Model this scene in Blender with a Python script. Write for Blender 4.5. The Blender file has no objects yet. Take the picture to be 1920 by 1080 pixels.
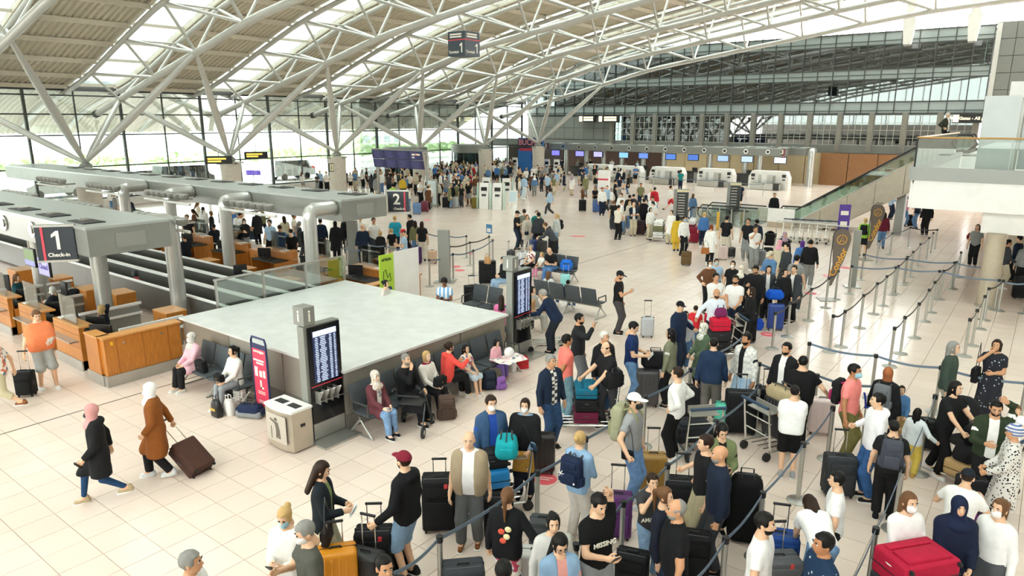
import bpy, bmesh, math, random
import numpy as np
from mathutils import Vector, Matrix
random.seed(7)
PI=math.pi
sc=bpy.context.scene
COL=sc.collection
# ---------------------------------------------------------------- camera
HC=5.8; FPX=1307.; PITCH=math.atan(314/FPX); YAW=math.radians(37.5)
cam=bpy.data.objects.new('camera',bpy.data.cameras.new('camera')); COL.objects.link(cam)
cam.location=(0,0,HC); cam.rotation_euler=(PI/2-PITCH,0,YAW)
cam.data.sensor_width=36; cam.data.lens=36*FPX/1920; cam.data.clip_end=600; cam.data.clip_start=.1
sc.camera=cam
# ---------------------------------------------------------------- world: bright overcast sky
w=bpy.data.worlds.new('overcast_sky'); sc.world=w; w.use_nodes=True
nt=w.node_tree; bg=nt.nodes['Background']
bg.inputs[0].default_value=(1,.99,.98,1); bg.inputs[1].default_value=7.0
vs=sc.view_settings; vs.view_transform='Standard'; vs.look='None'; vs.gamma=1; vs.use_curve_mapping=False
vs.exposure=0.85
sc.cycles.max_bounces=7; sc.cycles.diffuse_bounces=4; sc.cycles.glossy_bounces=3; sc.cycles.transparent_max_bounces=14
sc.cycles.transmission_bounces=2; sc.cycles.caustics_reflective=False; sc.cycles.caustics_refractive=False
# ---------------------------------------------------------------- measuring the photograph
_fw=np.array([-math.sin(YAW)*math.cos(PITCH),math.cos(YAW)*math.cos(PITCH),-math.sin(PITCH)])
_rt=np.array([math.cos(YAW),math.sin(YAW),0.]); _up=np.cross(_rt,_fw)
def ray(px,py): return _fw*FPX+_rt*(px-960)+_up*(540-py)
def G(px,py,z=0.):
    d=ray(px,py); t=(z-HC)/d[2]; return Vector((d[0]*t,d[1]*t,z))
def atY(px,py,Y):
    d=ray(px,py); t=Y/d[1]; return Vector((d[0]*t,Y,HC+d[2]*t))
def atX(px,py,X):
    d=ray(px,py); t=X/d[0]; return Vector((X,d[1]*t,HC+d[2]*t))
# ---------------------------------------------------------------- materials
def lin(c):
    if isinstance(c,str):
        c=c.lstrip('#'); c=[int(c[i:i+2],16)/255 for i in (0,2,4)]
    return tuple((v/12.92 if v<=.04045 else ((v+.055)/1.055)**2.4) for v in c)
_M={}
def mat(col,rough=.6,metal=0.,kind='plain',name=None,spec=.5):
    key=(col,rough,metal,kind,spec)
    if key in _M: return _M[key]
    m=bpy.data.materials.new(name or ('%s_%s'%(kind,str(col).lstrip('#')))); m.use_nodes=True
    t=m.node_tree; b=t.nodes['Principled BSDF']; c=lin(col)
    b.inputs['Base Color'].default_value=(*c,1); b.inputs['Roughness'].default_value=rough
    b.inputs['Metallic'].default_value=metal; b.inputs['Specular IOR Level'].default_value=.2 if kind in('cloth','denim','knit') and spec==.5 else spec
    N=t.nodes.new; L=t.links.new
    def coords(scale):
        tc=N('ShaderNodeTexCoord'); mp=N('ShaderNodeMapping'); mp.inputs['Scale'].default_value=scale if hasattr(scale,'__len__') else (scale,)*3
        L(tc.outputs['Object'],mp.inputs['Vector']); return mp.outputs[0]
    def ramp(fac,stops,const=False):
        r=N('ShaderNodeValToRGB'); r.color_ramp.interpolation='CONSTANT' if const else 'LINEAR'
        el=r.color_ramp.elements
        while len(el)<len(stops): el.new(.5)
        for e,(p,cc) in zip(el,stops): e.position=p; e.color=(*cc,1)
        L(fac,r.inputs[0]); return r.outputs[0]
    def sh(k): return tuple(min(1,v*k) for v in c)
    if kind in('cloth','steel','paint','stone','knit','denim','brush'):
        n=N('ShaderNodeTexNoise')
        n.inputs['Scale'].default_value={'cloth':9,'steel':3,'paint':2,'stone':5,'knit':30,'denim':14,'brush':6}[kind]
        n.inputs['Detail'].default_value=4
        a={'cloth':.07,'steel':.06,'paint':.04,'stone':.08,'knit':.3,'denim':.2,'brush':.1}[kind]
        L(coords((1,1,14) if kind=='brush' else 1),n.inputs['Vector'])
        L(ramp(n.outputs[0],[(.3,sh(1-a)),(.7,sh(1+a))]),b.inputs['Base Color'])
        if kind in('cloth','knit','denim'):
            bp=N('ShaderNodeBump'); bp.inputs['Strength'].default_value=.25; bp.inputs['Distance'].default_value=.02
            L(n.outputs[0],bp.inputs['Height']); L(bp.outputs[0],b.inputs['Normal'])
    elif kind=='wood':
        n=N('ShaderNodeTexNoise'); n.inputs['Scale'].default_value=3; n.inputs['Detail'].default_value=6
        L(coords((14,14,1.2)),n.inputs['Vector'])
        L(ramp(n.outputs[0],[(.3,sh(.78)),(.7,sh(1.18))]),b.inputs['Base Color'])
    elif kind=='perf':
        v=N('ShaderNodeTexVoronoi'); v.inputs['Scale'].default_value=28; v.inputs['Randomness'].default_value=0
        L(coords(1),v.inputs['Vector']); L(ramp(v.outputs['Distance'],[(.25,sh(.45)),(.4,sh(1))]),b.inputs['Base Color'])
    elif kind in('plaid','stripes','floral','leopard','palm','screen','argentina'):
        if kind=='stripes':
            x=N('ShaderNodeTexWave'); x.wave_type='BANDS'; x.bands_direction='Z'; x.inputs['Scale'].default_value=7; L(coords(1),x.inputs['Vector'])
            L(ramp(x.outputs['Fac'],[(0,c),(.55,lin('#e8e4de'))],True),b.inputs['Base Color'])
        elif kind=='argentina':
            x=N('ShaderNodeTexWave'); x.bands_direction='X'; x.inputs['Scale'].default_value=2.6; L(coords(1),x.inputs['Vector'])
            L(ramp(x.outputs['Fac'],[(0,c),(.5,lin('#f2f2f2'))],True),b.inputs['Base Color'])
        elif kind=='plaid':
            x=N('ShaderNodeTexChecker'); x.inputs['Scale'].default_value=16; x.inputs['Color1'].default_value=(*c,1); x.inputs['Color2'].default_value=(*lin('#e6e2dc'),1)
            L(coords(1),x.inputs['Vector']); L(x.outputs[0],b.inputs['Base Color'])
        elif kind=='screen':
            x=N('ShaderNodeTexBrick'); x.inputs['Scale'].default_value=6; x.inputs['Color1'].default_value=(*c,1); x.inputs['Color2'].default_value=(*sh(1.5),1); x.inputs['Mortar'].default_value=(*sh(.5),1)
            x.inputs['Row Height'].default_value=.1; L(coords(1),x.inputs['Vector']); L(x.outputs[0],b.inputs['Base Color'])
            L(x.outputs[0],b.inputs['Emission Color']); b.inputs['Emission Strength'].default_value=.55
        else:
            v=N('ShaderNodeTexVoronoi'); v.inputs['Scale'].default_value={'floral':16,'leopard':26,'palm':14}[kind]; L(coords(1),v.inputs['Vector'])
            if kind=='floral': L(ramp(v.outputs['Color'],[(0,lin('#efe6dc')),(.45,c),(.62,lin('#f2efe8')),(.8,lin('#6a7f8f'))],True),b.inputs['Base Color'])
            elif kind=='leopard': L(ramp(v.outputs['Distance'],[(0,c),(.33,lin('#d9d5cf'))],True),b.inputs['Base Color'])
            else: L(ramp(v.outputs['Distance'],[(0,lin('#b9c6cf')),(.2,c)],True),b.inputs['Base Color'])
    elif kind=='dim':
        b.inputs['Emission Color'].default_value=(*c,1); b.inputs['Emission Strength'].default_value=.18
    elif kind=='glow':
        b.inputs['Emission Color'].default_value=(*c,1); b.inputs['Emission Strength'].default_value=.9
    _M[key]=m; return m
def glass(col='#eef6f3',refl=.12,name='clear_glass',tint=.92):
    key=('glass',col,refl,tint)
    if key in _M: return _M[key]
    m=bpy.data.materials.new(name); m.use_nodes=True; t=m.node_tree; t.nodes.clear(); N=t.nodes.new; L=t.links.new
    o=N('ShaderNodeOutputMaterial'); mx=N('ShaderNodeMixShader'); tr=N('ShaderNodeBsdfTransparent'); gl=N('ShaderNodeBsdfGlossy')
    c=lin(col); tr.inputs[0].default_value=(*[v*tint for v in c],1); gl.inputs[0].default_value=(1,1,1,1); gl.inputs['Roughness'].default_value=.02
    fr=N('ShaderNodeLayerWeight'); fr.inputs[0].default_value=.35
    mr=N('ShaderNodeMapRange'); mr.inputs[3].default_value=refl; mr.inputs[4].default_value=.85
    L(fr.outputs['Fresnel'],mr.inputs[0]); L(mr.outputs[0],mx.inputs[0]); L(tr.outputs[0],mx.inputs[1]); L(gl.outputs[0],mx.inputs[2]); L(mx.outputs[0],o.inputs[0])
    _M[key]=m; return m
STEEL=mat('#b9b8b2',.32,.75,'steel'); STEELD=mat('#8d8b84',.35,.7,'steel'); CHROME=mat('#d6d5d0',.18,.9)
WHITE=mat('#f1efeb',.5,0,'paint'); OFFW=mat('#e4e2dc',.55,0,'paint'); TRUSS=mat('#bfbeb7',.4,.15,'paint'); GREYM=mat('#8f908a',.45,.25,'paint')
BLACK=mat('#1b1b1c',.55); BLACKG=mat('#141416',.18); RUBBER=mat('#222222',.8); DARK=mat('#3a3b3b',.6); MULL=mat('#474a47',.45,.3)
WOOD=mat('#c07a31',.35,0,'wood'); WOODL=mat('#d99a55',.35,0,'wood'); NAVY=mat('#26303c',.5); LETTER=mat('#f4efe2',.5); RED=mat('#e0475a',.5)
GLASS=glass(); GLASSD=glass('#b9cac3',.1,'facade_glass',.6)
# ---------------------------------------------------------------- mesh builder
class MB:
    def __init__(s): s.v=[]; s.f=[]; s.m=[]; s.mi=0
    def add(s,vs,fs):
        o=len(s.v); s.v.extend(vs); s.f.extend([tuple(i+o for i in f) for f in fs]); s.m.extend([s.mi]*len(fs)); return s
    def box(s,c,d,rz=0,M=None):
        x,y,z=[v/2 for v in d]; vs=[Vector(p) for p in ((-x,-y,-z),(x,-y,-z),(x,y,-z),(-x,y,-z),(-x,-y,z),(x,-y,z),(x,y,z),(-x,y,z))]
        if M is not None: vs=[M@p for p in vs]
        elif rz: R=Matrix.Rotation(rz,3,'Z'); vs=[R@p for p in vs]
        c=Vector(c); return s.add([p+c for p in vs],[(0,3,2,1),(4,5,6,7),(0,1,5,4),(1,2,6,5),(2,3,7,6),(3,0,4,7)])
    def rbox(s,c,d,r,n=2,taper=1.):
        """box with rounded edges, via superposed rings"""
        x,y,z=[v/2 for v in d]; r=min(r,x*.98,y*.98,z*.98); vs=[]; fs=[]; rings=[]
        prof=[(-z,r)]+[(-z+r-r*math.cos(a*PI/2/n)*1,r-r*math.sin(a*PI/2/n)) for a in range(0,n+1)]
        prof=[(-z+r*(1-math.cos(a*PI/2/n)),r*(1-math.sin(a*PI/2/n))) for a in range(n+1)]
        prof=prof+[(-p[0],p[1]) for p in reversed(prof)]
        K=4*(n+1)
        for (zz,ins) in prof:
            k=1 if zz<=0 else taper
            for q,(sx,sy) in enumerate(((1,1),(-1,1),(-1,-1),(1,-1))):
                for a in range(n+1):
                    an=q*PI/2+a*PI/2/n; rr=max(r-ins,.0005)
                    vs.append(Vector((c[0]+k*(sx*(x-r)+rr*math.cos(an)),c[1]+k*(sy*(y-r)+rr*math.sin(an)),c[2]+zz)))
        R=len(prof)
        for i in range(R-1):
            for j in range(K): fs.append((i*K+j,i*K+(j+1)%K,(i+1)*K+(j+1)%K,(i+1)*K+j))
        fs.append(tuple(reversed(range(K)))); fs.append(tuple(range((R-1)*K,R*K)))
        return s.add(vs,fs)
    def cyl(s,a,b,r,r2=None,n=12,cap=True):
        a=Vector(a); b=Vector(b); r2=r if r2 is None else r2; d=(b-a).normalized()
        u=d.orthogonal().normalized(); w=d.cross(u); vs=[]; fs=[]
        for p,rr in ((a,r),(b,r2)):
            for i in range(n):
                t=2*PI*i/n; vs.append(p+u*(rr*math.cos(t))+w*(rr*math.sin(t)))
        for i in range(n): fs.append((i,(i+1)%n,n+(i+1)%n,n+i))
        if cap: fs.append(tuple(reversed(range(n)))); fs.append(tuple(range(n,2*n)))
        return s.add(vs,fs)
    def tube(s,path,r,n=8,closed=False,cap=True):
        P=[Vector(p) for p in path]; vs=[]; fs=[]; N=len(P); u=None
        rs=r if hasattr(r,'__len__') else [r]*N
        for i,p in enumerate(P):
            q=P[(i+1)%N] if (i<N-1 or closed) else p; o=P[i-1] if (i>0 or closed) else p
            d=(q-o).normalized()
            if u is None: u=d.orthogonal().normalized()
            u=(u-d*u.dot(d)); u=u.normalized() if u.length>1e-6 else d.orthogonal().normalized(); w=d.cross(u)
            for k in range(n):
                t=2*PI*k/n; vs.append(p+u*(rs[i]*math.cos(t))+w*(rs[i]*math.sin(t)))
        for i in range(N if closed else N-1):
            j=(i+1)%N
            for k in range(n): fs.append((i*n+k,i*n+(k+1)%n,j*n+(k+1)%n,j*n+k))
        if cap and not closed: fs.append(tuple(reversed(range(n)))); fs.append(tuple(range((N-1)*n,N*n)))
        return s.add(vs,fs)
    def lathe(s,prof,n=16,c=(0,0,0)):
        vs=[];fs=[]; c=Vector(c)
        for r,z in prof:
            for i in range(n): t=2*PI*i/n; vs.append(c+Vector((r*math.cos(t),r*math.sin(t),z)))
        for j in range(len(prof)-1):
            for i in range(n): fs.append((j*n+i,j*n+(i+1)%n,(j+1)*n+(i+1)%n,(j+1)*n+i))
        fs.append(tuple(reversed(range(n)))); fs.append(tuple(range((len(prof)-1)*n,len(prof)*n)))
        return s.add(vs,fs)
    def ell(s,c,r,n=12,m=8):
        return s.lathe2(c,r,n,m)
    def lathe2(s,c,r,n,m):
        vs=[];fs=[]; c=Vector(c)
        for j in range(1,m):
            a=-PI/2+PI*j/m
            for i in range(n): t=2*PI*i/n; vs.append(c+Vector((r[0]*math.cos(a)*math.cos(t),r[1]*math.cos(a)*math.sin(t),r[2]*math.sin(a))))
        b=len(vs); vs+= [c+Vector((0,0,-r[2])),c+Vector((0,0,r[2]))]
        for j in range(m-2):
            for i in range(n): fs.append((j*n+i,j*n+(i+1)%n,(j+1)*n+(i+1)%n,(j+1)*n+i))
        for i in range(n): fs.append((b,(i+1)%n,i)); fs.append((b+1,(m-2)*n+i,(m-2)*n+(i+1)%n))
        return s.add(vs,fs)
    def prism(s,poly,ext,axis='Z',o=(0,0,0)):
        """poly: 2D outline extruded by ext along axis; Y: (x,z) outline; X: (y,z) outline"""
        o=Vector(o); n=len(poly)
        f={'Z':lambda a,b,e:Vector((a,b,e)),'Y':lambda a,b,e:Vector((a,e,b)),'X':lambda a,b,e:Vector((e,a,b))}[axis]
        vs=[f(a,b,0)+o for a,b in poly]+[f(a,b,ext)+o for a,b in poly]
        return s.add(vs,[tuple(range(n)),tuple(reversed(range(n,2*n)))]+[(i,(i+1)%n,n+(i+1)%n,n+i) for i in range(n)])
    def mesh(s,name,mats,smooth=True,ang=.65):
        me=bpy.data.meshes.new(name); me.from_pydata([tuple(p) for p in s.v],[],s.f)
        for m in (mats if isinstance(mats,(list,tuple)) else [mats]): me.materials.append(m)
        if any(s.m): me.polygons.foreach_set('material_index',s.m)
        bm=bmesh.new(); bm.from_mesh(me); bmesh.ops.recalc_face_normals(bm,faces=bm.faces); bm.to_mesh(me); bm.free()
        if smooth:
            me.shade_smooth(); me.set_sharp_from_angle(angle=ang)
        me.update(); return me
    def build(s,name,mats,parent=None,smooth=True,ang=.65):
        return put(s.mesh(name,mats,smooth,ang),name,parent)
def put(me,name,parent=None,loc=(0,0,0),rz=0):
    o=bpy.data.objects.new(name,me); COL.objects.link(o); o.parent=parent; o.location=loc; o.rotation_euler=(0,0,rz); return o
def tag(o,label,cat=None,group=None,kind=None):
    if label: o['label']=label
    if cat: o['category']=cat
    if group: o['group']=group
    if kind: o['kind']=kind
    return o
def thing(name,label,cat,loc=(0,0,0),rz=0,group=None):
    o=bpy.data.objects.new(name,None); COL.objects.link(o); o.location=loc; o.rotation_euler=(0,0,rz); o.empty_display_size=.1
    return tag(o,label,cat,group)
def struct(name,label=None,cat=None):
    o=bpy.data.objects.new(name,None); COL.objects.link(o); o['kind']='structure'
    return tag(o,label,cat)
def copy_tree(o,parent=None):
    c=o.copy(); COL.objects.link(c); c.parent=parent
    for ch in o.children: copy_tree(ch,c)
    return c
_TX={}
def text_mesh(s,size,m,ext=.004,align='CENTER'):
    key=(s,size,m.name,align)
    if key in _TX: return _TX[key]
    cu=bpy.data.curves.new('t','FONT'); cu.body=s; cu.size=size; cu.extrude=ext; cu.align_x=align; cu.align_y='CENTER'; cu.offset=size*.022; cu.resolution_u=3
    ts=bpy.data.scenes.new('lettering_bench'); ob=bpy.data.objects.new('t',cu); ts.collection.objects.link(ob); ts.view_layers[0].update()
    me=bpy.data.meshes.new_from_object(ob.evaluated_get(ts.view_layers[0].depsgraph)); bpy.data.scenes.remove(ts)
    me.name='lettering'; me.materials.clear(); me.materials.append(m)
    bpy.data.objects.remove(ob); bpy.data.curves.remove(cu); _TX[key]=me; return me
def lettering(s,size,m,parent,loc,rot=(PI/2,0,0),align='CENTER'):
    o=put(text_mesh(s,size,m,align=align),'lettering',parent,loc); o.rotation_euler=rot; return o
# ================================================================ STRUCTURE
XW=-52.; YF=71.; TY=[21.23+8.75*k for k in range(-4,6)]; FEETX=-43.
# ---- floor: stone tiles
TS=.5535
floor=struct('floor','polished cream stone tile floor of the terminal hall')
def stone(name,a,b):
    m=bpy.data.materials.new(name); m.use_nodes=True; t=m.node_tree; bs=t.nodes['Principled BSDF']; N=t.nodes.new; L=t.links.new
    bs.inputs['Roughness'].default_value=.2; bs.inputs['Specular IOR Level'].default_value=.5
    g=N('ShaderNodeNewGeometry'); n=N('ShaderNodeTexNoise'); n.inputs['Scale'].default_value=.35; n.inputs['Detail'].default_value=5
    L(g.outputs['Position'],n.inputs['Vector'])
    r=N('ShaderNodeValToRGB'); r.color_ramp.elements[0].position=.3; r.color_ramp.elements[1].position=.7
    r.color_ramp.elements[0].color=(*lin(a),1); r.color_ramp.elements[1].color=(*lin(b),1); L(n.outputs[0],r.inputs[0])
    n2=N('ShaderNodeTexWhiteNoise'); v=N('ShaderNodeVectorMath'); v.operation='FLOOR'; d=N('ShaderNodeVectorMath'); d.operation='MULTIPLY'; d.inputs[1].default_value=(1/TS,1/TS,0)
    of=N('ShaderNodeVectorMath'); of.operation='SUBTRACT'; of.inputs[1].default_value=(-9.62+1e-3,3.3+1e-3,0)
    L(g.outputs['Position'],of.inputs[0]); L(of.outputs[0],d.inputs[0]); L(d.outputs[0],v.inputs[0]); L(v.outputs[0],n2.inputs['Vector'])
    hs=N('ShaderNodeHueSaturation'); mr=N('ShaderNodeMapRange'); mr.inputs[3].default_value=.965; mr.inputs[4].default_value=1.03
    L(n2.outputs['Value'],mr.inputs[0]); L(mr.outputs[0],hs.inputs['Value']); L(r.outputs[0],hs.inputs['Color']); L(hs.outputs[0],bs.inputs['Base Color'])
    return m
STONE=stone('cream_stone','#e6d1c3','#eddccf')
GROUT=mat('#cdb9ab',.7)
b=MB(); b.box((-24,35.25,-.035),(56.3,72.5,.03)); b.build('grout_bed',GROUT,floor,False)
g=.0025
def tile_verts(x,y): return [(x+g,y+g,-.02),(x+TS-g,y+g,-.02),(x+TS-g,y+TS-g,-.02),(x+g,y+TS-g,-.02),(x+g+.003,y+g+.003,0),(x+TS-g-.003,y+g+.003,0),(x+TS-g-.003,y+TS-g-.003,0),(x+g+.003,y+TS-g-.003,0)]
tf=[(4,5,6,7),(0,1,5,4),(1,2,6,5),(2,3,7,6),(3,0,4,7)]
tm=bpy.data.meshes.new('tile'); tm.from_pydata(tile_verts(0,0),[],tf); tm.materials.append(STONE)
rest=MB(); cand=[]
for i in range(-77,26):
    for j in range(-5,122):
        x=-9.62+i*TS; y=3.3+j*TS
        if x<XW-.2 or x>4 or y<-.5: continue
        v=np.array((x+TS/2,y+TS/2,-HC)); z=v@_fw
        if z<.5: continue
        px=960+FPX*(v@_rt)/z; py=540-FPX*(v@_up)/z
        if py>1150 or px<-130 or px>2050:
            if z>10 or py>1500: continue
        vis=0<px<1920 and py<1075 and not(px>520 and py>620 and px<1900) 
        cand.append((z if vis else 1e6+z,x,y))
cand.sort()
for q,(z,x,y) in enumerate(cand):
    if q<300: o=put(tm,'tile',floor,(x,y,0))
    elif z%1e6<45: rest.add(tile_verts(x,y),tf)
    else: rest.add([(x+g,y+g,0),(x+TS-g,y+g,0),(x+TS-g,y+TS-g,0),(x+g,y+TS-g,0)],[(0,1,2,3)])
me=bpy.data.meshes.new('tile_field'); me.from_pydata(rest.v,[],rest.f); me.materials.append(STONE)
tag(put(me,'tile_field',floor),'cream stone tiles of the rest of the hall floor',kind='stuff')
b=MB(); b.box((-15.15,20.5,.001),(.035,40,.006)); b.build('joint_strip',mat('#6b5f55',.6),floor,False)
STICK=mat('#e8606a',.5)
for i,(px,py) in enumerate([(1022,898),(1440,627),(1553,517),(800,413),(855,500),(1078,443),(1090,443),(862,507),(880,475),(1520,550),(1585,502)]):
    p=G(px,py); t=thing('floor_sticker',['red round keep-distance sticker on the floor by the blue suitcase trolley','red round floor sticker beside the blue suitcases in the queue','faded red round floor sticker under the dark teardrop flag'][i] if i<3 else 'faded pink round distance sticker '+['left of the number two sign','in the left barrier queue','right of the central group','beside the central group','in the left queue near the banner','between the left queue barriers','beside the flag foot','below the second flag'][i-3],'sticker',(p.x,p.y,.001),0,'distance stickers on the floor')
    MB().cyl((0,0,0),(0,0,.003),.2,n=24).build('disc',STICK,t)
    if i<3:
        MB().box((0,.04,.004),(.22,.02,.002),.4).box((.0,-.03,.004),(.18,.02,.002),.4).build('print',LETTER,t,False)
# ---- roof trusses (identical arches, 8.75 m apart)
LX=np.array([-62,-51,-47.7,-43,-38,-32.6,-28,-20,-10.3,-3.8,4,14,26]); LZ=np.array([3.6,6.3,7.1,8.25,9.4,10.65,11.35,12.5,13.85,14.3,14.5,14.2,13.2])
UX=np.array([-62,-52,-48.4,-42,-37.8,-32,-25,-15,-5,4,14,26]); UZ=np.array([5.75,7.55,8.4,10.55,11.85,13.1,14.3,15.8,16.75,17.0,16.7,15.6])
def cs(X,Z):
    def f(x):
        # catmull-rom style smooth interpolation
        i=max(1,min(len(X)-3,int(np.searchsorted(X,x))-1)); x0,x1=X[i],X[i+1]; t=(x-x0)/(x1-x0)
        m0=(Z[i+1]-Z[i-1])/(X[i+1]-X[i-1])*(x1-x0); m1=(Z[i+2]-Z[i])/(X[i+2]-X[i])*(x1-x0)
        return float((2*t**3-3*t*t+1)*Z[i]+(t**3-2*t*t+t)*m0+(-2*t**3+3*t*t)*Z[i+1]+(t**3-t*t)*m1)
    return f
zl=cs(LX,LZ); zu=cs(UX,UZ)
DY=1.55
nodes=[-47.7+4.85*i for i in range(15)]
TD=mat('#b5b3ab',.45,.2,'paint')
lo=MB().tube([(x,0,zl(x)) for x in np.linspace(-51.2,18,44)],.2,12).mesh('lower_chord',TRUSS)
uc=MB().tube([(x,0,zu(x)) for x in np.linspace(-61,18,48)],.15,10).mesh('upper_chord',TRUSS)
ucap=MB().cyl((-51.5,0,zl(-51.4)),(-51.1,0,zl(-51.1)),.24,n=12).mesh('end_cap',DARK)
br=[]
for i,x in enumerate(nodes):
    for s in (-1,1):
        br.append(MB().cyl((x,0,zl(x)),(x,s*DY,zu(x)),.085,n=8,cap=False).mesh('brace',TRUSS))
        if i+1<len(nodes): br.append(MB().cyl((x,s*DY,zu(x)),(nodes[i+1],0,zl(nodes[i+1])),.085,n=8,cap=False).mesh('brace',TRUSS))
    br.append(MB().cyl((x,-DY,zu(x)),(x,DY,zu(x)),.06,n=8,cap=False).mesh('tie_bar',TRUSS))
for k,Y in enumerate(TY):
    t=thing('roof_truss','white tubular arched roof truss, %s from the glass facade'%['tenth','ninth','eighth','seventh','sixth','fifth','fourth','third','second','nearest'][k],'truss',(0,Y,0),0,'arched roof trusses')
    put(lo,'lower_chord',t); put(uc,'upper_chord',t,(0,-DY,0)); put(uc,'upper_chord',t,(0,DY,0)); put(ucap,'end_cap',t)
    for m in br: put(m,m.name.split('.')[0],t)
# ---- tree columns carrying the trusses
CONC=mat('#c9c2b4',.7,0,'stone')
def spindle(a,bb,r0,r1):
    a=Vector(a); bb=Vector(bb); ts=[0,.03,.2,.42,.7,.95,1]; rr=[.08,r0*.7,(r0+r1)/2,r1,(r0+r1)/2,r0*.75,.09]
    return MB().tube([a.lerp(bb,q) for q in ts],rr,10)
fz=3.5
P=(-4.7,4.38,7.1-fz); Q=(5.0,4.38,9.4-fz)
tree_m=[spindle((0,0,0),(px,s*py,pz),.15,.23 if px>0 else .19).mesh('strut',TRUSS) for (px,py,pz) in (P,Q) for s in (-1,1)]
ped=MB().lathe([(.62,-fz),(.62,-1.2),(.66,-.45),(.66,-.35),(.3,-.3)],20).mesh('pedestal',CONC)
hub=MB().lathe([(.25,-.32),(.34,-.25),(.34,-.12),(.12,.08)],14).box((0,0,-.42),(1.9,.12,.1)).box((0,0,-.42),(.12,1.9,.1)).mesh('hub',GREYM)
for k in range(6):
    t=thing('tree_column','branching four-strut steel column on a round concrete pedestal, %s from the left edge'%['first','second','third','fourth','fifth','sixth'][k],'column',(FEETX,16.85+8.75*k,fz),0,'branching roof columns')
    put(ped,'pedestal',t); put(hub,'hub',t)
    for m in tree_m: put(m,'strut',t)
# ---- ceiling: corrugated deck bays, purlins, skylights
ceil_=struct('ceiling','curved corrugated metal roof deck with skylight strips over each truss')
DECK=mat('#cfc7b4',.6,.05,'paint'); PURL=mat('#d8d0bf',.5,.05,'paint')
def zr(x): return zu(x)+.42
xs=np.linspace(-52.3,18,50)
def deck(y0,y1,amp=.085,per=.34):
    ys=[];zs=[]; n=int((y1-y0)/per)
    for i in range(n):
        for f,h in ((0,0),(.38,0),(.5,1),(.88,1)): ys.append(y0+(i+f)*per); zs.append(h*amp)
    ys.append(y1); zs.append(0)
    b=MB(); m=len(ys)
    for x in xs:
        z=zr(x)
        for y,h in zip(ys,zs): b.v.append((x,y,z+h))
    for i in range(len(xs)-1):
        for j in range(m-1): b.f.append((i*m+j,i*m+j+1,(i+1)*m+j+1,(i+1)*m+j))
    b.m=[0]*len(b.f); return b
bay=8.75-2*DY-.1
dm=deck(0,bay); me=bpy.data.meshes.new('deck_panel'); me.from_pydata(dm.v,[],dm.f); me.materials.append(DECK)
xs_=xs; xs=np.linspace(-62,-52.2,8); dm=deck(0,8.75); xs=xs_
outd=bpy.data.meshes.new('outer_deck_panel'); outd.from_pydata(dm.v,[],dm.f); outd.materials.append(DECK)
pl=[x for x in np.arange(-51.5,17,2.43)]
pm=[MB().box((x,bay/2,zr(x)-.14),(.14,bay+.1,.26)).mesh('purlin',PURL,False) for x in pl]
panes=[]
for i in range(len(pl)-1):
    x0,x1=pl[i],pl[i+1]; d=Vector((x1-x0,0,zr(x1)-zr(x0))); M=Matrix.Rotation(-math.atan2(d.z,d.x),3,'Y')
    panes.append(MB().box(((x0+x1)/2,0,(zr(x0)+zr(x1))/2+.05),(d.length-.05,2*DY,.02),M=M).mesh('skylight_pane',GLASS,False))
fm=[MB().box((x,0,zr(x)),(.08,2*DY+.3,.16)).mesh('skylight_bar',PURL,False) for x in pl]
kerb=MB()
for i in range(len(xs)-1):
    x0,x1=xs[i],xs[i+1]; kerb.add([(x0,-.06,zr(x0)-.1),(x0,.06,zr(x0)-.1),(x0,.06,zr(x0)+.2),(x0,-.06,zr(x0)+.2),(x1,-.06,zr(x1)-.1),(x1,.06,zr(x1)-.1),(x1,.06,zr(x1)+.2),(x1,-.06,zr(x1)+.2)],[(0,1,5,4),(1,2,6,5),(2,3,7,6),(3,0,4,7)])
kerb=kerb.mesh('skylight_kerb',PURL,False)
for k,Y in enumerate(TY):
    if k<len(TY)-1:
        put(me,'deck_panel',ceil_,(0,Y+DY+.05,0))
        for m in pm: put(m,'purlin',ceil_,(0,Y+DY+.05,0))
    for m in panes: put(m,'skylight_pane',ceil_,(0,Y,0))
    for m in fm: put(m,'skylight_bar',ceil_,(0,Y,0))
    put(outd,'outer_deck_panel',ceil_,(0,Y-4.375,0))
    put(kerb,'skylight_kerb',ceil_,(0,Y-DY-.03,0)); put(kerb,'skylight_kerb',ceil_,(0,Y+DY+.03,0))
# (outer canopy beyond the window wall is opaque)
# glazed last bay between the last truss and the facade
for i,x in enumerate(np.arange(-51.5,17,2.43)):
    MB().box((x,(TY[-1]+DY+YF)/2,zr(x)),(.08,YF-TY[-1]-DY,.14)).build('glass_roof_bar',TRUSS,ceil_,False)
for m in panes:
    o=put(m,'glass_roof_pane',ceil_,(0,(TY[-1]+DY+YF)/2,0)); o.scale=(1,(YF-TY[-1]-DY)/(2*DY),1)
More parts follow.
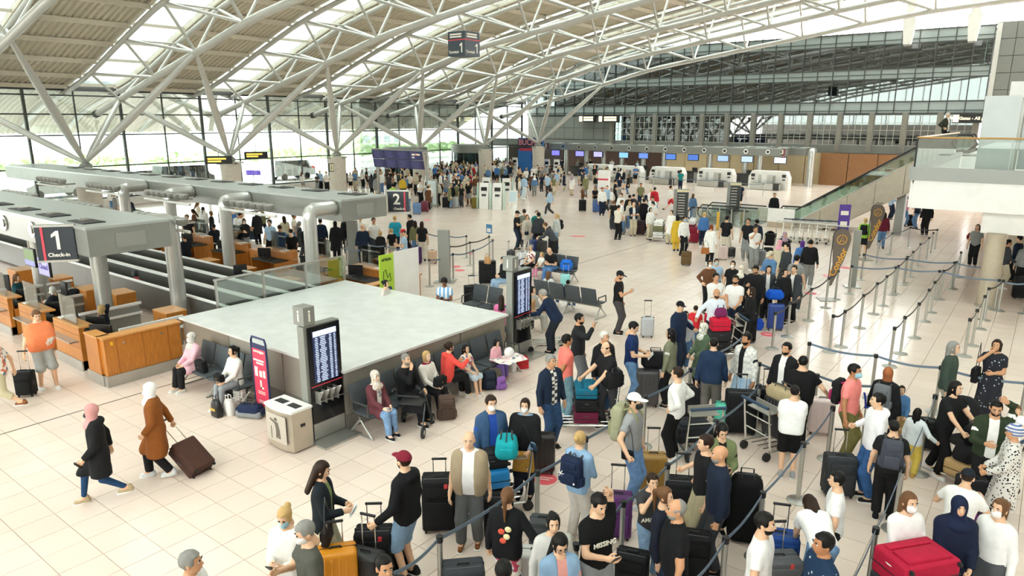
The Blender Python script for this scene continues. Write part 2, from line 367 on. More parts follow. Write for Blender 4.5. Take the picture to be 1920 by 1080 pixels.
# ---- left window wall
wl=struct('window_1','tall glazed wall along the left side with dark steel mullions')
EAVE=zr(XW)-.15
ym=[5.6+2.917*i for i in range(23)]
mm=MB().box((0,0,EAVE/2),(.22,.14,EAVE)).mesh('mullion',MULL,False); mm2=MB().box((0,0,EAVE/2),(.12,.08,EAVE)).mesh('mullion',MULL,False)
for i,y in enumerate(ym): put(mm if i%2==0 else mm2,'mullion',wl,(XW,y,0))
zt=[.55,2.75,4.85,6.2,7.4]
for z in zt: MB().box((XW,(ym[0]+ym[-1])/2,z),(.12,ym[-1]-ym[0],.09 if z!=.55 else .16)).build('transom',MULL,wl,False)
MB().box((XW+.25,(ym[0]+ym[-1])/2,.28),(.7,ym[-1]-ym[0],.5)).build('plinth',OFFW,wl,False)
MB().box((XW,(ym[0]+ym[-1])/2,EAVE+.12),(.5,ym[-1]-ym[0]+1,.5)).build('eave_beam',MULL,wl,False)
zz=[.6]+zt[1:]+[EAVE]
pmesh=[MB().box((0,0,(a+c)/2),(.02,2.83,c-a-.08)).mesh('pane',GLASS,False) for a,c in zip(zz[:-1],zz[1:])]
for y in ym[:-1]:
    for m in pmesh: put(m,'pane',wl,(XW,y+1.4585,0))
# ---- facade at the back
wb=struct('wall_back','grey panel and glass facade with dark reflecting windows')
FX0,FX1=-52,-5.2
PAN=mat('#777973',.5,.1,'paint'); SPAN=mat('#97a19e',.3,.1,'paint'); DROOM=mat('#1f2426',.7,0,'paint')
bay1=1.335
xm=np.arange(FX0,FX1+.1,bay1)
mf=MB().box((0,0,3.55),(.07,.16,7.1)).mesh('mullion',MULL,False)
for x in xm: put(mf,'mullion',wb,(float(x),YF-.05,6.35))
for z,h in ((6.4,.1),(6.65,.06),(7.4,.12),(9.35,.1),(9.75,.06),(10.2,.1),(12.25,.1),(12.6,.06),(13.3,.12)):
    MB().box(((FX0+FX1)/2,YF-.06,z),(FX1-FX0,.1,h)).build('transom',MULL,wb,False)
wp=MB().box((0,0,0),(bay1-.06,.03,1)).mesh('pane',GLASSD,False); sp=MB().box((0,0,0),(bay1-.06,.05,1)).mesh('spandrel_panel',SPAN,False)
for x in xm[:-1]:
    for a,c in ((7.45,9.3),(10.25,12.2)):
        o=put(wp,'pane',wb,(float(x)+bay1/2,YF,(a+c)/2)); o.scale.z=c-a
    for a,c in ((6.45,7.35),(9.4,10.15),(12.3,13.25)):
        o=put(sp,'spandrel_panel',wb,(float(x)+bay1/2,YF,(a+c)/2)); o.scale.z=c-a
for a in (6.4,9.6,13.0): MB().box(((FX0+FX1)/2,YF+3,a),(FX1-FX0,5.8,.2)).build('floor_slab',mat('#5a5f5d',.7),wb,False)
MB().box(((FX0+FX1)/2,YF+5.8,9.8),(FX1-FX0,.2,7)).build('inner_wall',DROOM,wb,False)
ic=MB().box((0,0,1.5),(.7,.5,3)).mesh('office_pier',mat('#8d948d',.6),False)
for i,x in enumerate(np.arange(FX0+1.8,FX1,4.0)):
    put(ic,'office_pier',wb,(float(x),YF+1.4,6.5)); put(ic,'office_pier',wb,(float(x),YF+1.4,9.7))
# lower storey of the facade: piers, square windows, grey cladding
PIER=mat('#827f76',.7,0,'stone')
MB().box((-46,YF+.2,4.8),(12.2,.1,3.4)).build('backing',DARK,wb,False); MB().box((1.,YF+.1,8.2),(12.4,.1,10.6)).build('backing',DARK,wb,False)
lx=np.arange(-40.2,-4,2.66); 
for i,x in enumerate(lx): MB().box((float(x),YF-.1,4.75),(.42,.5,3.4)).build('pier',PIER,wb,False)
wq=MB().box((0,0,0),(.52,.03,.62)).mesh('pane',GLASSD,False)
barv=MB().box((0,0,0),(.04,.06,2.7)).mesh('glazing_bar',mat('#b4b4ac',.5),False); barh=MB().box((0,0,0),(2.3,.06,.04)).mesh('glazing_bar',mat('#b4b4ac',.5),False)
for x in lx[:-1]:
    for i in range(4):
        for j in range(4): put(wq,'pane',wb,(float(x)+.5+.55*i,YF,3.95+.66*j))
    for i in range(5): put(barv,'glazing_bar',wb,(float(x)+.22+.55*i,YF-.03,4.93))
    for j in range(5): put(barh,'glazing_bar',wb,(float(x)+1.33,YF-.03,3.62+.66*j))
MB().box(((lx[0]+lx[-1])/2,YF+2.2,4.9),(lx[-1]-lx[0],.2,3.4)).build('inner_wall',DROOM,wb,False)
MB().box(((FX0+FX1)/2,YF+.05,3.15),(FX1-FX0+14,.3,.9)).build('cladding_band',PAN,wb,False)
cp=MB().box((0,0,0),(1.3,.1,1.28)).mesh('cladding_panel',PAN,False)
for i in range(9):
    for j in range(2): put(cp,'cladding_panel',wb,(-51.3+1.335*i,YF,4.3+1.32*j))
for i in range(9):
    for j in range(8): put(cp,'cladding_panel',wb,(-4.5+1.335*i,YF-.2,3.6+1.32*j))
MB().box((-5.0,YF-.15,9.9),(.35,.4,7)).build('corner_post',TRUSS,wb,False)
# two tapering white concrete fins hanging over the facade
for px,py0 in ((1700,83),(1822,77)):
    p=atY(px,py0,68.5); t=thing('roof_prop','pale tapered prop in front of the glass facade, %s one'%('left' if px<1800 else 'right'),'prop',p,0,'tapered facade props')
    MB().prism([(-.28,0),(.28,0),(.5,2.0),(.32,2.1),(.32,5),(-.32,5),(-.32,2.1),(-.5,2.0)],.5,'Y').build('shaft',OFFW,t,False)
    MB().box((0,.25,-.06),(.5,.45,.12)).build('shoe',GREYM,t,False)
# lower wall behind the far check-in row
wc=struct('wall_rear','beige panelled wall and dark shop fronts behind the far check-in row')
BEIGE=mat('#c4b08d',.6,0,'paint'); SHOP=mat('#4a332b',.6,0,'paint'); BRN=mat('#8f6238',.5,0,'wood')
MB().box((-24,69.75,1.45),(60,.1,2.95)).build('backing',mat('#3a302a',.7),wc,False)
for i in range(12):
    x=-45.+i*2.4
    MB().box((x+1.2,69.5,1.45),(2.34,.12,2.9)).build('wall_panel',SHOP if i<5 else BEIGE,wc,False)
for i in range(7):
    MB().box((-16.+i*2.4,69.2,1.45),(2.34,.12,2.9)).build('wall_panel',BRN,wc,False)
# ---- outside the window wall
out=struct('ground_outside','pale forecourt and road outside the window wall')
MB().box((-100,40,-.12),(95.5,220,.1)).build('forecourt',mat('#d6d6d2',.8,0,'stone'),out,False)
MB().box((-66,40,-.06),(9,200,.02)).build('road',mat('#a9aaa8',.8,0,'stone'),out,False)
def leafy(name,label,cat,loc,size,n,seed,cols=('#7fa35a','#93b56e')):
    r=random.Random(seed); t=thing(name,label,cat,loc); b=MB()
    for i in range(n):
        c=Vector((r.uniform(-.5,.5)*size[0],r.uniform(-.5,.5)*size[1],r.uniform(0.05,1)*size[2])); s=r.uniform(.25,.6); b.mi=r.randint(0,1)
        q=Matrix.Rotation(r.uniform(0,6),3,'Z')@Matrix.Rotation(r.uniform(-1,1),3,'X')
        b.add([c+q@Vector(p)*s for p in ((-1,0,-.5),(0,0,-.7),(1,0,0),(.2,.1,.7),(-.8,0,.5))],[(0,1,2,3,4)])
    o=b.build('foliage',[mat(cols[0],.8),mat(cols[1],.8)],t,False); tag(o,None,kind='stuff'); return t
leafy('hedge','long green hedge beyond the road outside the windows','hedge',(-80,45,.9),(2.5,90,1.3),1500,1,('#a9c48c','#bcd2a4'))
for i,(y,h) in enumerate(((15,5),(62,5))):
    t=leafy('street_tree','pale green street tree beyond the glass wall, %s from the left'%['first','second','third','fourth'][i],'tree',(-74,y,1.5),(4,4,h-1.5),110,10+i,('#bdd0a8','#cbdabb')); MB().cyl((0,0,-1.5),(0,0,2),.12,.08,8).build('trunk',mat('#8a7a68',.8),t)
for i,(y,wid,hh,col) in enumerate(((12,22,9,'#e9e9e6'),(42,26,12,'#dfe3e4'),(76,24,10,'#efece6'))):
    t=thing('office_building','pale office block across the road, %s from the left'%['first','second','third'][i],'building',(-125,y*1.35,0))
    MB().box((0,0,hh/2),(10,wid,hh)).build('wall',mat(col,.7,0,'paint'),t,False)
    wmesh=MB().box((0,0,0),(.1,1.8,1.5)).mesh('window',mat('#b4c0c4',.2),False)
    for a in range(int(wid/3)):
        for c in range(int(hh/3)): put(wmesh,'window',t,(5.05,-wid/2+1.6+a*3,1.8+c*3))
def car(label,loc,rz,col,van=False):
    t=thing('car' if not van else 'van',label,'car' if not van else 'van',loc,rz,'vehicles outside')
    prof=[(-2.1,.35),(2.1,.35),(2.15,.75),(1.95,.95),(1.1,1.0),(.55,1.42),(-1.1,1.45),(-1.8,1.0),(-2.15,.9)] if not van else [(-2.4,.4),(2.4,.4),(2.4,1.0),(2.0,1.15),(1.5,1.95),(-2.35,2.0),(-2.45,.9)]
    MB().prism(prof,1.75,'Y',(0,-.87,0)).build('body',mat(col,.25,.2),t,False)
    MB().prism([(x*.86,1.02+(z-1.02)*.9) for x,z in prof if z>.99],1.79,'Y',(0,-.895,0)).build('side_glass',BLACKG,t,False)
    for x in (-1.35,1.35):
        for y in (-.82,.82): MB().cyl((x,y-.09,.33),(x,y+.09,.33),.33,n=16).build('wheel',RUBBER,t)
for i,(px,py,c,v,l) in enumerate([(345,322,'#2c2f33',True,'dark van parked outside the window wall'),(315,330,'#d9dadb',False,'silver car parked in front of the dark van outside'),(95,315,'#e8e8e8',False,'white car outside at the left end of the window wall'),(600,318,'#c23a3a',False,'red car outside behind the round concrete pedestal'),(545,318,'#f0f0f0',True,'white van outside behind the glass doors')]):
    p=atX(px,py,-62); car(l,(-62-1.5*(i%2)*3,p.y,-.06),PI/2,c,v)

# ---- the gallery side of the hall, right of and behind the photographer
wr=struct('wall_right','pale wall of the gallery side of the hall'); MB().box((16.2,27,8.6),(.3,90,17.2)).build('wall_surface',WHITE,wr,False)
wfr=struct('wall_front','glazed end wall behind the gallery'); MB().box((-18,-17.6,2.5),(69,.3,5)).build('wall_surface',WHITE,wfr,False)
for i in range(24):
    MB().box((-52+i*3,-17.6,9.5),(.15,.25,9)).build('mullion',MULL,wfr,False)
    if i<23: MB().box((-50.5+i*3,-17.6,9.5),(2.8,.02,9)).build('pane',GLASS,wfr,False)
gf=struct('floor_gallery','gallery floor the picture is taken from'); MB().box((6.1,-8.6,4.0),(20,17.6,.3)).build('slab',OFFW,gf,False)
MB().box((-18,-8.6,-.03),(69,17.8,.04)).build('floor_under_gallery',STONE,gf,False); MB().box((9.6,36,-.03),(13,72,.04)).build('floor_side',STONE,gf,False)
# ================================================================ FIXTURES
SIGNB=mat('#262d36',.45); MON=mat('#18191b',.3); SCR=mat('#3b4a7e',.3,0,'screen'); SCRB=mat('#8fa7d6',.3,0,'glow')
PIPE=mat('#c6c7c3',.28,.55,'steel'); CANOPY=mat('#8b8d87',.4,.3,'paint'); CANTOP=mat('#b0b5b2',.35,.3,'paint')
# ---- check-in canopies (long box beams along the desks)
def canopy(label,x0,x1,y0,y1,vents,side):
    t=thing('check_in_canopy',label,'canopy',(0,0,0),0,'check-in canopies')
    zc=(2.7+3.4)/2
    MB().box(((x0+x1)/2,(y0+y1)/2,zc-.02),(x1-x0,y1-y0,.66)).build('beam_body',CANOPY,t,False)
    MB().box(((x0+x1)/2,(y0+y1)/2,3.36),(x1-x0+.02,y1-y0+.04,.06)).build('top_cover',CANTOP,t,False)
    MB().box((x1+.012,(y0+y1)/2,3.02),(.02,.7,.36)).build('end_hatch',mat('#959690',.5,.2),t,False)
    for i in range(vents):
        x=x1-1.3-i*2.0
        if x<x0+1: break
        b=MB(); ys=y0-.012 if side<0 else y1+.012
        b.cyl((x,ys,3.05),(x,ys+.03*side,3.05),.21,n=20); b.build('porthole_ring',CHROME,t)
        MB().cyl((x,ys+.02*side,3.05),(x,ys+.06*side,3.05),.09,.12,n=16).build('porthole_lamp',BLACK if side<0 and y0>50 else STEEL,t)
    for i in range(12):
        x=x1-1.1-i*2.0
        if x<x0+1: break
        yy=y0+.45 if side<0 else y1-.5
        MB().box((x,yy,3.4),(.95,.5,.03)).build('roof_opening',BLACK,t,False); MB().box((x-.12,yy+.03,3.43),(.34,.22,.05)).build('hatch_lamp',CHROME,t,False)
    return t
canopy('grey metal check-in canopy ending at the number one sign',-46.5,-17.5,6.67,8.6,11,-1)
canopy('grey metal check-in canopy ending at the number two sign',-46.5,-17.5,14.05,15.92,0,1)
canopy('long grey canopy over the far check-in row below the facade',-44.5,-19.3,64.7,66.6,13,-1)
canopy('short grey canopy stub behind the far check-in row',-24.0,-18.0,67.2,69.0,0,-1)
# ---- number signs
def one(t,h,loc,rz=0.):
    b=MB(); b.prism([(.0,-h/2),(.16*h,-h/2),(.16*h,h/2),(.02*h,h/2),(-.22*h,h*.3),(-.22*h,h*.14),(.0,h*.26)],.008,'Y',(0,-.004,0)); o=b.build('lettering',LETTER,t,False); o.location=loc; o.rotation_euler=(0,0,rz); return o
def nsign(label,loc,rz,num,sub,wd,ht,stripe):
    t=thing('check_in_sign',label,'sign',loc,rz,'check-in number signs')
    MB().box((0,0,0),(wd,.1,ht)).build('panel',SIGNB,t,False)
    MB().box((0,0,ht/2+.02),(wd+.06,.14,.05)).box((0,0,-ht/2-.02),(wd+.06,.14,.05)).build('frame',STEEL,t,False)
    sx=stripe*wd*.32; MB().box((sx,-.055,0),(.05,.01,ht)).build('red_stripe',RED,t,False)
    (one(t,ht*.55,(0.02,-.056,ht*.1)) if num=='1' else lettering(num,ht*.72,LETTER,t,(-.05,-.056,ht*.1))); lettering(sub,ht*.16,LETTER,t,(.04,-.056,-ht*.34))
    return t
p=atY(105,455,6.0)
nsign('dark sign reading 1 Check-in hung on the canopy end',G(106,456,2.98),0.9,'1','Check-in',.82,.8,-1)
b2=G(747,378,3.05); t=nsign('dark number two check-in sign above the left queue',b2,.62,'2','Check-in',.72,.72,1)
t=nsign('small lit number three sign on the far canopy',Vector((-44.6,64.4,3.05)),0,'3','Check-in',.5,.7,1)
nsign('small lit number sign at the right end of the far canopy',Vector((-19.2,64.4,3.0)),0,'3','Check-in',.35,.8,1)
# ---- steel pipe columns with elbows into the canopies
def pipe_col(label,x,y,yb,straight=False,r=.21):
    t=thing('pipe_column',label,'column',(x,y,0),0,'steel pipe columns')
    if straight: MB().cyl((0,0,0),(0,0,2.7),r,n=20).build('shaft',PIPE,t)
    else:
        MB().cyl((0,0,0),(0,0,2.86),r,n=20).build('shaft',PIPE,t)
        s=1 if yb>y else -1; d=abs(yb-y)
        MB().tube([(0,0,2.84),(0,0,2.98),(0,.06*s,3.09),(0,.16*s,3.13),(0,d*s,3.13)],r,20).build('elbow',PIPE,t)
        MB().cyl((0,(d-.05)*s,3.13),(0,(d+.02)*s,3.13),r+.04,n=20).build('collar',STEELD,t)
    MB().cyl((0,0,0),(0,0,.05),r+.06,n=20).build('foot_ring',STEEL,t)
yb=13.1
for i,px in enumerate((583,427,326,243)):
    x=atY(px,450,yb).x
    pipe_col('steel pipe column with elbow into the number two canopy, %s from its end'%['first','second','third','fourth'][i],x,yb,14.05,False)
x=atY(328,500,9.45).x; pipe_col('thick steel elbow pipe column at the end of the number one canopy',x,9.45,8.6)
for i,(px,py) in enumerate(((189,520),(75,510))): pipe_col('straight steel column under the number one canopy, %s from the sign'%['first','second'][i],atY(px,py,7.9).x,7.9,0,True)
for i,px in enumerate((1062,1100,1132,1166,1206,1245,1331,1397,1424)): pipe_col('slim grey column under the far canopy, number %s from the left'%['one','two','three','four','five','six','seven','eight','nine'][i],atY(px,310,65.6).x,65.6,0,True,.24)
pipe_col('thick elbow pipe column at the right end of the far canopy',atY(1520,310,66.9).x,66.9,67.3,False,.3)
# hanging screens below the number one canopy
for i,(px,py,l) in enumerate(((57,482,'hanging screen with a green picture under the number one canopy'),(84,500,'hanging purple screen reading Closed beside the number one sign'))):
    q=atY(px,py,6.75); t=thing('hanging_screen',l,'screen',q,0,'hanging screens'); MB().box((0,0,0),(.74,.06,.5)).build('case',MON,t,False)
    if i==0: MB().box((0,-.032,.07),(.68,.006,.3)).build('picture',mat('#4d6b2a',.4,0,'dim'),t,False); MB().box((0,-.032,-.15),(.68,.006,.14)).build('caption_band',mat('#7a80c8',.4,0,'dim'),t,False)
    else: MB().box((0,-.032,0),(.68,.006,.44)).build('picture',mat('#9a96d2',.4,0,'dim'),t,False); lettering('Closed',.2,mat('#3d2f86',.5),t,(0,-.037,0))
    MB().cyl((0,0,.2),(0,0,max(.3,2.72-q.z)),.02,n=8).build('drop_rod',STEEL,t)
# ---- spotlight racks over the conveyor corridor
LAMPM=mat('#9c9b95',.4,.5,'steel')
def rack(label,a,bb,z=3.12,n=7):
    t=thing('spotlight_rack',label,'lamps',a,math.atan2(bb.y-a.y,bb.x-a.x),'spotlight racks')
    L=(bb-a).length; MB().cyl((-.15,0,-.16),(L+.15,0,-.16),.045,n=8).build('rail',OFFW,t); MB().box((L/2,.5,-.14),(.08,1.0,.06)).build('bracket',STEEL,t,False)
    for i in range(n):
        b=MB(); x=L*(i+.5)/n; b.lathe([(.02,-.13),(.1,-.11),(.155,-.04),(.165,.06),(.13,.1)],12,(x,0,.1)); b.build('lamp',LAMPM,t)
for i,(x0,x1,y) in enumerate(((420,510,372),(273,350,356),(163,222,342),(70,120,330))):
    a=atY(x0,y,12.7); bb=atY(x1,y+8,12.7); a.z=bb.z=3.05
    rack('row of seven round spotlights beside the number two canopy, %s from its end'%['first','second','third','fourth'][i],a,bb)
for i,(x0,x1) in enumerate(((252,345),(115,188),(10,70))):
    a=atY(x0,380,9.6); bb=atY(x1,388,9.6); a.z=bb.z=3.0
    rack('row of seven round spotlights above the number one canopy, %s from its end'%['first','second','third'][i],a,bb)
# ---- grey baggage enclosure in the middle
t=thing('baggage_enclosure','low grey metal baggage enclosure with a flat pale top','enclosure')
bx0,bx1,by0,by1=-16.1,-10.1,7.95,12.9
MB().box(((bx0+bx1)/2,(by0+by1)/2,1.185),(bx1-bx0+.1,by1-by0+.1,.05)).build('top_sheet',mat('#e4e6e4',.3,.2,'steel'),t,False)
PERF=mat('#a19b90',.5,.35,'perf'); PLAIN=mat('#9a9184',.5,.35,'steel'); KICK=mat('#8b8780',.35,.5,'steel')
for i in range(3):
    x=bx0+.02+i*2.0; MB().box((x+1.0,by0+.03,.72),(1.97,.06,.86)).build('side_panel',PLAIN if i==0 else PERF,t,False); MB().box((x+1.0,by0+.01,.15),(1.97,.06,.28)).build('kick_plate',KICK,t,False)
for i in range(3):
    y=by0+i*1.65; MB().box((bx1-.03,y+.82,.72),(.06,1.62,.86)).build('side_panel',PERF if i==0 else PLAIN,t,False); MB().box((bx1-.01,y+.82,.15),(.06,1.62,.28)).build('kick_plate',KICK,t,False)
MB().box(((bx0+bx1)/2,by1-.1,.6),(bx1-bx0-.1,.06,1.1)).build('back_panel',PLAIN,t,False)
# ---- baggage conveyors in the corridor
BELT=mat('#3f3e3a',.6); SIDE=mat('#66655f',.4,.3,'steel')
for i,(y,l) in enumerate(((10.3,'dark conveyor belt with steel sides nearest the number one desks'),(11.3,'dark conveyor belt in the middle of the corridor'),(12.3,'dark conveyor belt nearest the number two desks'))):
    t=thing('baggage_conveyor',l,'conveyor',(-31,y,0),0,'baggage conveyors')
    MB().box((0,0,.42),(29,.8,.06)).build('belt',BELT,t,False); MB().box((0,0,.2),(29,.7,.38)).build('base',DARK,t,False)
    for s in (-1,1):
        MB().box((0,s*.46,.45),(29.4,.06,.8)).build('side_wall',SIDE,t,False); MB().box((0,s*.46,.87),(29.4,.1,.04)).build('edge_trim',WHITE,t,False)
t=thing('fire_extinguisher','red fire extinguisher with black head between the conveyors','extinguisher',tuple(atY(257,535,10.05)[:2])+(.0,))
MB().lathe([(.09,.3),(.1,.35),(.1,.8),(.05,.88)],14).build('bottle',mat('#c02c36',.3),t); MB().lathe([(.1,.92),(.11,1.0),(.06,1.1)],12).build('cover',BLACK,t); MB().cyl((0,0,0),(0,0,.3),.03).build('stand',STEEL,t)
# glass guard over the enclosure's rear edge
gp=thing('glass_guard','frameless glass guard with steel posts behind the grey enclosure','glass screen')
a=Vector((-16.3,9.2,0)); 
for i in range(4): MB().box((-16.3,9.0+i*1.35,.95),(.05,.05,1.9)).build('post',STEEL,gp,False)
MB().box((-16.3,11.0,1.9),(.06,4.1,.05)).build('top_rail',STEEL,gp,False)
for i in range(3): MB().box((-16.3,9.67+i*1.35,1.35),(.015,1.27,1.0)).build('pane',GLASS,gp,False)
# ---- wooden counters and desks
def desk(label,loc,rz,extra=True,glassed=True):
    """front faces -y; agent side +y"""
    t=thing('check_in_desk',label,'desk',loc,rz,'wooden check-in desks')
    MB().box((0,0,.53),(1.5,.12,1.02)).build('front_panel',WOOD,t,False)
    for k in range(3): MB().box((0,-.063,.55+k*.16),(1.46,.006,.008)).build('groove',mat('#8a5522',.5),t,False)
    MB().box((0,.12,1.05),(1.5,.36,.04)).build('counter_top',WOODL,t,False); MB().box((0,-.16,.72),(1.3,.2,.03)).build('bag_shelf',STEEL,t,False)
    MB().box((0,.5,.74),(1.5,.6,.04)).build('work_top',DARK,t,False); MB().box((0,-.02,.12),(1.5,.14,.24)).build('plinth',STEEL,t,False)
    for s in (-1,1): MB().box((s*.73,.42,.38),(.04,.76,.72)).build('side_panel',WOOD,t,False)
    if extra:
        m=MB(); m.box((0,0,.2),(.5,.04,.34)); o=m.build('monitor',MON,t,False); o.location=(.3,.5,.78); o.rotation_euler=(0,0,.5)
        MB().box((0,.02,.01),(.2,.16,.02)).box((0,.02,.08),(.05,.04,.16)).build('monitor_stand',MON,o,False)
        MB().box((-.1,.55,.775),(.42,.15,.025)).build('keyboard',BLACK,t,False); MB().box((-.5,.15,1.09),(.22,.3,.02)).build('papers',WHITE,t,False)
        if glassed: MB().box((.05,.02,1.4),(.9,.012,.66)).build('screen_guard',GLASS,t,False)
    return t
for i,px in enumerate((95,20,-75)):
    q=G(px,(602,570,545)[i],1.05); desk('wooden check-in desk with a clear screen, %s from the orange shirted man'%['nearest','second','third'][i],(-18.35-2.3*i,6.3,0),0)
# corner counter next to the bench
t=thing('corner_counter','orange wooden corner counter with steel plinth beside the bench','counter',(-16.05,6.1,0))
MB().box((-.12,.9,.62),(.24,1.72,.98)).build('front_panel',WOOD,t,False)
for k in range(3): MB().box((.003,.3+.58*k,.62),(.006,.008,.94)).build('joint',mat('#8a5522',.5),t,False)
MB().box((-.13,.9,1.12),(.34,1.78,.035)).build('counter_top',WOODL,t,False)
MB().box((-.55,.1,.62),(.65,.2,.98)).build('side_front',WOOD,t,False); MB().box((-.55,.12,1.12),(.66,.28,.035)).build('side_top',WOODL,t,False)
MB().box((-.11,.9,.125),(.3,1.8,.25)).build('plinth',STEEL,t,False); MB().box((-.52,.1,.125),(.8,.24,.25)).build('plinth',STEEL,t,False)
for y in (.45,1.3): MB().cyl((0,y,.95),(.02,y,.95),.025).build('lock',CHROME,t)
MB().box((.004,.2,.98),(.006,.05,.09)).build('yellow_tag',mat('#f0b81e',.5),t,False)
MB().box((-.75,.9,.74),(.9,1.4,.04)).build('work_top',DARK,t,False)
m=MB(); m.box((0,0,.25),(.55,.05,.36)); o=m.build('monitor',MON,t,False); o.location=(-.85,.35,.8); o.rotation_euler=(0,0,.5); MB().box((0,.03,.01),(.2,.18,.02)).box((0,.03,.08),(.05,.04,.16)).build('monitor_stand',MON,o,False)
MB().box((-.5,.75,.775),(.42,.16,.025)).build('keyboard',BLACK,t,False); MB().box((-.35,.45,.78),(.25,.2,.01)).build('papers',WHITE,t,False)
# low cabinets among the desks
def cabinet(label,px,py,z,s=(.75,.55,.75)):
    p=G(px,py,z)
    if 8.9<p.y<11.2: p=atY(px,py,9.35)
    elif 11.2<=p.y<13.6: p=atY(px,py,13.15)
    t=thing('wood_cabinet',label,'cabinet',(p.x,p.y,0),0,'low wooden cabinets')
    MB().box((0,0,z/2),(s[0],s[1],z)).build('body',WOOD,t,False); MB().box((0,0,z+.015),(s[0]+.03,s[1]+.03,.03)).build('top',WOODL,t,False)
    MB().box((0,-s[1]/2-.01,z*.8),(.16,.02,.02)).build('handle',CHROME,t,False); MB().box((s[0]/2+.004,0,z/2),(.008,s[1]-.06,z-.08)).build('door',WOOD,t,False)
for i,(px,py,z,l) in enumerate(((225,548,.9,'tall wooden cabinet carrying a black bag and a white notice'),(170,540,.95,'wooden cabinet behind the black backpack'),(110,520,.9,'wooden cabinet behind the agents by the steel column'),(40,505,1.1,'tall wooden cabinet at the far left behind the desks'),(318,582,.8,'wooden cabinet with papers beside the thick pipe column'),(262,474,.8,'wooden cabinet under the number one canopy end'),(390,496,.8,'wooden cabinet with a blue cloth behind the conveyor'),(457,512,.8,'wooden cabinet in front of the second pipe column'),(540,530,.75,'low wooden cabinet next to the grey enclosure'),(535,470,.95,'wooden cabinet left of the first pipe column'),(490,468,.9,'small wooden cabinet with a white sheet'))): cabinet(l,px,py,z)
# island two desks, facing the queue behind
for i,(x,l) in enumerate(((-17.6,'wooden desk at the end of island two beside the green banner'),(-20.2,'wooden desk of island two, second from the green banner'),(-22.8,'wooden desk of island two, third from the green banner'),(-25.6,'wooden desk of island two, fourth from the green banner'),(-28.4,'wooden desk of island two, fifth from the green banner'),(-31.2,'wooden desk of island two, sixth from the green banner'),(-34.0,'wooden desk of island two, seventh from the green banner'))):
    desk(l,(x,15.3,0),PI)
t=thing('end_counter','low wooden counter end behind the grey enclosure','counter',(-15.7,14.2,0)); MB().box((0,0,.5),(.2,2.6,1.0)).build('front_panel',WOOD,t,False); MB().box((0,0,1.02),(.32,2.66,.04)).build('counter_top',WOODL,t,False)
MB().cyl((.1,.3,.75),(.125,.3,.75),.025).build('lock',CHROME,t); MB().box((0,0,.04),(.24,2.6,.08)).build('plinth',STEEL,t,False)
# low partition rails behind desk row one
for i,(x,y) in enumerate(((-17.6,7.9),(-19.9,7.9),(-22.2,7.9),(-24.5,7.9))):
    t=thing('low_partition','grey low partition with two white rails behind the desks, %s from the bench'%['first','second','third','fourth'][i],'partition',(x,y,0),0,'low partitions')
    MB().box((0,0,.4),(.08,1.5,.7)).build('panel',GREYM,t,False)
    for z in (.55,.82): MB().box((.05,0,z),(.08,1.6,.06)).build('rail',WHITE,t,False)
def office_chair(label,loc,rz):
    t=thing('office_chair',label,'chair',loc,rz,'office chairs'); 
    MB().rbox((0,0,.48),(.48,.46,.08),.03).build('seat',BLACK,t); MB().rbox((0,-.24,.82),(.44,.07,.52),.03).build('backrest',BLACK,t); MB().cyl((0,0,.1),(0,0,.46),.03).build('gas_lift',BLACK,t)
    for k in range(5): a=k*2*PI/5; MB().cyl((0,0,.1),(.28*math.cos(a),.28*math.sin(a),.06),.025,.02,6).ell((.28*math.cos(a),.28*math.sin(a),.03),(.03,.03,.03),8,6).build('leg',BLACK,t)
for i,(px,py,l) in enumerate(((140,560,'black office chair beside the blond agent'),(20,545,'black office chair at the far left desk'),(450,525,'dark office chair at an island two desk'))):
    p=G(px,py,.5); office_chair(l,(p.x,p.y,0),.6*i)
# ---- information totems
def totem(label,loc,rz=0):
    t=thing('information_totem',label,'totem',loc,rz,'information totems'); t.scale=(1,.8,1)
    # screen faces +x in local
    MB().box((0,0,.02),(1.0,1.05,.04)).build('foot_plate',STEEL,t,False)
    MB().box((-.05,0,1.12),(.18,.98,2.2)).build('housing',GREYM,t,False)
    MB().box((.05,.03,1.28),(.05,.88,1.84)).build('front_panel',BLACKG,t,False)
    MB().box((.05,.03,.2),(.055,.88,.3)).build('kick_plate',STEEL,t,False)
    s=MB().box((.08,.03,1.62),(.015,.66,.98)).build('screen',mat('#2b3556',.3,0,'dim'),t,False)
    MB().box((.09,.03,2.06),(.006,.64,.1)).build('screen_header',mat('#b9c6de',.3,0,'glow'),s,False)
    r=random.Random(3); TXT=mat('#aebbd8',.4,0,'glow')
    for i in range(26):
        b=MB(); z=1.98-i*.033
        for y0,w in ((-.27,.1),(-.13,.2),(.12,.08),(.25,.06)): b.box((.09,.03+y0+w*.35,z),(.004,w*r.uniform(.55,1),.014))
        tag(b.build('flight_row',TXT,s,False),None,kind='stuff')
    MB().box((.08,.03,1.08),(.02,.88,.012)).build('red_line',RED,t,False)
    for i in range(4):
        y=-.24+i*.17; MB().box((.13,y,.9),(.02,.13,.16),M=Matrix.Rotation(.5,3,'Y')).build('leaflet',WHITE,t,False); MB().box((.15,y-.08,.88),(.16,.012,.24)).build('rack_wire',STEEL,t,False)
    MB().box((.19,.02,.8),(.012,.72,.012)).build('rack_wire',STEEL,t,False)
    MB().box((-.12,-.3,2.4),(.3,.3,.34)).build('i_cube',GREYM,t,False)
    lettering('i',.3,LETTER,t,(.035,-.3,2.4),(PI/2,0,PI/2)); lettering('i',.3,LETTER,t,(-.12,-.455,2.4))
totem('tall information totem with departures screen behind the steel bin',(-10.2,7.54,0),0)
totem('tall information totem with departures screen beside the luggage trolley',(-10.1,13.5,0),0)
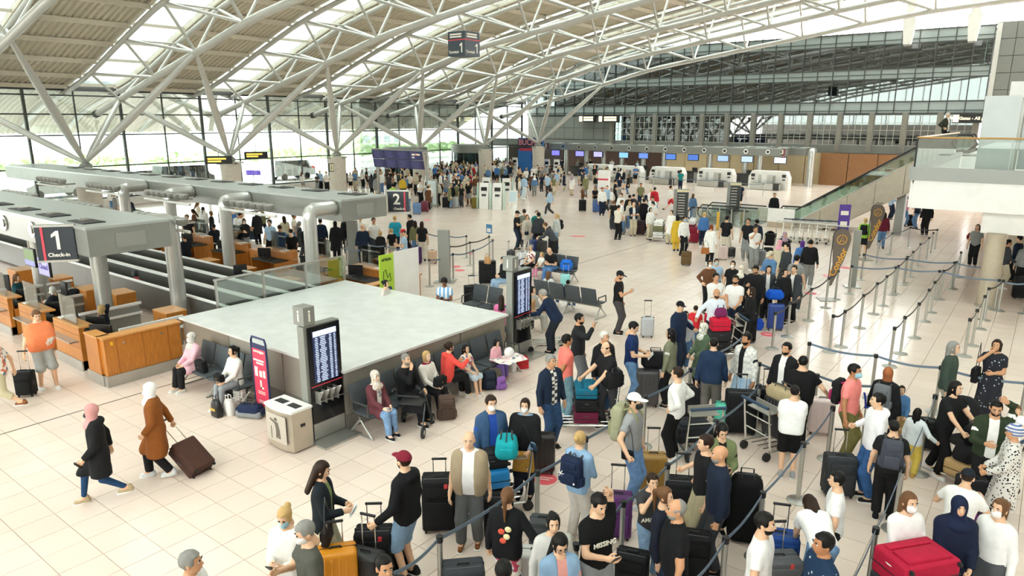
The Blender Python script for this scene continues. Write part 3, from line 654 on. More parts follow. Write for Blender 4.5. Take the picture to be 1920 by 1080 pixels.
# ---- litter bin
p=G(545,835); t=thing('litter_bin','brushed steel litter bin with white two-slot lid','bin',(-10.42,6.9,0),0)
t.scale=(1.12,.72,.8)
BINM=mat('#c3b8a8',.35,.6,'steel')
arc=[(-.36+.72*i/10,-.3-.08*math.sin(PI*i/10)) for i in range(11)]
MB().prism(arc+[(.36,.28),(-.36,.28)],.92,'Z',(0,0,.04)).build('body',BINM,t,False)
MB().prism([(x*1.04,y*1.05) for x,y in arc]+[(.375,.3),(-.375,.3)],.05,'Z',(0,0,.96)).build('lid',WHITE,t,False)
for s in (-1,1): MB().box((s*.17,0,1.012),(.24,.2,.01)).build('slot',BLACK,t,False)
MB().box((.362,.0,.62),(.012,.13,.07)).build('side_grip',BLACK,t,False)
MB().prism([(-.26,.2),(.26,.2),(.26,.86),(-.26,.86)],.012,'Y',(0,-.392,0)).build('notice_plate',mat('#cfc8bd',.4,.3),t,False)
ic=MB(); ic.prism([(-.03,.68),(.05,.68),(.09,.5),(.0,.5)],.008,'Y',(0,-.402,0)); ic.prism([(.0,.5),(.09,.5),(.1,.3),(.06,.3),(.045,.44),(.03,.3),(-.01,.3)],.008,'Y',(0,-.402,0)); ic.prism([(-.03,.68),(-.14,.74),(-.15,.71),(-.02,.63)],.008,'Y',(0,-.402,0)); ic.cyl((0,-.402,.74),(0,-.394,.74),.04,n=12); ic.box((-.13,-.398,.4),(.008,.008,.3))
ic.build('litter_pictogram',mat('#6d645a',.6),t,False)
# ---- red pull-up banner
t=thing('red_banner_stand','red pull-up banner with baggage pictograms beside the bench','banner',(atY(488,690,7.45).x,7.45,0),.0)
BNR=mat('#e8425f',.5); FRM=mat('#28305c',.4)
MB().tube([(-.25,0,.02),(-.25,0,1.5),(-.21,0,1.58),(.21,0,1.58),(.25,0,1.5),(.25,0,.02)],.022,8,closed=True).build('frame',FRM,t)
MB().box((0,0,.73),(.46,.015,1.42)).build('panel',BNR,t,False); MB().box((0,-.0,1.4),(.46,.02,.1)).build('header',FRM,t,False)
lettering('norwegian',.085,LETTER,t,(0,-.012,1.3)); MB().box((-.02,-.012,1.11),(.36,.006,.035)).build('print_line',LETTER,t,False); MB().box((.02,-.012,1.05),(.24,.006,.035)).build('print_line',LETTER,t,False)
ic=MB()
for x,z,w,h in ((-.13,.86,.1,.2),(.02,.83,.09,.13),(.14,.84,.08,.15),(0,.6,.05,.18),(.03,.53,.12,.04)): ic.box((x,-.012,z),(w,.006,h))
for z in (.44,.4,.24,.2): ic.box((0,-.012,z),(.24,.006,.014))
ic.build('pictograms',LETTER,t,False)
MB().box((0,.18,.03),(.06,.4,.03)).build('foot',FRM,t,False)
# ---- hanging cube sign
c=Vector((-26.83,30.6,9.88)); t=thing('hanging_cube_sign','hanging dark cube sign reading Terminal 1','sign',c)
MB().box((0,0,0),(1.24,1.24,1.28)).build('cube',mat('#38444e',.45),t,False)
for rz in (0,PI/2):
    R=Matrix.Rotation(rz,3,'Z')
    for z in (.49,.36): MB().box(R@Vector((-.05,-.624,z)),(.84,.01,.085),rz).build('print_line',LETTER,t,False)
    one(t,.5,R@Vector((.34,-.626,-.22)),rz); lettering('Terminal',.2,LETTER,t,R@Vector((-.2,-.626,-.43)),(PI/2,0,rz))
    MB().box(R@Vector((0,-.622,.2)),(1.24,.01,.05),rz).build('red_stripe',RED,t,False)
for s in (-1,1): MB().cyl((s*.4,0,.64),(s*.2,0,3.6),.012,n=6).build('cable',STEEL,t)
# ---- departures board
t=thing('departures_board','large tilted blue departures board on posts behind the crowd','display board',(-37.1,35,0))
for k,(x) in enumerate((-1.9,-.62,.66,1.94)):
    for j in (0,1):
        o=MB().box((0,0,0),(1.22,.08,.6)).build('display_panel',mat('#26264e',.35,0,'dim'),t,False); o.location=(x,-.05+.12*(j-.5)*-1,2.8+j*.63); o.rotation_euler=(.18,0,0)
        b=MB(); r=random.Random(k*2+j)
        for q in range(8): b.box((r.uniform(-.1,.1)-.1,-.043,.22-q*.06),(.9*r.uniform(.5,1),.004,.012))
        tag(b.build('flight_rows',mat('#5c5e94',.4,0,'dim'),o,False),None,kind='stuff')
        if k==3 and j==1:
            MB().box((-.2,-.045,.08),(.3,.006,.12)).box((.3,-.045,.08),(.26,.006,.12)).box((-.25,-.045,-.12),(.26,.006,.1)).build('tile_icons',LETTER,o,False); MB().box((.1,-.046,.1),(.16,.006,.08)).build('orange_icon',mat('#e59a4d',.5,0,'glow'),o,False)
for x in (-2.3,2.75): MB().box((x,.15,1.75),(.16,.16,3.5)).build('post',STEELD,t,False)
MB().box((0,.2,3.75),(5.6,.3,.12)).build('top_beam',GREYM,t,False)
p=atY(810,385,33); t=thing('notice_board','grey framed glass notice panel beside the departures board post','panel',tuple(G(812,388)[:2])+(0,)); MB().box((0,0,.95),(.9,.1,1.9)).build('frame',STEELD,t,False); MB().box((0,-.06,1.0),(.76,.02,1.6)).build('sheet',mat('#c6d0d3',.3),t,False)
# ---- revolving doors
for i,px in enumerate((760,883)):
    p=G(px,318); q=atX(px,290,XW+2.2); t=thing('revolving_door','grey drum revolving door in the window wall, %s one'%['left','right'][i],'revolving door',(q.x,q.y,0),0,'revolving doors')
    MB().cyl((0,0,2.5),(0,0,3.3),2.1,n=28).build('canopy_drum',GREYM,t)
    for k in range(10): a=k*2*PI/10; MB().box((2.0*math.cos(a),2.0*math.sin(a),1.25),(.08,.08,2.5)).build('post',MULL,t,False)
    for k in range(3): a=.4+k*PI/3; MB().box((0,0,1.25),(3.8,.03,2.4),a).build('door_leaf',glass('#c9d4d2',.1,'door_glass',.8),t,False)
# exit signs by pedestal
for i,(px,py,s) in enumerate(((410,300,'Exit'),(480,291,'Exit'))):
    q=G(px,py,3.35); t=thing('overhead_sign','black overhead sign with yellow lettering by the second pedestal, %s'%['left','right'][i],'sign',q,.9); MB().box((0,0,0),(1.6,.12,.5)).build('panel',BLACK,t,False); MB().box((-.1,-.064,.08),(1.1,.01,.1)).build('yellow_print',mat('#f0c24a',.5,0,'glow'),t,False); MB().box((-.25,-.064,-.08),(.8,.01,.1)).build('yellow_print',mat('#f0c24a',.5,0,'glow'),t,False); MB().cyl((0,0,.2),(0,0,.9),.03).build('hanger',STEEL,t)
t=thing('info_sign','square white i sign on the third concrete pedestal','sign',atX(621,314,FEETX+.7),PI/2); MB().box((0,0,0),(.42,.06,.6)).build('panel',BLACK,t,False); MB().box((0,-.035,0),(.34,.02,.5)).build('plate',mat('#efe7c6',.5),t,False); lettering('i',.4,BLACK,t,(0,-.048,0))
# ---- advertising screen and signs near the far left corner
t=thing('advert_wall','advertising wall reading BUCHT over a blue sea picture','billboard',tuple(atY(995,300,62)[:2])+(0,)); MB().box((0,0,2.2),(3.2,.3,3.6)).build('panel',mat('#2f6fb6',.5),t,False); MB().box((0,-.16,3.35),(3.2,.02,1.1)).build('header',mat('#2b2233',.5),t,False); lettering('BUCHT',.85,mat('#d98aa2',.5),t,(-.1,-.18,3.5)); MB().box((-.3,-.17,2.75),(2.2,.02,.28)).build('red_band',mat('#c23a55',.5),t,False); MB().box((.7,-.17,1.9),(1.0,.02,.7)).build('picture',mat('#1b4b8a',.5),t,False); MB().box((0,0,.2),(3.2,.3,.4)).build('plinth',DARK,t,False)
# yellow lit wayfinding signs on the facade
GLOWY=mat('#f6e6b4',.5,0,'glow')
for i,(px,py,wd,tx) in enumerate(((1101,223,2.1,'Gates A'),(1142,223,2.6,'Shops  Gates'),(1815,222,2.2,'Alle Gates - All gates'))):
    q=atY(px,py,YF-.65); t=thing('lit_sign','lit pale yellow gate sign under the glass facade, %s'%['left','middle','behind the escalator top'][i],'sign',q,0,'lit gate signs'); MB().box((0,0,0),(wd,.2,.75)).build('box',BLACK,t,False); (lettering(tx,.34,GLOWY,t,(.2,-.11,0)) if i==2 else [MB().box((.2,-.106,zz),(wd*.6,.01,.2)).build('print_line',GLOWY,t,False) for zz in (.15,-.12)]); MB().box((-wd/2+.25,-.105,0),(.42,.02,.6)).build('lit_pictogram',GLOWY,t,False); MB().box((0,.3,.42),(wd,.6,.06)).build('bracket',MULL,t,False)
# ---- far check-in row: desks, screens, machines
for i,px in enumerate((1045,1090,1124,1172,1209,1260,1302,1358,1403,1465)):
    X=atY(px,300,65).x; t=thing('far_check_in_desk','dark far check-in counter under a blue screen, number %s from the left'%['one','two','three','four','five','six','seven','eight','nine','ten'][i],'desk',(X,64.3,0),0,'far check-in counters')
    MB().box((0,0,.5),(1.4,.5,1.0)).build('front_panel',DARK,t,False); MB().box((0,-.05,1.03),(1.5,.7,.06)).build('counter_top',BLACK,t,False); MB().box((.4,.0,1.25),(.5,.06,.34)).build('monitor',MON,t,False)
    s=MB().box((0,.4,2.35),(1.1,.1,.62)).build('overhead_screen',MON,t,False); MB().box((0,.34,2.35),(1.0,.02,.5)).build('picture',mat(['#6f6ad0','#7c7bd8','#9a96d8','#6f9fd0','#5571b0','#3f62a8','#3a5a9c','#7f96c6','#8fa2c8','#b8bee6'][i],.4,0,'glow'),s,False); MB().box((0,.45,2.7),(.06,.06,.2)).build('screen_arm',STEEL,s,False)
    MB().box((.6,-.3,.5),(.24,.1,1.0)).build('post_unit',GREYM,t,False)
def bagdrop(label,px,py,wd):
    p=G(px,py); t=thing('bag_drop_machine',label,'machine',(p.x,p.y,0),0,'white bag drop machines'); h=wd/2
    MB().prism([(-h,0),(h,0),(h,1.0),(h-.25,1.55),(-h+.25,1.55),(-h,1.0)],.9,'Y',(0,.1,.0)).build('housing',WHITE,t,False)
    MB().box((-.1,.05,.78),(wd*.42,.14,.9)).build('opening',mat('#c9c9c4',.4),t,False); MB().box((-.3,-.02,.8),(wd*.14,.04,.92)).build('white_panel',WHITE,t,False); MB().box((.5,-.03,.75),(.16,.06,.8)).build('curtain',STEELD,t,False)
    MB().box((0,-.35,.28),(wd*.75,.75,.5)).build('scale_belt',STEEL,t,False); MB().box((wd*.28,-.5,.3),(.5,.5,.56)).build('dark_step',DARK,t,False)
    for s in (-1,1): MB().box((s*(h-.38),.06,1.18),(.3,.1,.24)).build('display',BLACK,t,False); MB().box((s*(h-.38),.06,.85),(.22,.1,.1)).build('scanner',BLACK,t,False)
for i,(px,py,wd) in enumerate(((1118,338,3.0),(1172,342,3.2),(1247,345,3.4),(1338,349,3.4),(1438,355,3.4))): bagdrop('white bag drop machine with steel belt, %s from the left in the far row'%['first','second','third','fourth','fifth'][i],px,py,wd)
# self-service kiosks
def kiosk(label,px,py,rz,green=False):
    p=G(px,py); t=thing('check_in_kiosk',label,'kiosk',(p.x,p.y,0),rz,'self-service kiosks')
    prof=[(-.2,0),(.3,0),(.28,.9),(.12,1.75),(.0,1.75),(-.05,1.1),(-.16,.7)]
    MB().prism(prof,.6,'X',(-.3,0,0)).build('cabinet',WHITE,t,False)
    MB().box((0,-.02,1.38),(.4,.05,.32),M=Matrix.Rotation(-.25,3,'X')).build('screen',BLACKG,t,False); MB().box((0,-.12,.95),(.3,.06,.14)).build('printer_slot',DARK,t,False)
    if green:
        for s in (-1,1): MB().prism([(y+(.1 if y>0 else -.1),z) for y,z in prof],.03,'X',(s*.45-.015,.05,0)).build('green_side',mat('#cfe9dc',.4),t,False)
for i,(px,py,rz,gn) in enumerate(((908,392,.5,True),(933,393,.5,True),(950,380,.8,True),(912,378,.4,False),(965,325,.2,False),(985,327,.2,False),(1006,328,.2,False),(1025,329,.2,False),(1043,330,.2,False))):
    kiosk(['white and mint kiosk standing at the left front of the group','white and mint kiosk second in the front group','mint kiosk beside the white notice stand','white kiosk behind the mint kiosks','white kiosk far left in the back kiosk row','white kiosk second in the back kiosk row','white kiosk third in the back kiosk row','white kiosk fourth in the back kiosk row','white kiosk at the right of the back kiosk row'][i],px,py,rz,gn)
p=G(1131,388); t=thing('advert_column','tall white advertising pillar with red print near the machines','pillar',(p.x,p.y,0),.2); MB().box((0,0,1.25),(.75,.4,2.5)).build('pillar',WHITE,t,False); MB().box((0,-.21,1.9),(.75,.02,.12)).build('red_band',RED,t,False); MB().box((0,-.21,1.3),(.5,.02,.05)).build('red_text_line',RED,t,False)
def easel(label,px,py,rz):
    p=G(px,py); t=thing('notice_stand',label,'stand',(p.x,p.y,0),rz,'white notice stands'); MB().box((0,0,.85),(.62,.04,.85),M=Matrix.Rotation(-.18,3,'X')).build('board',WHITE,t,False); MB().box((0,-.03,.87),(.48,.012,.66),M=Matrix.Rotation(-.18,3,'X')).build('sheet',mat('#c8dbe3',.4),t,False)
    for s in (-1,1): MB().cyl((s*.27,-.1,0),(s*.27,.02,.5),.015).cyl((s*.27,.3,0),(s*.27,.05,1.1),.015).build('leg',WHITE,t)
easel('white framed notice stand in front of the mint kiosks',962,393,.3); easel('white notice stand leaning beside the kiosk queue',982,385,-.5)
# ---- sign totems in the hall
def way(label,px,py,h,wd,rz,txt=True):
    p=G(px,py); t=thing('wayfinding_totem',label,'totem',(p.x,p.y,0),rz,'wayfinding totems'); MB().box((0,0,h/2),(wd,.16,h)).build('slab',GREYM,t,False); MB().box((0,0,.02),(wd+.3,.5,.04)).build('foot_plate',STEEL,t,False)
    if txt:
        MB().box((.08,-.085,h*.55),(wd*.75,.015,h*.72)).build('panel',DARK,t,False); b=MB()
        for k in range(9): b.box((.02,-.095,h*.85-k*h*.07),(wd*.45,.006,.03))
        b.build('print_rows',LETTER,t,False); MB().box((.08,-.088,h*.955),(wd*.8,.02,h*.05)).build('header',mat('#e8d9b0',.5),t,False)
way('dark listed wayfinding totem standing in the hall near the escalators',1274,425,2.1,.8,.5); way('tall grey wayfinding totem left of the escalator balustrade',1372,415,2.3,.75,.35)
way('plain grey steel slab among the left queue barriers',834,530,1.95,.42,.5,False); way('plain grey slab standing among the left queue',664,497,1.85,.42,.5,False); way('tall steel sign post beside the dark teardrop flag',1597,538,2.05,.22,.4,False)
# green pull-up banner and white screens
p=G(762,568); t=thing('green_banner','lime green banner with pictograms on a white panel screen','banner',(-15.12,14.1,0),PI/2)
MB().box((-.45,0,1.05),(.55,.03,1.9)).build('panel',mat('#b4d63f',.5),t,False); MB().box((.25,.02,1.05),(.8,.03,1.95)).box((.7,.03,1.05),(.4,.03,1.95)).build('white_panel',WHITE,t,False); MB().box((0,0,.05),(1.6,.3,.06)).build('foot',STEEL,t,False)
lettering('airBaltic',.12,mat('#2b4a1a',.5),t,(-.45,-.02,1.85)); b=MB()
for x in (-.56,-.36): b.cyl((x,-.018,.95),(x,-.028,.95),.08,n=16)
b.build('round_icons',mat('#243a66',.5),t); MB().tube([(-.6,-.02,1.2),(-.58,-.02,1.5),(-.5,-.02,1.55),(-.44,-.02,1.3),(-.34,-.02,1.42),(-.3,-.02,1.2)],.012,6,closed=True).build('line_drawing',mat('#2b4a1a',.5),t)
# ================================================================ BALCONY, ESCALATORS, BARRIERS, SEATS
BX,BY=-3.57,26.0
bal=thing('gallery_balcony','white gallery balcony slab with grey edge band on the right','balcony')
MB().box((BX+8.2,BY+12,3.99),(16.4,24,.3)).build('floor_slab',OFFW,bal,False)
MB().box((BX+8.2,BY-.06,4.14),(16.5,.16,.42)).build('edge_band',mat('#9fa19c',.5,.2),bal,False); MB().box((BX-.06,BY+7,4.14),(.16,14,.42)).build('edge_band',mat('#9fa19c',.5,.2),bal,False)
MB().box((BX+8.2,BY+.05,3.49),(16.3,.3,.9)).build('fascia',WHITE,bal,False); MB().box((BX+.1,BY+6,3.49),(.3,12,.9)).build('fascia',WHITE,bal,False)
MB().box((BX+9.4,BY+2.3,2.72),(16.4-1.6,3.4,.8)).build('bulkhead',WHITE,bal,False); MB().box((BX+8.2,BY+7,3.1),(16.2,13.6,.1)).build('soffit',OFFW,bal,False)
t=thing('glass_balustrade','frameless glass balustrade with brass top rail on the balcony','balustrade',(BX,BY,4.35))
for i in range(6): MB().box((.62+i*1.25,0,.46),(1.22,.02,.9)).build('pane',glass('#f0f6f4',.06,'rail_glass',.95),t,False)
MB().box((0,.0,.45),(.05,.05,.95)).build('end_post',BLACK,t,False); MB().tube([(-.03,0,.92),(8,0,.92)],.03,8).build('top_rail',mat('#c59a5e',.3,.4),t)
for i in range(9): MB().box((0,.62+i*1.25,.46),(.02,1.22,.9)).build('pane',glass('#f0f6f4',.06,'rail_glass',.95),t,False)
MB().tube([(0,0,.92),(0,11.6,.92)],.03,8).build('top_rail',mat('#c59a5e',.3,.4),t)
t=thing('partition_panel','large pale grey partition panel standing on the balcony','partition',atY(1872,330,28.5)[:2]+(4.14,) if False else (atY(1872,250,28.5).x,28.5,4.14),0)
MB().box((0,0,1.25),(1.02,.06,2.4)).build('panel',mat('#c7cac9',.4,.1,'paint'),t,False); MB().box((.56,.02,1.2),(.08,.1,2.4)).build('upright',STEELD,t,False); MB().box((1.15,.1,1.2),(1.05,.06,2.2)).build('panel',mat('#b9bdbc',.4,.1,'paint'),t,False)
MB().box((0,0,.03),(2.6,.4,.06)).build('foot',DARK,t,False)
t=thing('small_sign_panel','small white sign panel above the partition on the balcony','sign',(atY(1916,140,29).x,29,4.14)); MB().box((0,0,2.66),(.5,.05,.5)).build('panel',WHITE,t,False); MB().box((0,.0,1.2),(.05,.05,2.5)).build('pole',STEEL,t,False)
def rcol(label,px,py,r=.27,h=3.1):
    p=G(px,py); t=thing('round_column',label,'column',(p.x,p.y+r,0),0,'round concrete columns'); MB().cyl((0,0,0),(0,0,h),r,n=24).build('shaft',mat('#bdb09a',.5,0,'stone'),t); MB().cyl((0,0,0),(0,0,.06),r+.03,n=24).build('base_ring',STEEL,t)
rcol('round beige column under the white balcony',1846,577,.27,2.35); rcol('round beige column further back under the balcony',1895,520,.27,2.35)
# ---- escalator up to the balcony (runs along x)
EX0,EX1,EY=-11.0,-4.6,40.2
t=thing('escalator','steel clad escalator rising to the balcony with glass sides','escalator',(0,EY,0))
CLAD=mat('#a79b8b',.35,.45,'steel'); sl=4.15/(EX1-EX0)
def prof_z(x): return 0 if x<EX0 else (min(4.15,(x-EX0)*sl))
n=5
for s,y in ((0,0),(1,1.65)):
    for i in range(n):
        xa=EX0+(EX1-EX0)*i/n; xb=EX0+(EX1-EX0)*(i+1)/n
        lowa=max(0,prof_z(xa)-1.15); lowb=max(0,prof_z(xb)-1.15)
        MB().prism([(xa+.01,lowa),(xb-.01,lowb),(xb-.01,prof_z(xb)+.28),(xa+.01,prof_z(xa)+.28)],.06,'Y',(0,y-.03,0)).build('side_cladding',CLAD,t,False)
    path=[(EX0-1.2,y,.95),(EX0,y,.98),(EX1,y,4.15+.98),(EX1+1.3,y,4.15+.98)]
    MB().prism([(EX0-1.1,.28),(EX0,.28),(EX1,4.43),(EX1+1.2,4.43),(EX1+1.2,5.08),(EX1,5.08),(EX0,.93),(EX0-1.1,.9)],.015,'Y',(0,y-.007,0)).build('glass_side',glass('#e4f2ec',.06,'rail_glass2',.93),t,False)
    MB().tube([(EX0-1.2,y,.3)]+[(EX0-1.45,y,.6)]+path+[(EX1+1.55,y,4.75),(EX1+1.3,y,4.45)],.045,8).build('handrail',BLACK,t)
    MB().tube([(EX0-1.1,y-.03,.3),(EX0,y-.03,.3),(EX1,y-.03,4.45),(EX1+1.2,y-.03,4.45)],.035,6).build('skirt_trim',CHROME,t)
st=MB().box((0,.82,-.12),(.4,1.45,.22)).mesh('step',STEELD,False)
for i in range(17): put(st,'step',t,(EX0+.2+i*.385,0,.12+i*.2505))
MB().box(((EX0+EX1)/2+1.8,.82,1.6),(.4,.6,3.2)).build('support_leg',GREYM,t,False)
MB().prism([(EX0+1.8,0.0),(EX1,2.9),(EX1,3.0),(EX0+1.6,.0)],1.6,'Y',(0,.02,0)).build('underside',CLAD,t,False)
MB().box((EX1+1.0,.82,4.05),(2.0,1.7,.3)).build('top_landing',STEELD,t,False); MB().box((EX0-.7,.82,.02),(1.4,1.6,.04)).build('bottom_landing',STEELD,t,False)
t=thing('white_hoarding','white hoarding panel with faint letters at the foot of the escalator','hoarding',(-11.6,39.6,0)); MB().box((0,0,.68),(1.45,.08,.75)).build('panel',WHITE,t,False); MB().box((0,0,.16),(1.4,.06,.32)).build('base',mat('#b7a791',.5),t,False); [MB().tube([(.2+.13*math.cos(a),-.044,zc+.07*math.sin(a)) for a in np.linspace(.4,PI-.2,8)],.008,5).build('faint_mark',mat(c_,.6),t) for zc,c_ in ((.86,'#e0b9ae'),(.68,'#cfd2d2'),(.52,'#cfd2d2'))]
# ---- down escalator well with glass sides
t=thing('escalator_well','glass sided opening of the escalator going down with black handrails','escalator',(-14.6,38.4,0))
for y in (0,1.5,3.0):
    MB().box((0,y,.42),(3.4,.02,.84)).build('glass_side',GLASS,t,False)
    MB().tube([(-1.7,y,.1),(-1.95,y,.35),(-1.95,y,.65),(-1.7,y,.92),(1.6,y,.92)],.04,8).build('handrail',BLACK,t); MB().box((0,y,.03),(3.4,.08,.06)).build('kerb',STEEL,t,False)
for i in range(5): MB().box((-1.4+i*.7,-.15,.5),(.05,.05,1.0)).build('post',STEEL,t,False)
MB().box((0,1.5,.01),(3.4,3.0,.02)).build('comb_plate',STEELD,t,False)
t=thing('yellow_post','slim yellow marker post beside the escalator well','post',tuple(G(1345,432)[:2])+(0,)); MB().box((0,0,.5),(.12,.1,1.0)).build('shaft',mat('#e2b13a',.5),t,False); MB().box((0,0,.02),(.24,.24,.04)).build('foot',STEEL,t,False)
# ---- belt barrier posts
BLT=mat('#6d7d8e',.6); BLTD=mat('#3f3a38',.6)
post_m=MB().cyl((0,0,.02),(0,0,.94),.034,n=12).mesh('post',STEEL); base_m=MB().lathe([(.17,0),(.17,.012),(.1,.03),(.04,.045)],20).mesh('base',STEEL); cap_m=MB().cyl((0,0,.92),(0,0,1.0),.042,n=12).mesh('belt_head',BLACK)
ORD=['first','second','third','fourth','fifth','sixth','seventh','eighth','ninth','tenth','eleventh']
def stanchions(label,pts,belt=True,dark=False,near=False):
    P=[]
    for q in pts:
        P.append(Vector(G(q[0],q[1],0 if len(q)<3 else .99)).to_2d())
    for i,p in enumerate(P):
        t=thing('barrier_post','%s, %s from the near end'%(label,ORD[i]),'barrier post',(p.x,p.y,0),0,'belt barrier posts')
        put(base_m,'base',t); put(post_m,'post',t); put(cap_m,'belt_head',t)
        if belt and i+1<len(P):
            d=P[i+1]-p; a=math.atan2(d.y,d.x); L=d.length
            if L<4.5:
                b=MB(); n=8; vs=[]
                for k in range(n+1):
                    u=k/n; z=.955-.06*math.sin(PI*u)
                    for dy,dz in ((-.003,-.025),(.003,-.025),(.003,.025),(-.003,.025)): vs.append((.04+(L-.08)*u,dy,z+dz))
                b.add(vs,[(k*4+j,k*4+(j+1)%4,k*4+4+(j+1)%4,k*4+4+j) for k in range(n) for j in range(4)]); o=b.build('belt',BLTD if dark else BLT,t,False); o.rotation_euler=(0,0,a)
T=1
stanchions('steel barrier post in the front line of the queue',[(730,1075,T),(824,1006,T),(1008,883,T),(1098.6,820,T),(1210,742,T),(1295,691,T),(1342,661,T),(1401,622,T)])
stanchions('steel barrier post in the second queue line',[(1080,1020,T),(1168.6,940,T),(1252,870,T),(1344,788,T),(1424,721,T)])
stanchions('steel barrier post in the third queue line',[(1290,1095,T),(1361,1008,T),(1430.6,923,T),(1507,830,T),(1562,763,T)])
stanchions('steel barrier post in the rightmost crowded queue line',[(1590,1100,T),(1643,990,T),(1692,877,T),(1736,786,T),(1754,741,T)])
stanchions('steel barrier post on the long cross belt',[(1401,622,T),(1518,642,T),(1643,665,T),(1765,687,T),(1925,716,T)][1:])
stanchions('steel barrier post on the inner cross belt',[(1424,680,T),(1533,702,T),(1640,722,T),(1755,741,T)][0:3])
stanchions('barrier post in the empty lane row beside the queue',[(1448,654),(1476,631.5),(1515.6,601),(1548,577),(1566,561)],True,True)
stanchions('barrier post in the second empty lane row',[(1555,660),(1577,650),(1612,615),(1638,588.7),(1656,573),(1678,550),(1695,530),(1706,519),(1720,502),(1736,488),(1744.5,477)],True,True)
stanchions('barrier post in the middle empty lane row',[(1668,687),(1688,663),(1714.7,633.5),(1734,603),(1745,586),(1761.7,561),(1786,541.5),(1795,520)],True,True)
stanchions('barrier post in the lane row nearest the round column',[(1808,668),(1822,648),(1837,617),(1845,600),(1872,583)],True,True)
stanchions('barrier post on the far cross belt of the empty lanes',[(1598,498,T),(1680,500,T),(1762,507,T),(1874,524,T),(1930,530,T)])
stanchions('barrier post on the furthest cross belt',[(1620,476,T),(1700,484,T),(1790,491,T),(1860,500,T)])
stanchions('barrier post behind the teardrop flags',[(1643,495),(1668,478),(1702,465),(1752,470)],True,True)
stanchions('barrier post at the back of the left queue',[(801,478),(838,483),(875,484)])
stanchions('barrier post in the left queue near the blue notice',[(844,507),(881.7,498),(917.5,485)],True,True)
stanchions('barrier post at the front of the left queue',[(806,537),(850,524),(888,516),(924,493)])
stanchions('barrier post between the waiting left queue',[(648,448,T),(684,455,T),(722,460,T),(765,466,T)])
stanchions('barrier post in front of the waiting left queue',[(640,462,T),(677,468,T),(697,474,T),(719,478,T)])
stanchions('barrier post near the far bag drop machines',[(1197,352),(1225,352),(1260,356),(1300,358),(1340,360),(1385,366),(1430,368)])
t=thing('queue_notice','small blue notice panel on a barrier post in the left queue','notice',tuple(G(917.5,485)[:2])+(1.0,)); MB().box((0,0,.3),(.3,.03,.38)).build('panel',mat('#4d86b5',.5),t,False); MB().box((0,-.02,.24),(.2,.01,.16)).build('sheet',WHITE,t,False); MB().cyl((0,0,0),(0,0,.14),.015).build('stem',STEEL,t)
# ---- beach-flag banners
def flag(label,px,py,h,lean,rz):
    p=G(px,py); t=thing('teardrop_flag',label,'flag',(p.x,p.y,0),rz,'teardrop flags')
    pts=[(0,.45),(.08,1.2)]+[(.28+.3*math.cos(a),h-.42+.36*math.sin(a)) for a in np.linspace(PI*.92,-.35,10)]+[(.42,h*.55),(.12,.5)]
    MB().prism(pts,.012,'Y',(0,-.006,0)).build('cloth',mat('#6f655c',.6,0,'cloth'),t,False)
    MB().tube([(0,0,0),(0,0,.5),(.0,0,h*.6),(.03,0,h-.2),(.2,0,h-.02),(.45,0,h-.03)],.015,6).build('pole',BLACK,t)
    o=lettering('Condor',.3,mat('#dfa23b',.5),t,(.25,-.012,h*.52),(PI/2,-1.22,0)); c=MB(); c.tube([(.29+.15*math.cos(a),-.012,h-.42+.15*math.sin(a)) for a in np.linspace(0,2*PI,20)[:-1]],.012,5,closed=True); c.build('round_emblem',mat('#dfa23b',.5),t); MB().tube([(.22,-.012,h-.52),(.31,-.012,h-.32),(.36,-.012,h-.5),(.25,-.012,h-.46)],.012,5).build('bird_mark',mat('#dfa23b',.5),t)
    MB().box((0,0,.01),(.5,.5,.02)).build('foot_plate',STEELD,t,False)
flag('brown teardrop flag reading Condor beside the queue',1549,562,2.45,0,.55); flag('brown teardrop flag reading Condor behind the sign post',1622,487,2.45,0,.55)
t=thing('purple_banner','slim purple banner by the parked luggage trolleys','banner',tuple(G(1577,460)[:2])+(0,),.4); MB().box((0,0,1.0),(.5,.03,1.9)).build('panel',mat('#5a3f9c',.5),t,False); MB().box((0,-.02,1.0),(.3,.01,.3)).box((0,-.02,.5),(.3,.01,.3)).box((0,-.02,1.55),(.34,.01,.2)).build('print',LETTER,t,False); MB().box((0,0,.02),(.55,.3,.04)).build('foot',STEEL,t,False)
t=thing('purple_strip_sign','small purple strip sign left behind the number two canopy','sign',tuple(G(476,337)[:2])+(0,),.6); MB().box((0,0,.7),(1.5,.05,.5)).build('panel',mat('#4d2f9b',.5),t,False); MB().box((0,0,.2),(.1,.1,.5)).build('stem',STEEL,t,False)
# ---- seats
SEATM=mat('#4b5054',.5,0,'cloth')
def bench(label,a,bdir,n,face,metal=False):
    """a: first seat centre on floor; bdir: unit direction along bench; face rotation so local -y is forward"""
    t=thing('seat_bench',label,'bench',a,face,'waiting benches')
    w_=.58; L=n*w_; sm=SEATM
    for i in range(n):
        x=(i+.5)*w_
        o=MB().rbox((x,-.0,.43),(w_-.05,.5,.05),.02).build('seat',sm,t)
        M=MB().rbox((0,0,.26),(w_-.05,.045,.5),.02).build('backrest',sm,t); M.location=(x,.24,.45); M.rotation_euler=(-.24,0,0)
    MB().box((L/2,.05,.36),(L,.07,.06)).build('beam',STEELD,t,False)
    for x in (.02,L/2,L-.02):
        MB().cyl((x,.05,.34),(x,-.26,.02),.022,n=6).cyl((x,.05,.34),(x,.34,.02),.022,n=6).cyl((x,-.3,.015),(x,.38,.015),.018,n=6).build('leg',STEEL,t)
    for x in (0,L): MB().tube([(x,.22,.5),(x,.22,.66),(x,-.2,.66),(x,-.22,.45)],.02,6).build('armrest',DARK,t)
    return t
BA=Vector((-14.9,7.42,0)); bench('dark four-seat bench against the enclosure left of the red banner',BA,None,4,0)
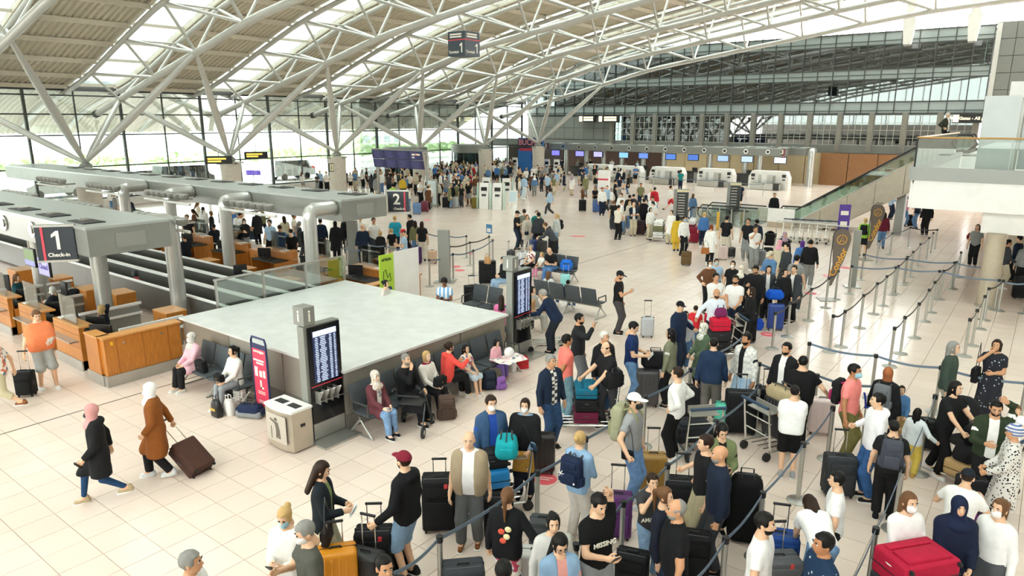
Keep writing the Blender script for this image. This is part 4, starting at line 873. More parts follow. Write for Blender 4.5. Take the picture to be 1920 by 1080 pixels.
BB=Vector((-9.62,7.9,0)); bench('dark eight-seat bench along the right side of the enclosure',BB,None,8,PI/2)
c0=G(1012,548); c1=G(1105,572); bench('dark four-seat bench seen from behind in the open hall',Vector((-10.2,17.75,0)),None,4,PI)
bench('dark bench facing the hall behind the second totem',Vector((-15.6,21.0,0)),None,4,0); bench('dark two-seat bench with a black suitcase beside the totem',Vector((-13.6,15.45,0)),None,2,0)
# ---- luggage trolleys
def trolley(label,loc,rz,group='luggage trolleys'):
    """local +y is forward (load), handle at -y"""
    t=thing('luggage_trolley',label,'trolley',loc,rz,group); F=MB()
    MB().tube([(-.3,-.35,.16),(-.26,.6,.14),(.26,.6,.14),(.3,-.35,.16)],.02,6).build('base_frame',CHROME,t)
    for x in (-.14,0,.14): MB().tube([(x,-.35,.17),(x,.6,.15)],.013,6).build('base_bar',CHROME,t)
    MB().tube([(-.3,-.35,.16),(-.3,-.45,.98),(.3,-.45,.98),(.3,-.35,.16)],.02,6).build('back_frame',CHROME,t)
    for z in (.45,.7): MB().tube([(-.3,-.38,z),(.3,-.38,z)],.013,6).build('back_bar',CHROME,t)
    MB().cyl((-.32,-.5,1.02),(.32,-.5,1.02),.028,n=8).build('handle_bar',mat('#1f3a55',.5),t)
    MB().box((0,-.32,.86),(.5,.2,.02)).box((0,-.22,.92),(.5,.015,.12)).build('basket',STEEL,t,False)
    for x,y in ((-.28,-.4),(.28,-.4),(0,.55)): MB().cyl((x-.025,y,.08),(x+.025,y,.08),.08,n=14).build('wheel',RUBBER,t)
    return t
trk=G(1500,452)
for i in range(6): trolley('empty luggage trolley under the escalator, %s from the left of the parked row'%ORD[i],(trk.x+.38*i-.6,trk.y+.1*i-.3,0),PI,'parked luggage trolleys')
t=thing('trolley_bay_rail','steel rail frame around the parked trolleys','rail',(trk.x+.3,trk.y-.6,0)); MB().tube([(-1.2,-.4,0),(-1.2,-.4,1.05),(2.6,-.4,1.05),(2.6,-.4,0)],.03,8).build('front_rail',STEEL,t); MB().tube([(2.6,-.4,1.05),(2.6,1.2,1.05),(2.6,1.2,0)],.03,8).build('side_rail',STEEL,t)
# ================================================================ PEOPLE
F32=np.float32
def surfnets(V,org,h):
    ins=V<0; nx,ny,nz=V.shape
    c=np.zeros((nx-1,ny-1,nz-1),np.int8)
    offs=[(i,j,k) for i in (0,1) for j in (0,1) for k in (0,1)]
    for i,j,k in offs: c+=ins[i:nx-1+i,j:ny-1+j,k:nz-1+k]
    act=(c>0)&(c<8); idx=np.argwhere(act)
    if len(idx)==0: return np.zeros((0,3)),np.zeros((0,4),int)
    cid=-np.ones(c.shape,np.int32); cid[act]=np.arange(len(idx))
    cv=[V[idx[:,0]+i,idx[:,1]+j,idx[:,2]+k] for i,j,k in offs]
    S=np.zeros((len(idx),3)); n=np.zeros(len(idx)); O=np.array(offs,float)
    for a in range(8):
        for b in range(a+1,8):
            if np.abs(O[a]-O[b]).sum()!=1: continue
            m=(cv[a]<0)!=(cv[b]<0)
            if not m.any(): continue
            t=cv[a][m]/(cv[a][m]-cv[b][m]); S[m]+=O[a]+(O[b]-O[a])*t[:,None]; n[m]+=1
    vs=org+(idx+S/n[:,None])*h
    Q=[]
    for ax in range(3):
        sl=[slice(None)]*3; sh=[slice(None)]*3; sl[ax]=slice(0,-1); sh[ax]=slice(1,None)
        A=ins[tuple(sl)]; B=ins[tuple(sh)]; e=np.argwhere(A!=B)
        u,v=(ax+1)%3,(ax+2)%3
        ok=(e[:,u]>0)&(e[:,v]>0)&(e[:,u]<V.shape[u]-1)&(e[:,v]<V.shape[v]-1); e=e[ok]
        q=[]
        for du,dv in ((1,1),(0,1),(0,0),(1,0)):
            f=e.copy(); f[:,u]-=du; f[:,v]-=dv; q.append(cid[f[:,0],f[:,1],f[:,2]])
        q=np.stack(q,1); fl=~A[e[:,0],e[:,1],e[:,2]]; q[fl]=q[fl][:,::-1]; Q.append(q)
    return vs,np.concatenate(Q)
def sdf_mesh(fn,lo,hi,h):
    lo=np.array(lo,float)-2*h; hi=np.array(hi,float)+2*h
    ax=[np.arange(lo[i],hi[i]+h,h) for i in range(3)]
    X,Y,Z=np.meshgrid(*ax,indexing='ij'); P=np.stack([X.ravel(),Y.ravel(),Z.ravel()],1).astype(F32)
    return surfnets(fn(P).reshape(X.shape),lo,h)
def cap(P,a,b,ra,rb):
    a=np.asarray(a,F32); b=np.asarray(b,F32); ba=b-a; pa=P-a; t=np.clip(pa@ba/max(ba@ba,1e-9),0,1)
    return np.linalg.norm(pa-t[:,None]*ba,axis=1)-(ra+(rb-ra)*t)
def ellip(P,c,r):
    q=(P-np.asarray(c,F32)); r=np.asarray(r,F32); k0=np.linalg.norm(q/r,axis=1); k1=np.linalg.norm(q/(r*r),axis=1)+1e-9; return k0*(k0-1)/k1
def smin(a,b,k):
    h=np.maximum(k-np.abs(a-b),0)/k; return np.minimum(a,b)-h*h*k*.25
def to_mesh(name,parts,mats=1):
    """parts: list of (verts,faces,matindex)"""
    vs=[];fs=[];mi=[];o=0
    for v,f,m in parts:
        vs.append(np.asarray(v,float)); f=[tuple(int(i)+o for i in q) for q in f]; fs+=f; mi+=[m]*len(f); o+=len(v)
    vs=np.concatenate(vs); me=bpy.data.meshes.new(name); me.from_pydata(vs.tolist(),[],fs)
    for i in range(mats): me.materials.append(None)
    me.polygons.foreach_set('material_index',mi); me.shade_smooth(); me.update(); return me
# ---- head, hair, hands, shoes: shared templates in their own space
SK=((0,-.012,.03),(.074,.095,.088)); JW=((0,.025,-.035),(.058,.068,.082))
def headcore(P): return smin(ellip(P,*SK),ellip(P,*JW),.035)
def head_sdf(P):
    d=headcore(P); d=smin(d,cap(P,(0,.086,.012),(0,.104,-.02),.007,.014),.012)
    for s in (-1,1):
        d=smin(d,ellip(P,(s*.077,-.008,-.008),(.011,.022,.033)),.01); d=np.maximum(d,-(np.linalg.norm(P-np.array((s*.031,.096,.012),F32),axis=1)-.014))
    d=smin(d,ellip(P,(0,.082,-.058),(.022,.013,.009)),.01)
    return smin(d,cap(P,(0,-.02,-.07),(0,-.035,-.17),.05,.055),.03)
_T={}
def head_tpl(lod):
    if ('h',lod) in _T: return _T['h',lod]
    v,f=sdf_mesh(head_sdf,(-.1,-.12,-.2),(.1,.13,.13),.0095 if lod==0 else (.016 if lod==1 else .028))
    parts=[(v,f,0)]
    for s in ((-1,1) if lod<2 else ()):
        b=MB().ell((s*.031,.079,.012),(.013,.011,.009),8,6); parts.append(([tuple(p) for p in b.v],b.f,1))
        b=MB().ell((s*.031,.087,.012),(.006,.005,.007),8,6); parts.append(([tuple(p) for p in b.v],b.f,2))
        b=MB().ell((s*.031,.089,.031),(.02,.008,.005),8,4); parts.append(([tuple(p) for p in b.v],b.f,2))
    b=MB().ell((0,.09,-.058),(.02,.008,.007),8,5); parts.append(([tuple(p) for p in b.v],b.f,3))
    _T['h',lod]=parts; return parts
def hand_tpl(kind,lod):
    k=('hand',kind,lod)
    if k in _T: return _T[k]
    r=(.0088,.0115,.016)[lod]
    curl={'relax':(.3,.45,.35),'grip':(1.1,1.35,.8),'flat':(.08,.12,.1)}[kind]
    ch=[]
    for i,(x,L) in enumerate(((-.027,.075),(-.009,.084),(.010,.078),(.028,.062))):
        p=np.array((x,.085-.006*abs(i-1),0.)); a=0
        for q,(seg,c) in enumerate(zip((.46,.3,.24),curl)):
            a+=c*(1+.08*i); n=p+L*seg*np.array((.03*(i-1.5),math.cos(a),-math.sin(a))); ch.append((p,n,r*(1.05-.1*q),r*(.97-.1*q))); p=n
    th=[((-.024,.02,-.004),(-.052,.052,-.014)),((-.052,.052,-.014),(-.058,.08,-.026) if kind!='grip' else (-.035,.085,-.04)),((-.058,.08,-.026) if kind!='grip' else (-.035,.085,-.04),(-.056,.1,-.034) if kind!='grip' else (-.012,.09,-.05))]
    def fn(P):
        d=None
        for x in (-.026,-.009,.009,.027):
            e=cap(P,(x*.6,.0,0),(x,.085,0),.016,.0125); d=e if d is None else smin(d,e,.012)
        d=smin(d,cap(P,(0,-.03,0),(0,.02,0),.026,.024),.02)
        for a,b,r1,r2 in ch: d=smin(d,cap(P,a,b,r1,r2),.004)
        for a,b in th: d=smin(d,cap(P,a,b,r*1.25,r*1.1),.006)
        return d
    v,f=sdf_mesh(fn,(-.08,-.06,-.11),(.06,.19,.03),.0062 if lod==0 else (.0105 if lod==1 else .018)); _T[k]=(v,f); return _T[k]
def hair_mesh(style,lod=0):
    k=('hair',style,lod)
    if k in _T: return _T[k]
    def shell(P,e): return headcore(P)-e
    def face_cut(P,y=.05,z=.07): return np.minimum(P[:,1]-y, z-P[:,2])   # >0 inside the face zone
    lo,hi=(-.13,-.2,-.45),(.13,.2,.2); h=.0125
    def base(P,e,y=.045,z=.068,nape=-.06):
        d=np.maximum(shell(P,e),face_cut(P,y,z)); ear=np.minimum(np.minimum(np.abs(P[:,0])-.05,.0-P[:,2]),P[:,1]+.03); d=np.maximum(d,ear); return np.maximum(d,nape-P[:,2])
    def fn(P):
        if style=='short': return base(P,.013+.004*np.sin(P[:,0]*90)*np.sin(P[:,1]*80))
        if style=='buzz': return base(P,.006)
        if style=='receding': return np.maximum(base(P,.01),np.minimum(P[:,1]+.03,P[:,2]-.035))
        if style=='curly': return base(P,.03+.008*np.sin(P[:,0]*120)*np.sin(P[:,1]*110)*np.sin(P[:,2]*115),.05,.07,-.14)
        if style in('long','ponytail','bun','bob'):
            d=np.maximum(shell(P,.014),face_cut(P,.05,.075)); d=np.maximum(d,np.where(style in('long','bob'),-.2,-.07)-P[:,2])
            if style=='long':
                for s in (-1,1): d=smin(d,cap(P,(s*.05,-.055,.0),(s*.07,-.075,-.33),.045,.03),.03)
                d=smin(d,cap(P,(0,-.07,-.02),(0,-.1,-.36),.06,.03),.03); d=np.maximum(d,face_cut(P,.045,.06))
            if style=='bob':
                for s in (-1,1): d=smin(d,cap(P,(s*.06,-.03,.02),(s*.066,-.03,-.1),.04,.03),.03)
                d=np.maximum(d,face_cut(P,.045,.06))
            if style=='ponytail':
                d=smin(d,cap(P,(0,-.1,.06),(0,-.15,.02),.03,.032),.02); d=smin(d,cap(P,(0,-.15,.02),(0,-.14,-.26),.034,.014),.02)
            if style=='bun': d=smin(d,ellip(P,(0,-.125,.05),(.045,.04,.045)),.015)
            return d
        if style=='cap':
            d=np.maximum(shell(P,.016),.035-P[:,2]); d=smin(d,ellip(P,(0,.125,.042),(.07,.085,.009)),.01); return d
        if style=='beanie': return np.maximum(shell(P,.018),np.minimum(.03-P[:,2],P[:,1]+.5)+np.where(P[:,1]<0,-.05,0))
        if style=='hijab':
            d=shell(P,.02); d=np.maximum(d,-ellip(P,(0,.11,-.015),(.054,.075,.078)))
            d=smin(d,cap(P,(0,-.01,-.1),(0,.0,-.19),.08,.115),.05); d=smin(d,ellip(P,(0,.02,-.22),(.17,.125,.075)),.06); return np.maximum(np.maximum(d,-.3-P[:,2]),-ellip(P,(0,.12,-.012),(.052,.06,.074)))
        if style=='turban': return np.maximum(shell(P,.035+.008*np.sin(P[:,2]*150+P[:,0]*40)),np.maximum(.0-P[:,2],-9)+np.where(P[:,1]>.03,.035,-.03))
        if style=='beard': return np.maximum(np.maximum(ellip(P,*JW)-.006,P[:,2]+.045),.0-P[:,1])
        if style=='mask': return np.maximum(np.maximum(np.maximum(smin(ellip(P,*JW)-.008,ellip(P,(0,.085,-.05),(.04,.04,.045)),.02),P[:,2]+.0),-.11-P[:,2]),.025-P[:,1])
    v,f=sdf_mesh(fn,lo,hi,(.0125,.016,.027)[lod] if style not in('long',) else (.014,.018,.028)[lod]); me=to_mesh(style,[(v,f,0)]); _T[k]=me; return me
def shoe_mesh(lod=0):
    if ('shoe',lod) in _T: return _T['shoe',lod]
    def fn(P):
        d=cap(P,(0,-.06,.045),(0,.13,.035),.044,.036); d=smin(d,cap(P,(0,-.05,.05),(0,-.04,.1),.042,.042),.03); return np.maximum(d,.003-P[:,2])
    v,f=sdf_mesh(fn,(-.06,-.12,0),(.06,.2,.15),(.016,.022,.035)[lod]); b=MB().box((0,.035,.01),(.082,.27,.02)); _T['shoe',lod]=to_mesh('shoe',[(v,f,0),([tuple(p) for p in b.v],b.f,1)],2); return _T['shoe',lod]
# ---- poses: hand / foot targets in metres for a 1.75 m figure facing +y (right hand +x)
PO={
'stand':dict(),
'stand2':dict(rh=(.27,.1,.84),lh=(-.28,-.02,.82),rf=(.13,.04),lf=(-.1,-.05)),
'phone':dict(rh=(.07,.3,1.17),lh=(-.07,.29,1.14),hp=.45,thumb='up'),
'phone1':dict(rh=(.09,.32,1.22),hp=.35),
'caseman':dict(lh=(-.1,.34,1.12),rh=(.36,.1,.86),hp=.35,rf=(.12,.0),lf=(-.13,.14)),
'crossed':dict(rh=(-.1,.2,1.13),lh=(.1,.23,1.1)),
'back':dict(rh=(.05,-.17,.9),lh=(-.05,-.17,.88)),
'reach_r':dict(rh=(.48,.12,1.02),hand='grip'),
'reach_l':dict(lh=(-.48,.12,1.02),hand='grip'),
'front':dict(rh=(.12,.3,.98),lh=(-.12,.3,.98),hand='grip'),
'push':dict(rh=(.24,.45,1.02),lh=(-.24,.45,1.02),lean=.1,hand='grip',rf=(.1,.05),lf=(-.1,-.25)),
'lean':dict(rh=(.2,.5,1.0),lh=(-.2,.5,1.0),lean=.55,hand='grip',hp=-.2),
'walk':dict(rf=(.09,.32),lf=(-.09,-.36),rh=(.25,-.18,.85),lh=(-.24,.22,.88),lift=.1),
'walk2':dict(rf=(.09,-.34),lf=(-.09,.3),rh=(.25,.2,.88),lh=(-.24,-.2,.85),lift=.1),
'pull':dict(rf=(.09,.2),lf=(-.09,-.18),rh=(.26,-.3,.82),lh=(-.23,.18,.9),hand='grip',lift=.03),
'hip':dict(rh=(.22,.03,1.03),lh=(-.22,.03,1.03)),
'face':dict(rh=(.06,.2,1.5),lh=(-.05,.22,1.1),thumb='up'),
'call':dict(rh=(.12,.06,1.58),thumb='up'),
'photo':dict(rh=(.1,.33,1.5),lh=(-.23,.05,.85),thumb='up'),
'headh':dict(lh=(-.12,.02,1.74),rh=(.1,.34,1.18),hp=.3),
'read':dict(rh=(.1,.3,1.1),lh=(-.1,.3,1.1),hp=.4,thumb='up'),
'bend':dict(lean=1.25,rh=(.15,.55,.55),lh=(-.15,.55,.55),hp=.5),
'sit':dict(sit=1,rh=(.1,.36,.64),lh=(-.1,.36,.64)),
'sit2':dict(sit=1,rh=(.13,.28,.68),lh=(-.06,.3,.7),hp=.25,lean=.12),
'sitfood':dict(sit=1,rh=(.05,.2,1.08),lh=(-.12,.38,.66)),
'sitreach':dict(sit=1,rh=(.25,.45,.95),lh=(-.05,.35,.85),lean=.1),
'sitlean':dict(sit=1,rh=(.08,.42,.7),lh=(-.08,.42,.7),lean=.45,hp=.5),
'sitdesk':dict(sit=1,rh=(.16,.42,.82),lh=(-.16,.42,.82),hp=.15),
'sitcall':dict(sit=1,rh=(.12,.08,1.12),lh=(-.16,.42,.82),thumb='up'),
'kneel':dict(sit=2,rh=(.2,.4,.8),lh=(-.2,.4,.8),lean=.3),
}
def ik(a,t,l1,l2,pole):
    a=np.array(a,float); t=np.array(t,float); d=t-a; L=np.linalg.norm(d)
    if L>(l1+l2)*.995: t=a+d/L*(l1+l2)*.995; d=t-a; L=np.linalg.norm(d)
    if L<.08: L=.08
    x=(l1*l1-l2*l2+L*L)/(2*L); y=math.sqrt(max(l1*l1-x*x,0)); u=d/np.linalg.norm(d); p=np.array(pole,float); p=p-u*(p@u); p/=np.linalg.norm(p)+1e-9
    return a+u*x+p*y,t
def skeleton(pose):
    q=PO[pose]; J={}; sit=q.get('sit',0); zp=.93 if not sit else (.54 if sit==1 else .5)
    if q.get('lift'): zp-=q['lift']*.5
    lean=q.get('lean',0.); R=np.array(Matrix.Rotation(-lean,3,'X')); o=np.array((0,0 if not(lean>.5 and not sit) else -.12,zp))
    T=lambda x,y,z:o+R@np.array((x,y,z),float)
    J['T']=T; J['R']=R; J['o']=o; J['head']=T(0,.02,.70); J['hp']=q.get('hp',0.)
    for s,n in ((1,'r'),(-1,'l')):
        sh=T(s*.176,0,.458); h=q.get(n+'h',(s*.275,.06,.86) if not sit else (s*.12,.36,.64))
        el,wr=ik(sh,h,.29,.255,(s*.5,-.6,-.5)); J[n+'s'],J[n+'e'],J[n+'w']=sh,el,wr
        hip=o+np.array((s*.095,0,-.02))
        if sit==1: kn,an=ik(hip,(s*.11,.46+(.06 if s>0 else 0),.085),.44,.43,(0,1,1))
        elif sit==2: kn,an=ik(hip,(s*.12,.05-.3*(s<0),.085),.44,.43,(0,1,.2))
        else:
            f=q.get(n+'f',(s*.1,0.01*s)); zf=.085
            if q.get('lift') and f[1]<-.1: zf=.085+q['lift']
            kn,an=ik(hip,(f[0],f[1],zf),.43,.43,(0,1,0))
        J[n+'hip'],J[n+'k'],J[n+'a']=hip,kn,an
    return J
def torso(P,J,fat,e):
    T=J['T']; d=None
    for z,hw,r,y in ((-.04,.072,.102,-.01),(.08,.066,.094+.03*fat,.02*fat),(.2,.064,.09+.05*fat,.045*fat),(.33,.085,.1+.02*fat,.02*fat),(.43,.105,.074,0)):
        c=cap(P,T(-hw-.02*fat,y,z),T(hw+.02*fat,y,z),r+e,r+e); d=c if d is None else smin(d,c,.1)
    for s in (-1,1): d=smin(d,cap(P,T(0,-.01,.535),T(s*.15,0,.462),.05+e*.6,.052+e),.06)
    return d
def local(P,J): return (P-J['o'].astype(F32))@J['R'].astype(F32)
def arm(P,J,n,e,upto=2.,wide=0.):
    s,el,w=J[n+'s'],J[n+'e'],J[n+'w']
    if upto<1:
        b=s+(el-s)*upto; d=cap(P,s,el,.055+e,.046+e+wide); u=(el-s)/np.linalg.norm(el-s); return np.maximum(d,(P-b.astype(F32))@u.astype(F32))
    d=cap(P,s,el,.053+e,.043+e+wide)
    b=el+(w-el)*min(upto-1,1); u=(w-el)/np.linalg.norm(w-el); f=cap(P,el,w,.042+e+wide,.032+e+wide); f=np.maximum(f,(P-b.astype(F32))@u.astype(F32))
    return smin(d,f,.02)
def leg(P,J,n,e,shin=1.,flare=0.):
    h,k,a=J[n+'hip'],J[n+'k'],J[n+'a']; d=cap(P,h,k,.088+e,.06+e+flare*.5); b=k+(a-k)*shin; u=(a-k)/np.linalg.norm(a-k)
    if shin<=0:
        b=h+(k-h)*(1+shin); u=(k-h)/np.linalg.norm(k-h); return np.maximum(d,(P-b.astype(F32))@u.astype(F32))
    f=np.maximum(cap(P,k,a,.06+e+flare*.5,.04+e+flare),(P-b.astype(F32))@u.astype(F32)); return smin(d,f,.04)
def bounds(J,pad=.16):
    A=np.array([v for k,v in J.items() if isinstance(v,np.ndarray) and v.shape==(3,)]); return A.min(0)-pad,A.max(0)+pad
_B={}
def body_mesh(pose,fat,yaw,lod):
    k=('b',pose,fat,yaw,lod)
    if k in _B: return _B[k]
    J=skeleton(pose); h=.027 if lod==0 else (.036 if lod==1 else .058)
    def fn(P):
        d=torso(P,J,fat,0.)
        d=smin(d,cap(P,J['T'](0,0,.47),J['T'](0,.0,.6),.062,.052),.05)
        for n in 'rl': d=smin(d,arm(P,J,n,0.),.04); d=smin(d,leg(P,J,n,0.),.05); d=smin(d,cap(P,J[n+'a'],J[n+'a']+np.array((0,.1,-.04)),.04,.03),.03)
        return d
    lo,hi=bounds(J); v,f=sdf_mesh(fn,lo,hi,h); parts=[(v,f,0)]
    HM=Matrix.Translation(Vector(J['head']))@Matrix.Rotation(yaw,4,'Z')@Matrix.Rotation(-J['hp']-(PO[pose].get('lean',0)*.6),4,'X')
    H=np.array(HM)
    for v,f,m in head_tpl(lod): v=np.asarray(v); parts.append((v@H[:3,:3].T+H[:3,3],f,m))
    hk=PO[pose].get('hand','relax')
    for s,n in ((1,'r'),(-1,'l')):
        v,f=hand_tpl(hk,lod); v=v.copy(); 
        d=J[n+'w']-J[n+'e']; d/=np.linalg.norm(d); th=np.array((0,0,1.)) if abs(d[2])<.75 else np.array((0,1.,0)); th=th-d*(th@d); th/=np.linalg.norm(th)
        # template: y->d, -x->thumb
        x=-th; z=np.cross(x,d); 
        if s<0: v[:,2]*=-1; f=[q[::-1] for q in f]
        Rm=np.stack([x,d,z],1); parts.append((v@Rm.T+J[n+'w'],f,0))
    me=to_mesh('body',parts,4); _B[k]=(me,J,HM); return _B[k]
def garment(kind,pose,fat,lod):
    k=('g',kind,pose,fat,lod)
    if k in _B: return _B[k]
    J=skeleton(pose); h=(.025,.034,.052)[lod]; T=J['T']; lo,hi=bounds(J); sit=PO[pose].get('sit',0)
    def fn(P):
        L=local(P,J); z=L[:,2]
        e={'tee':.016,'polo':.016,'shirt':.02,'sweater':.021,'hoodie':.026,'jacket':.026,'open':.027,'vest':.026,'puffer':.038,'coat':.036,'tunic':.028,'tank':.014,'cardigan':.03,'parka':.042,'poncho':.04,'blazer':.034}.get(kind,.02)
        d=torso(P,J,fat,e); hem={'tee':-.07,'polo':-.07,'shirt':-.1,'sweater':-.08,'hoodie':-.08,'jacket':-.08,'open':-.14,'vest':-.14,'puffer':-.1,'tank':-.1,'cardigan':-.3,'coat':-.48,'parka':-.38,'tunic':-.38,'poncho':-.1,'blazer':-.2}[kind]
        if kind=='puffer': d=d+.006*np.sin(z*110)
        if kind in('coat','parka','tunic','cardigan'):
            g=e-.0
            if not sit:
                d=smin(d,cap(P,T(-.1,0,-.1),T(.1,0,-.1),.115+g,.115+g),.08); d=smin(d,cap(P,T(-.12,0,-.3),T(.12,0,-.3),.12+g,.12+g),.12); d=smin(d,cap(P,T(-.13,0,-.48),T(.13,0,-.48),.125+g,.125+g),.12)
                for n in 'rl': d=smin(d,cap(P,J[n+'hip'],J[n+'k'],.1+g,.095+g),.05)
            else:
                for n in 'rl': d=smin(d,cap(P,J[n+'hip'],J[n+'hip']*.45+J[n+'k']*.55,.1+g,.1+g),.08)
                hem=-.3
        if kind=='poncho':
            for n in 'rl': d=smin(d,cap(P,J[n+'s'],J[n+'e'],.075,.11),.08)
        d=np.maximum(d,hem-z); d=np.maximum(d,z-(.575 if kind in('hoodie','jacket','open','puffer','coat','parka','polo','shirt','blazer') else .55))
        if kind=='hoodie': d=smin(d,ellip(L,(0,-.1,.52),(.12,.07,.07)),.03)
        if kind=='parka': d=smin(d,ellip(L,(0,-.08,.53),(.14,.09,.06)),.03)
        up={'tee':.62,'polo':.66,'vest':.12,'tank':.05,'poncho':1.3,'tunic':1.85}.get(kind,1.97)
        if kind=='shirt_s': up=.7
        if kind not in('tank',):
            for n in 'rl': d=smin(d,arm(P,J,n,e*.62,up,.012 if kind in('tee','poncho') else 0.),.018)
        if kind in('open','vest','blazer','cardigan'):
            w=.055 if kind!='vest' else .07; d=np.maximum(d,np.minimum(w+np.clip(-z*.12,0,.1)-np.abs(L[:,0]),L[:,1]-.0))
        if kind=='tank': d=np.maximum(d,np.minimum(np.abs(L[:,0])-.13,z-.38))
        return d
    def fb(P):
        L=local(P,J); z=L[:,2]; e=.018; d=torso(P,J,fat,.004 if kind not in('skirt','longskirt','dress') else .01); 
        if kind in('skirt','longskirt','dress'):
            hem=-.42 if kind!='longskirt' else -.82
            if not sit:
                for q,r in ((-.1,.125),(-.3,.14),(-.5,.16),(-.7,.18),(-.85,.19)):
                    if q>hem-.2: d=smin(d,cap(P,J['o']+np.array((-.09,0,q)),J['o']+np.array((.09,0,q)),r,r),.12)
                for n in 'rl': d=smin(d,cap(P,J[n+'hip'],J[n+'k'],.11,.1),.05)
                zz=P[:,2]-J['o'][2]; d=np.maximum(d,hem-zz)
            else:
                for n in 'rl': d=smin(d,leg(P,J,n,.03,.4),.1)
            return np.maximum(d,z-(.14 if kind!='dress' else .5))
        d=np.maximum(d,z-.13); d=np.maximum(d,-.14-z) if not sit else np.maximum(d,-.16-z)
        sh,fl={'trousers':(.97,.018),'jeans':(.97,.012),'leggings':(.97,-.004),'wide':(.97,.05),'shorts':(-.12,.03),'capri':(.5,.02),'bermuda':(.12,.03)}[kind]
        for n in 'rl': d=smin(d,leg(P,J,n,e if kind!='leggings' else .008,sh,fl),.04)
        return d
    v,f=sdf_mesh(fb if kind in('skirt','longskirt','dress','trousers','jeans','leggings','wide','shorts','capri','bermuda') else fn,lo,hi,h)
    _B[k]=to_mesh(kind,[(v,f,0)]); return _B[k]
SKIN={'l':mat('#e3b795',.55,name='skin_light'),'m':mat('#cf9a74',.55,name='skin_mid'),'t':mat('#b98058',.55,name='skin_tan'),'d':mat('#7d5138',.55,name='skin_dark'),'p':mat('#ecc8ad',.55,name='skin_pale')}
EYEW=mat('#e9e6e0',.3); LIP={'l':mat('#c4806f',.5),'p':mat('#cf8f80',.5),'m':mat('#a9695a',.5),'t':mat('#945a4a',.5),'d':mat('#6b3d33',.5)}
HAIRC={'k':mat('#120f0e',.5,0,'cloth'),'b':mat('#2c1d14',.5,0,'cloth'),'m':mat('#6a4a30',.5,0,'cloth'),'y':mat('#c2a06a',.5,0,'cloth'),'g':mat('#8c8a86',.6,0,'cloth'),'w':mat('#d2cfc8',.6,0,'cloth'),'r':mat('#7c3a24',.5,0,'cloth')}
def cmat(c,kind='cloth'):
    if isinstance(c,tuple): return mat(c[0],.85,0,c[1],spec=.2)
    return mat(c,.85,0,kind,spec=.2)
def setm(o,ms):
    for i,m in enumerate(ms): o.material_slots[i].link='OBJECT'; o.material_slots[i].material=m
def face_rz(p,a):
    if isinstance(a,tuple): return a[0]
    c=Vector((-p[0],-p[1])).normalized(); r=Vector((-c.y,c.x)); r=Vector((-c[1],c[0])); f=-c; r=Vector((f.y,-f.x)); v=c*math.cos(math.radians(a))+r*math.sin(math.radians(a)); return math.atan2(v.y,v.x)-PI/2
GARN={'tee':'t_shirt','polo':'polo_shirt','shirt':'shirt','sweater':'sweater','hoodie':'hoodie','jacket':'jacket','open':'open_jacket','vest':'vest','puffer':'puffer_jacket','coat':'coat','tunic':'tunic','tank':'tank_top','cardigan':'cardigan','parka':'parka','poncho':'poncho','blazer':'blazer','skirt':'skirt','longskirt':'long_skirt','dress':'dress'}
PEOPLE=[]
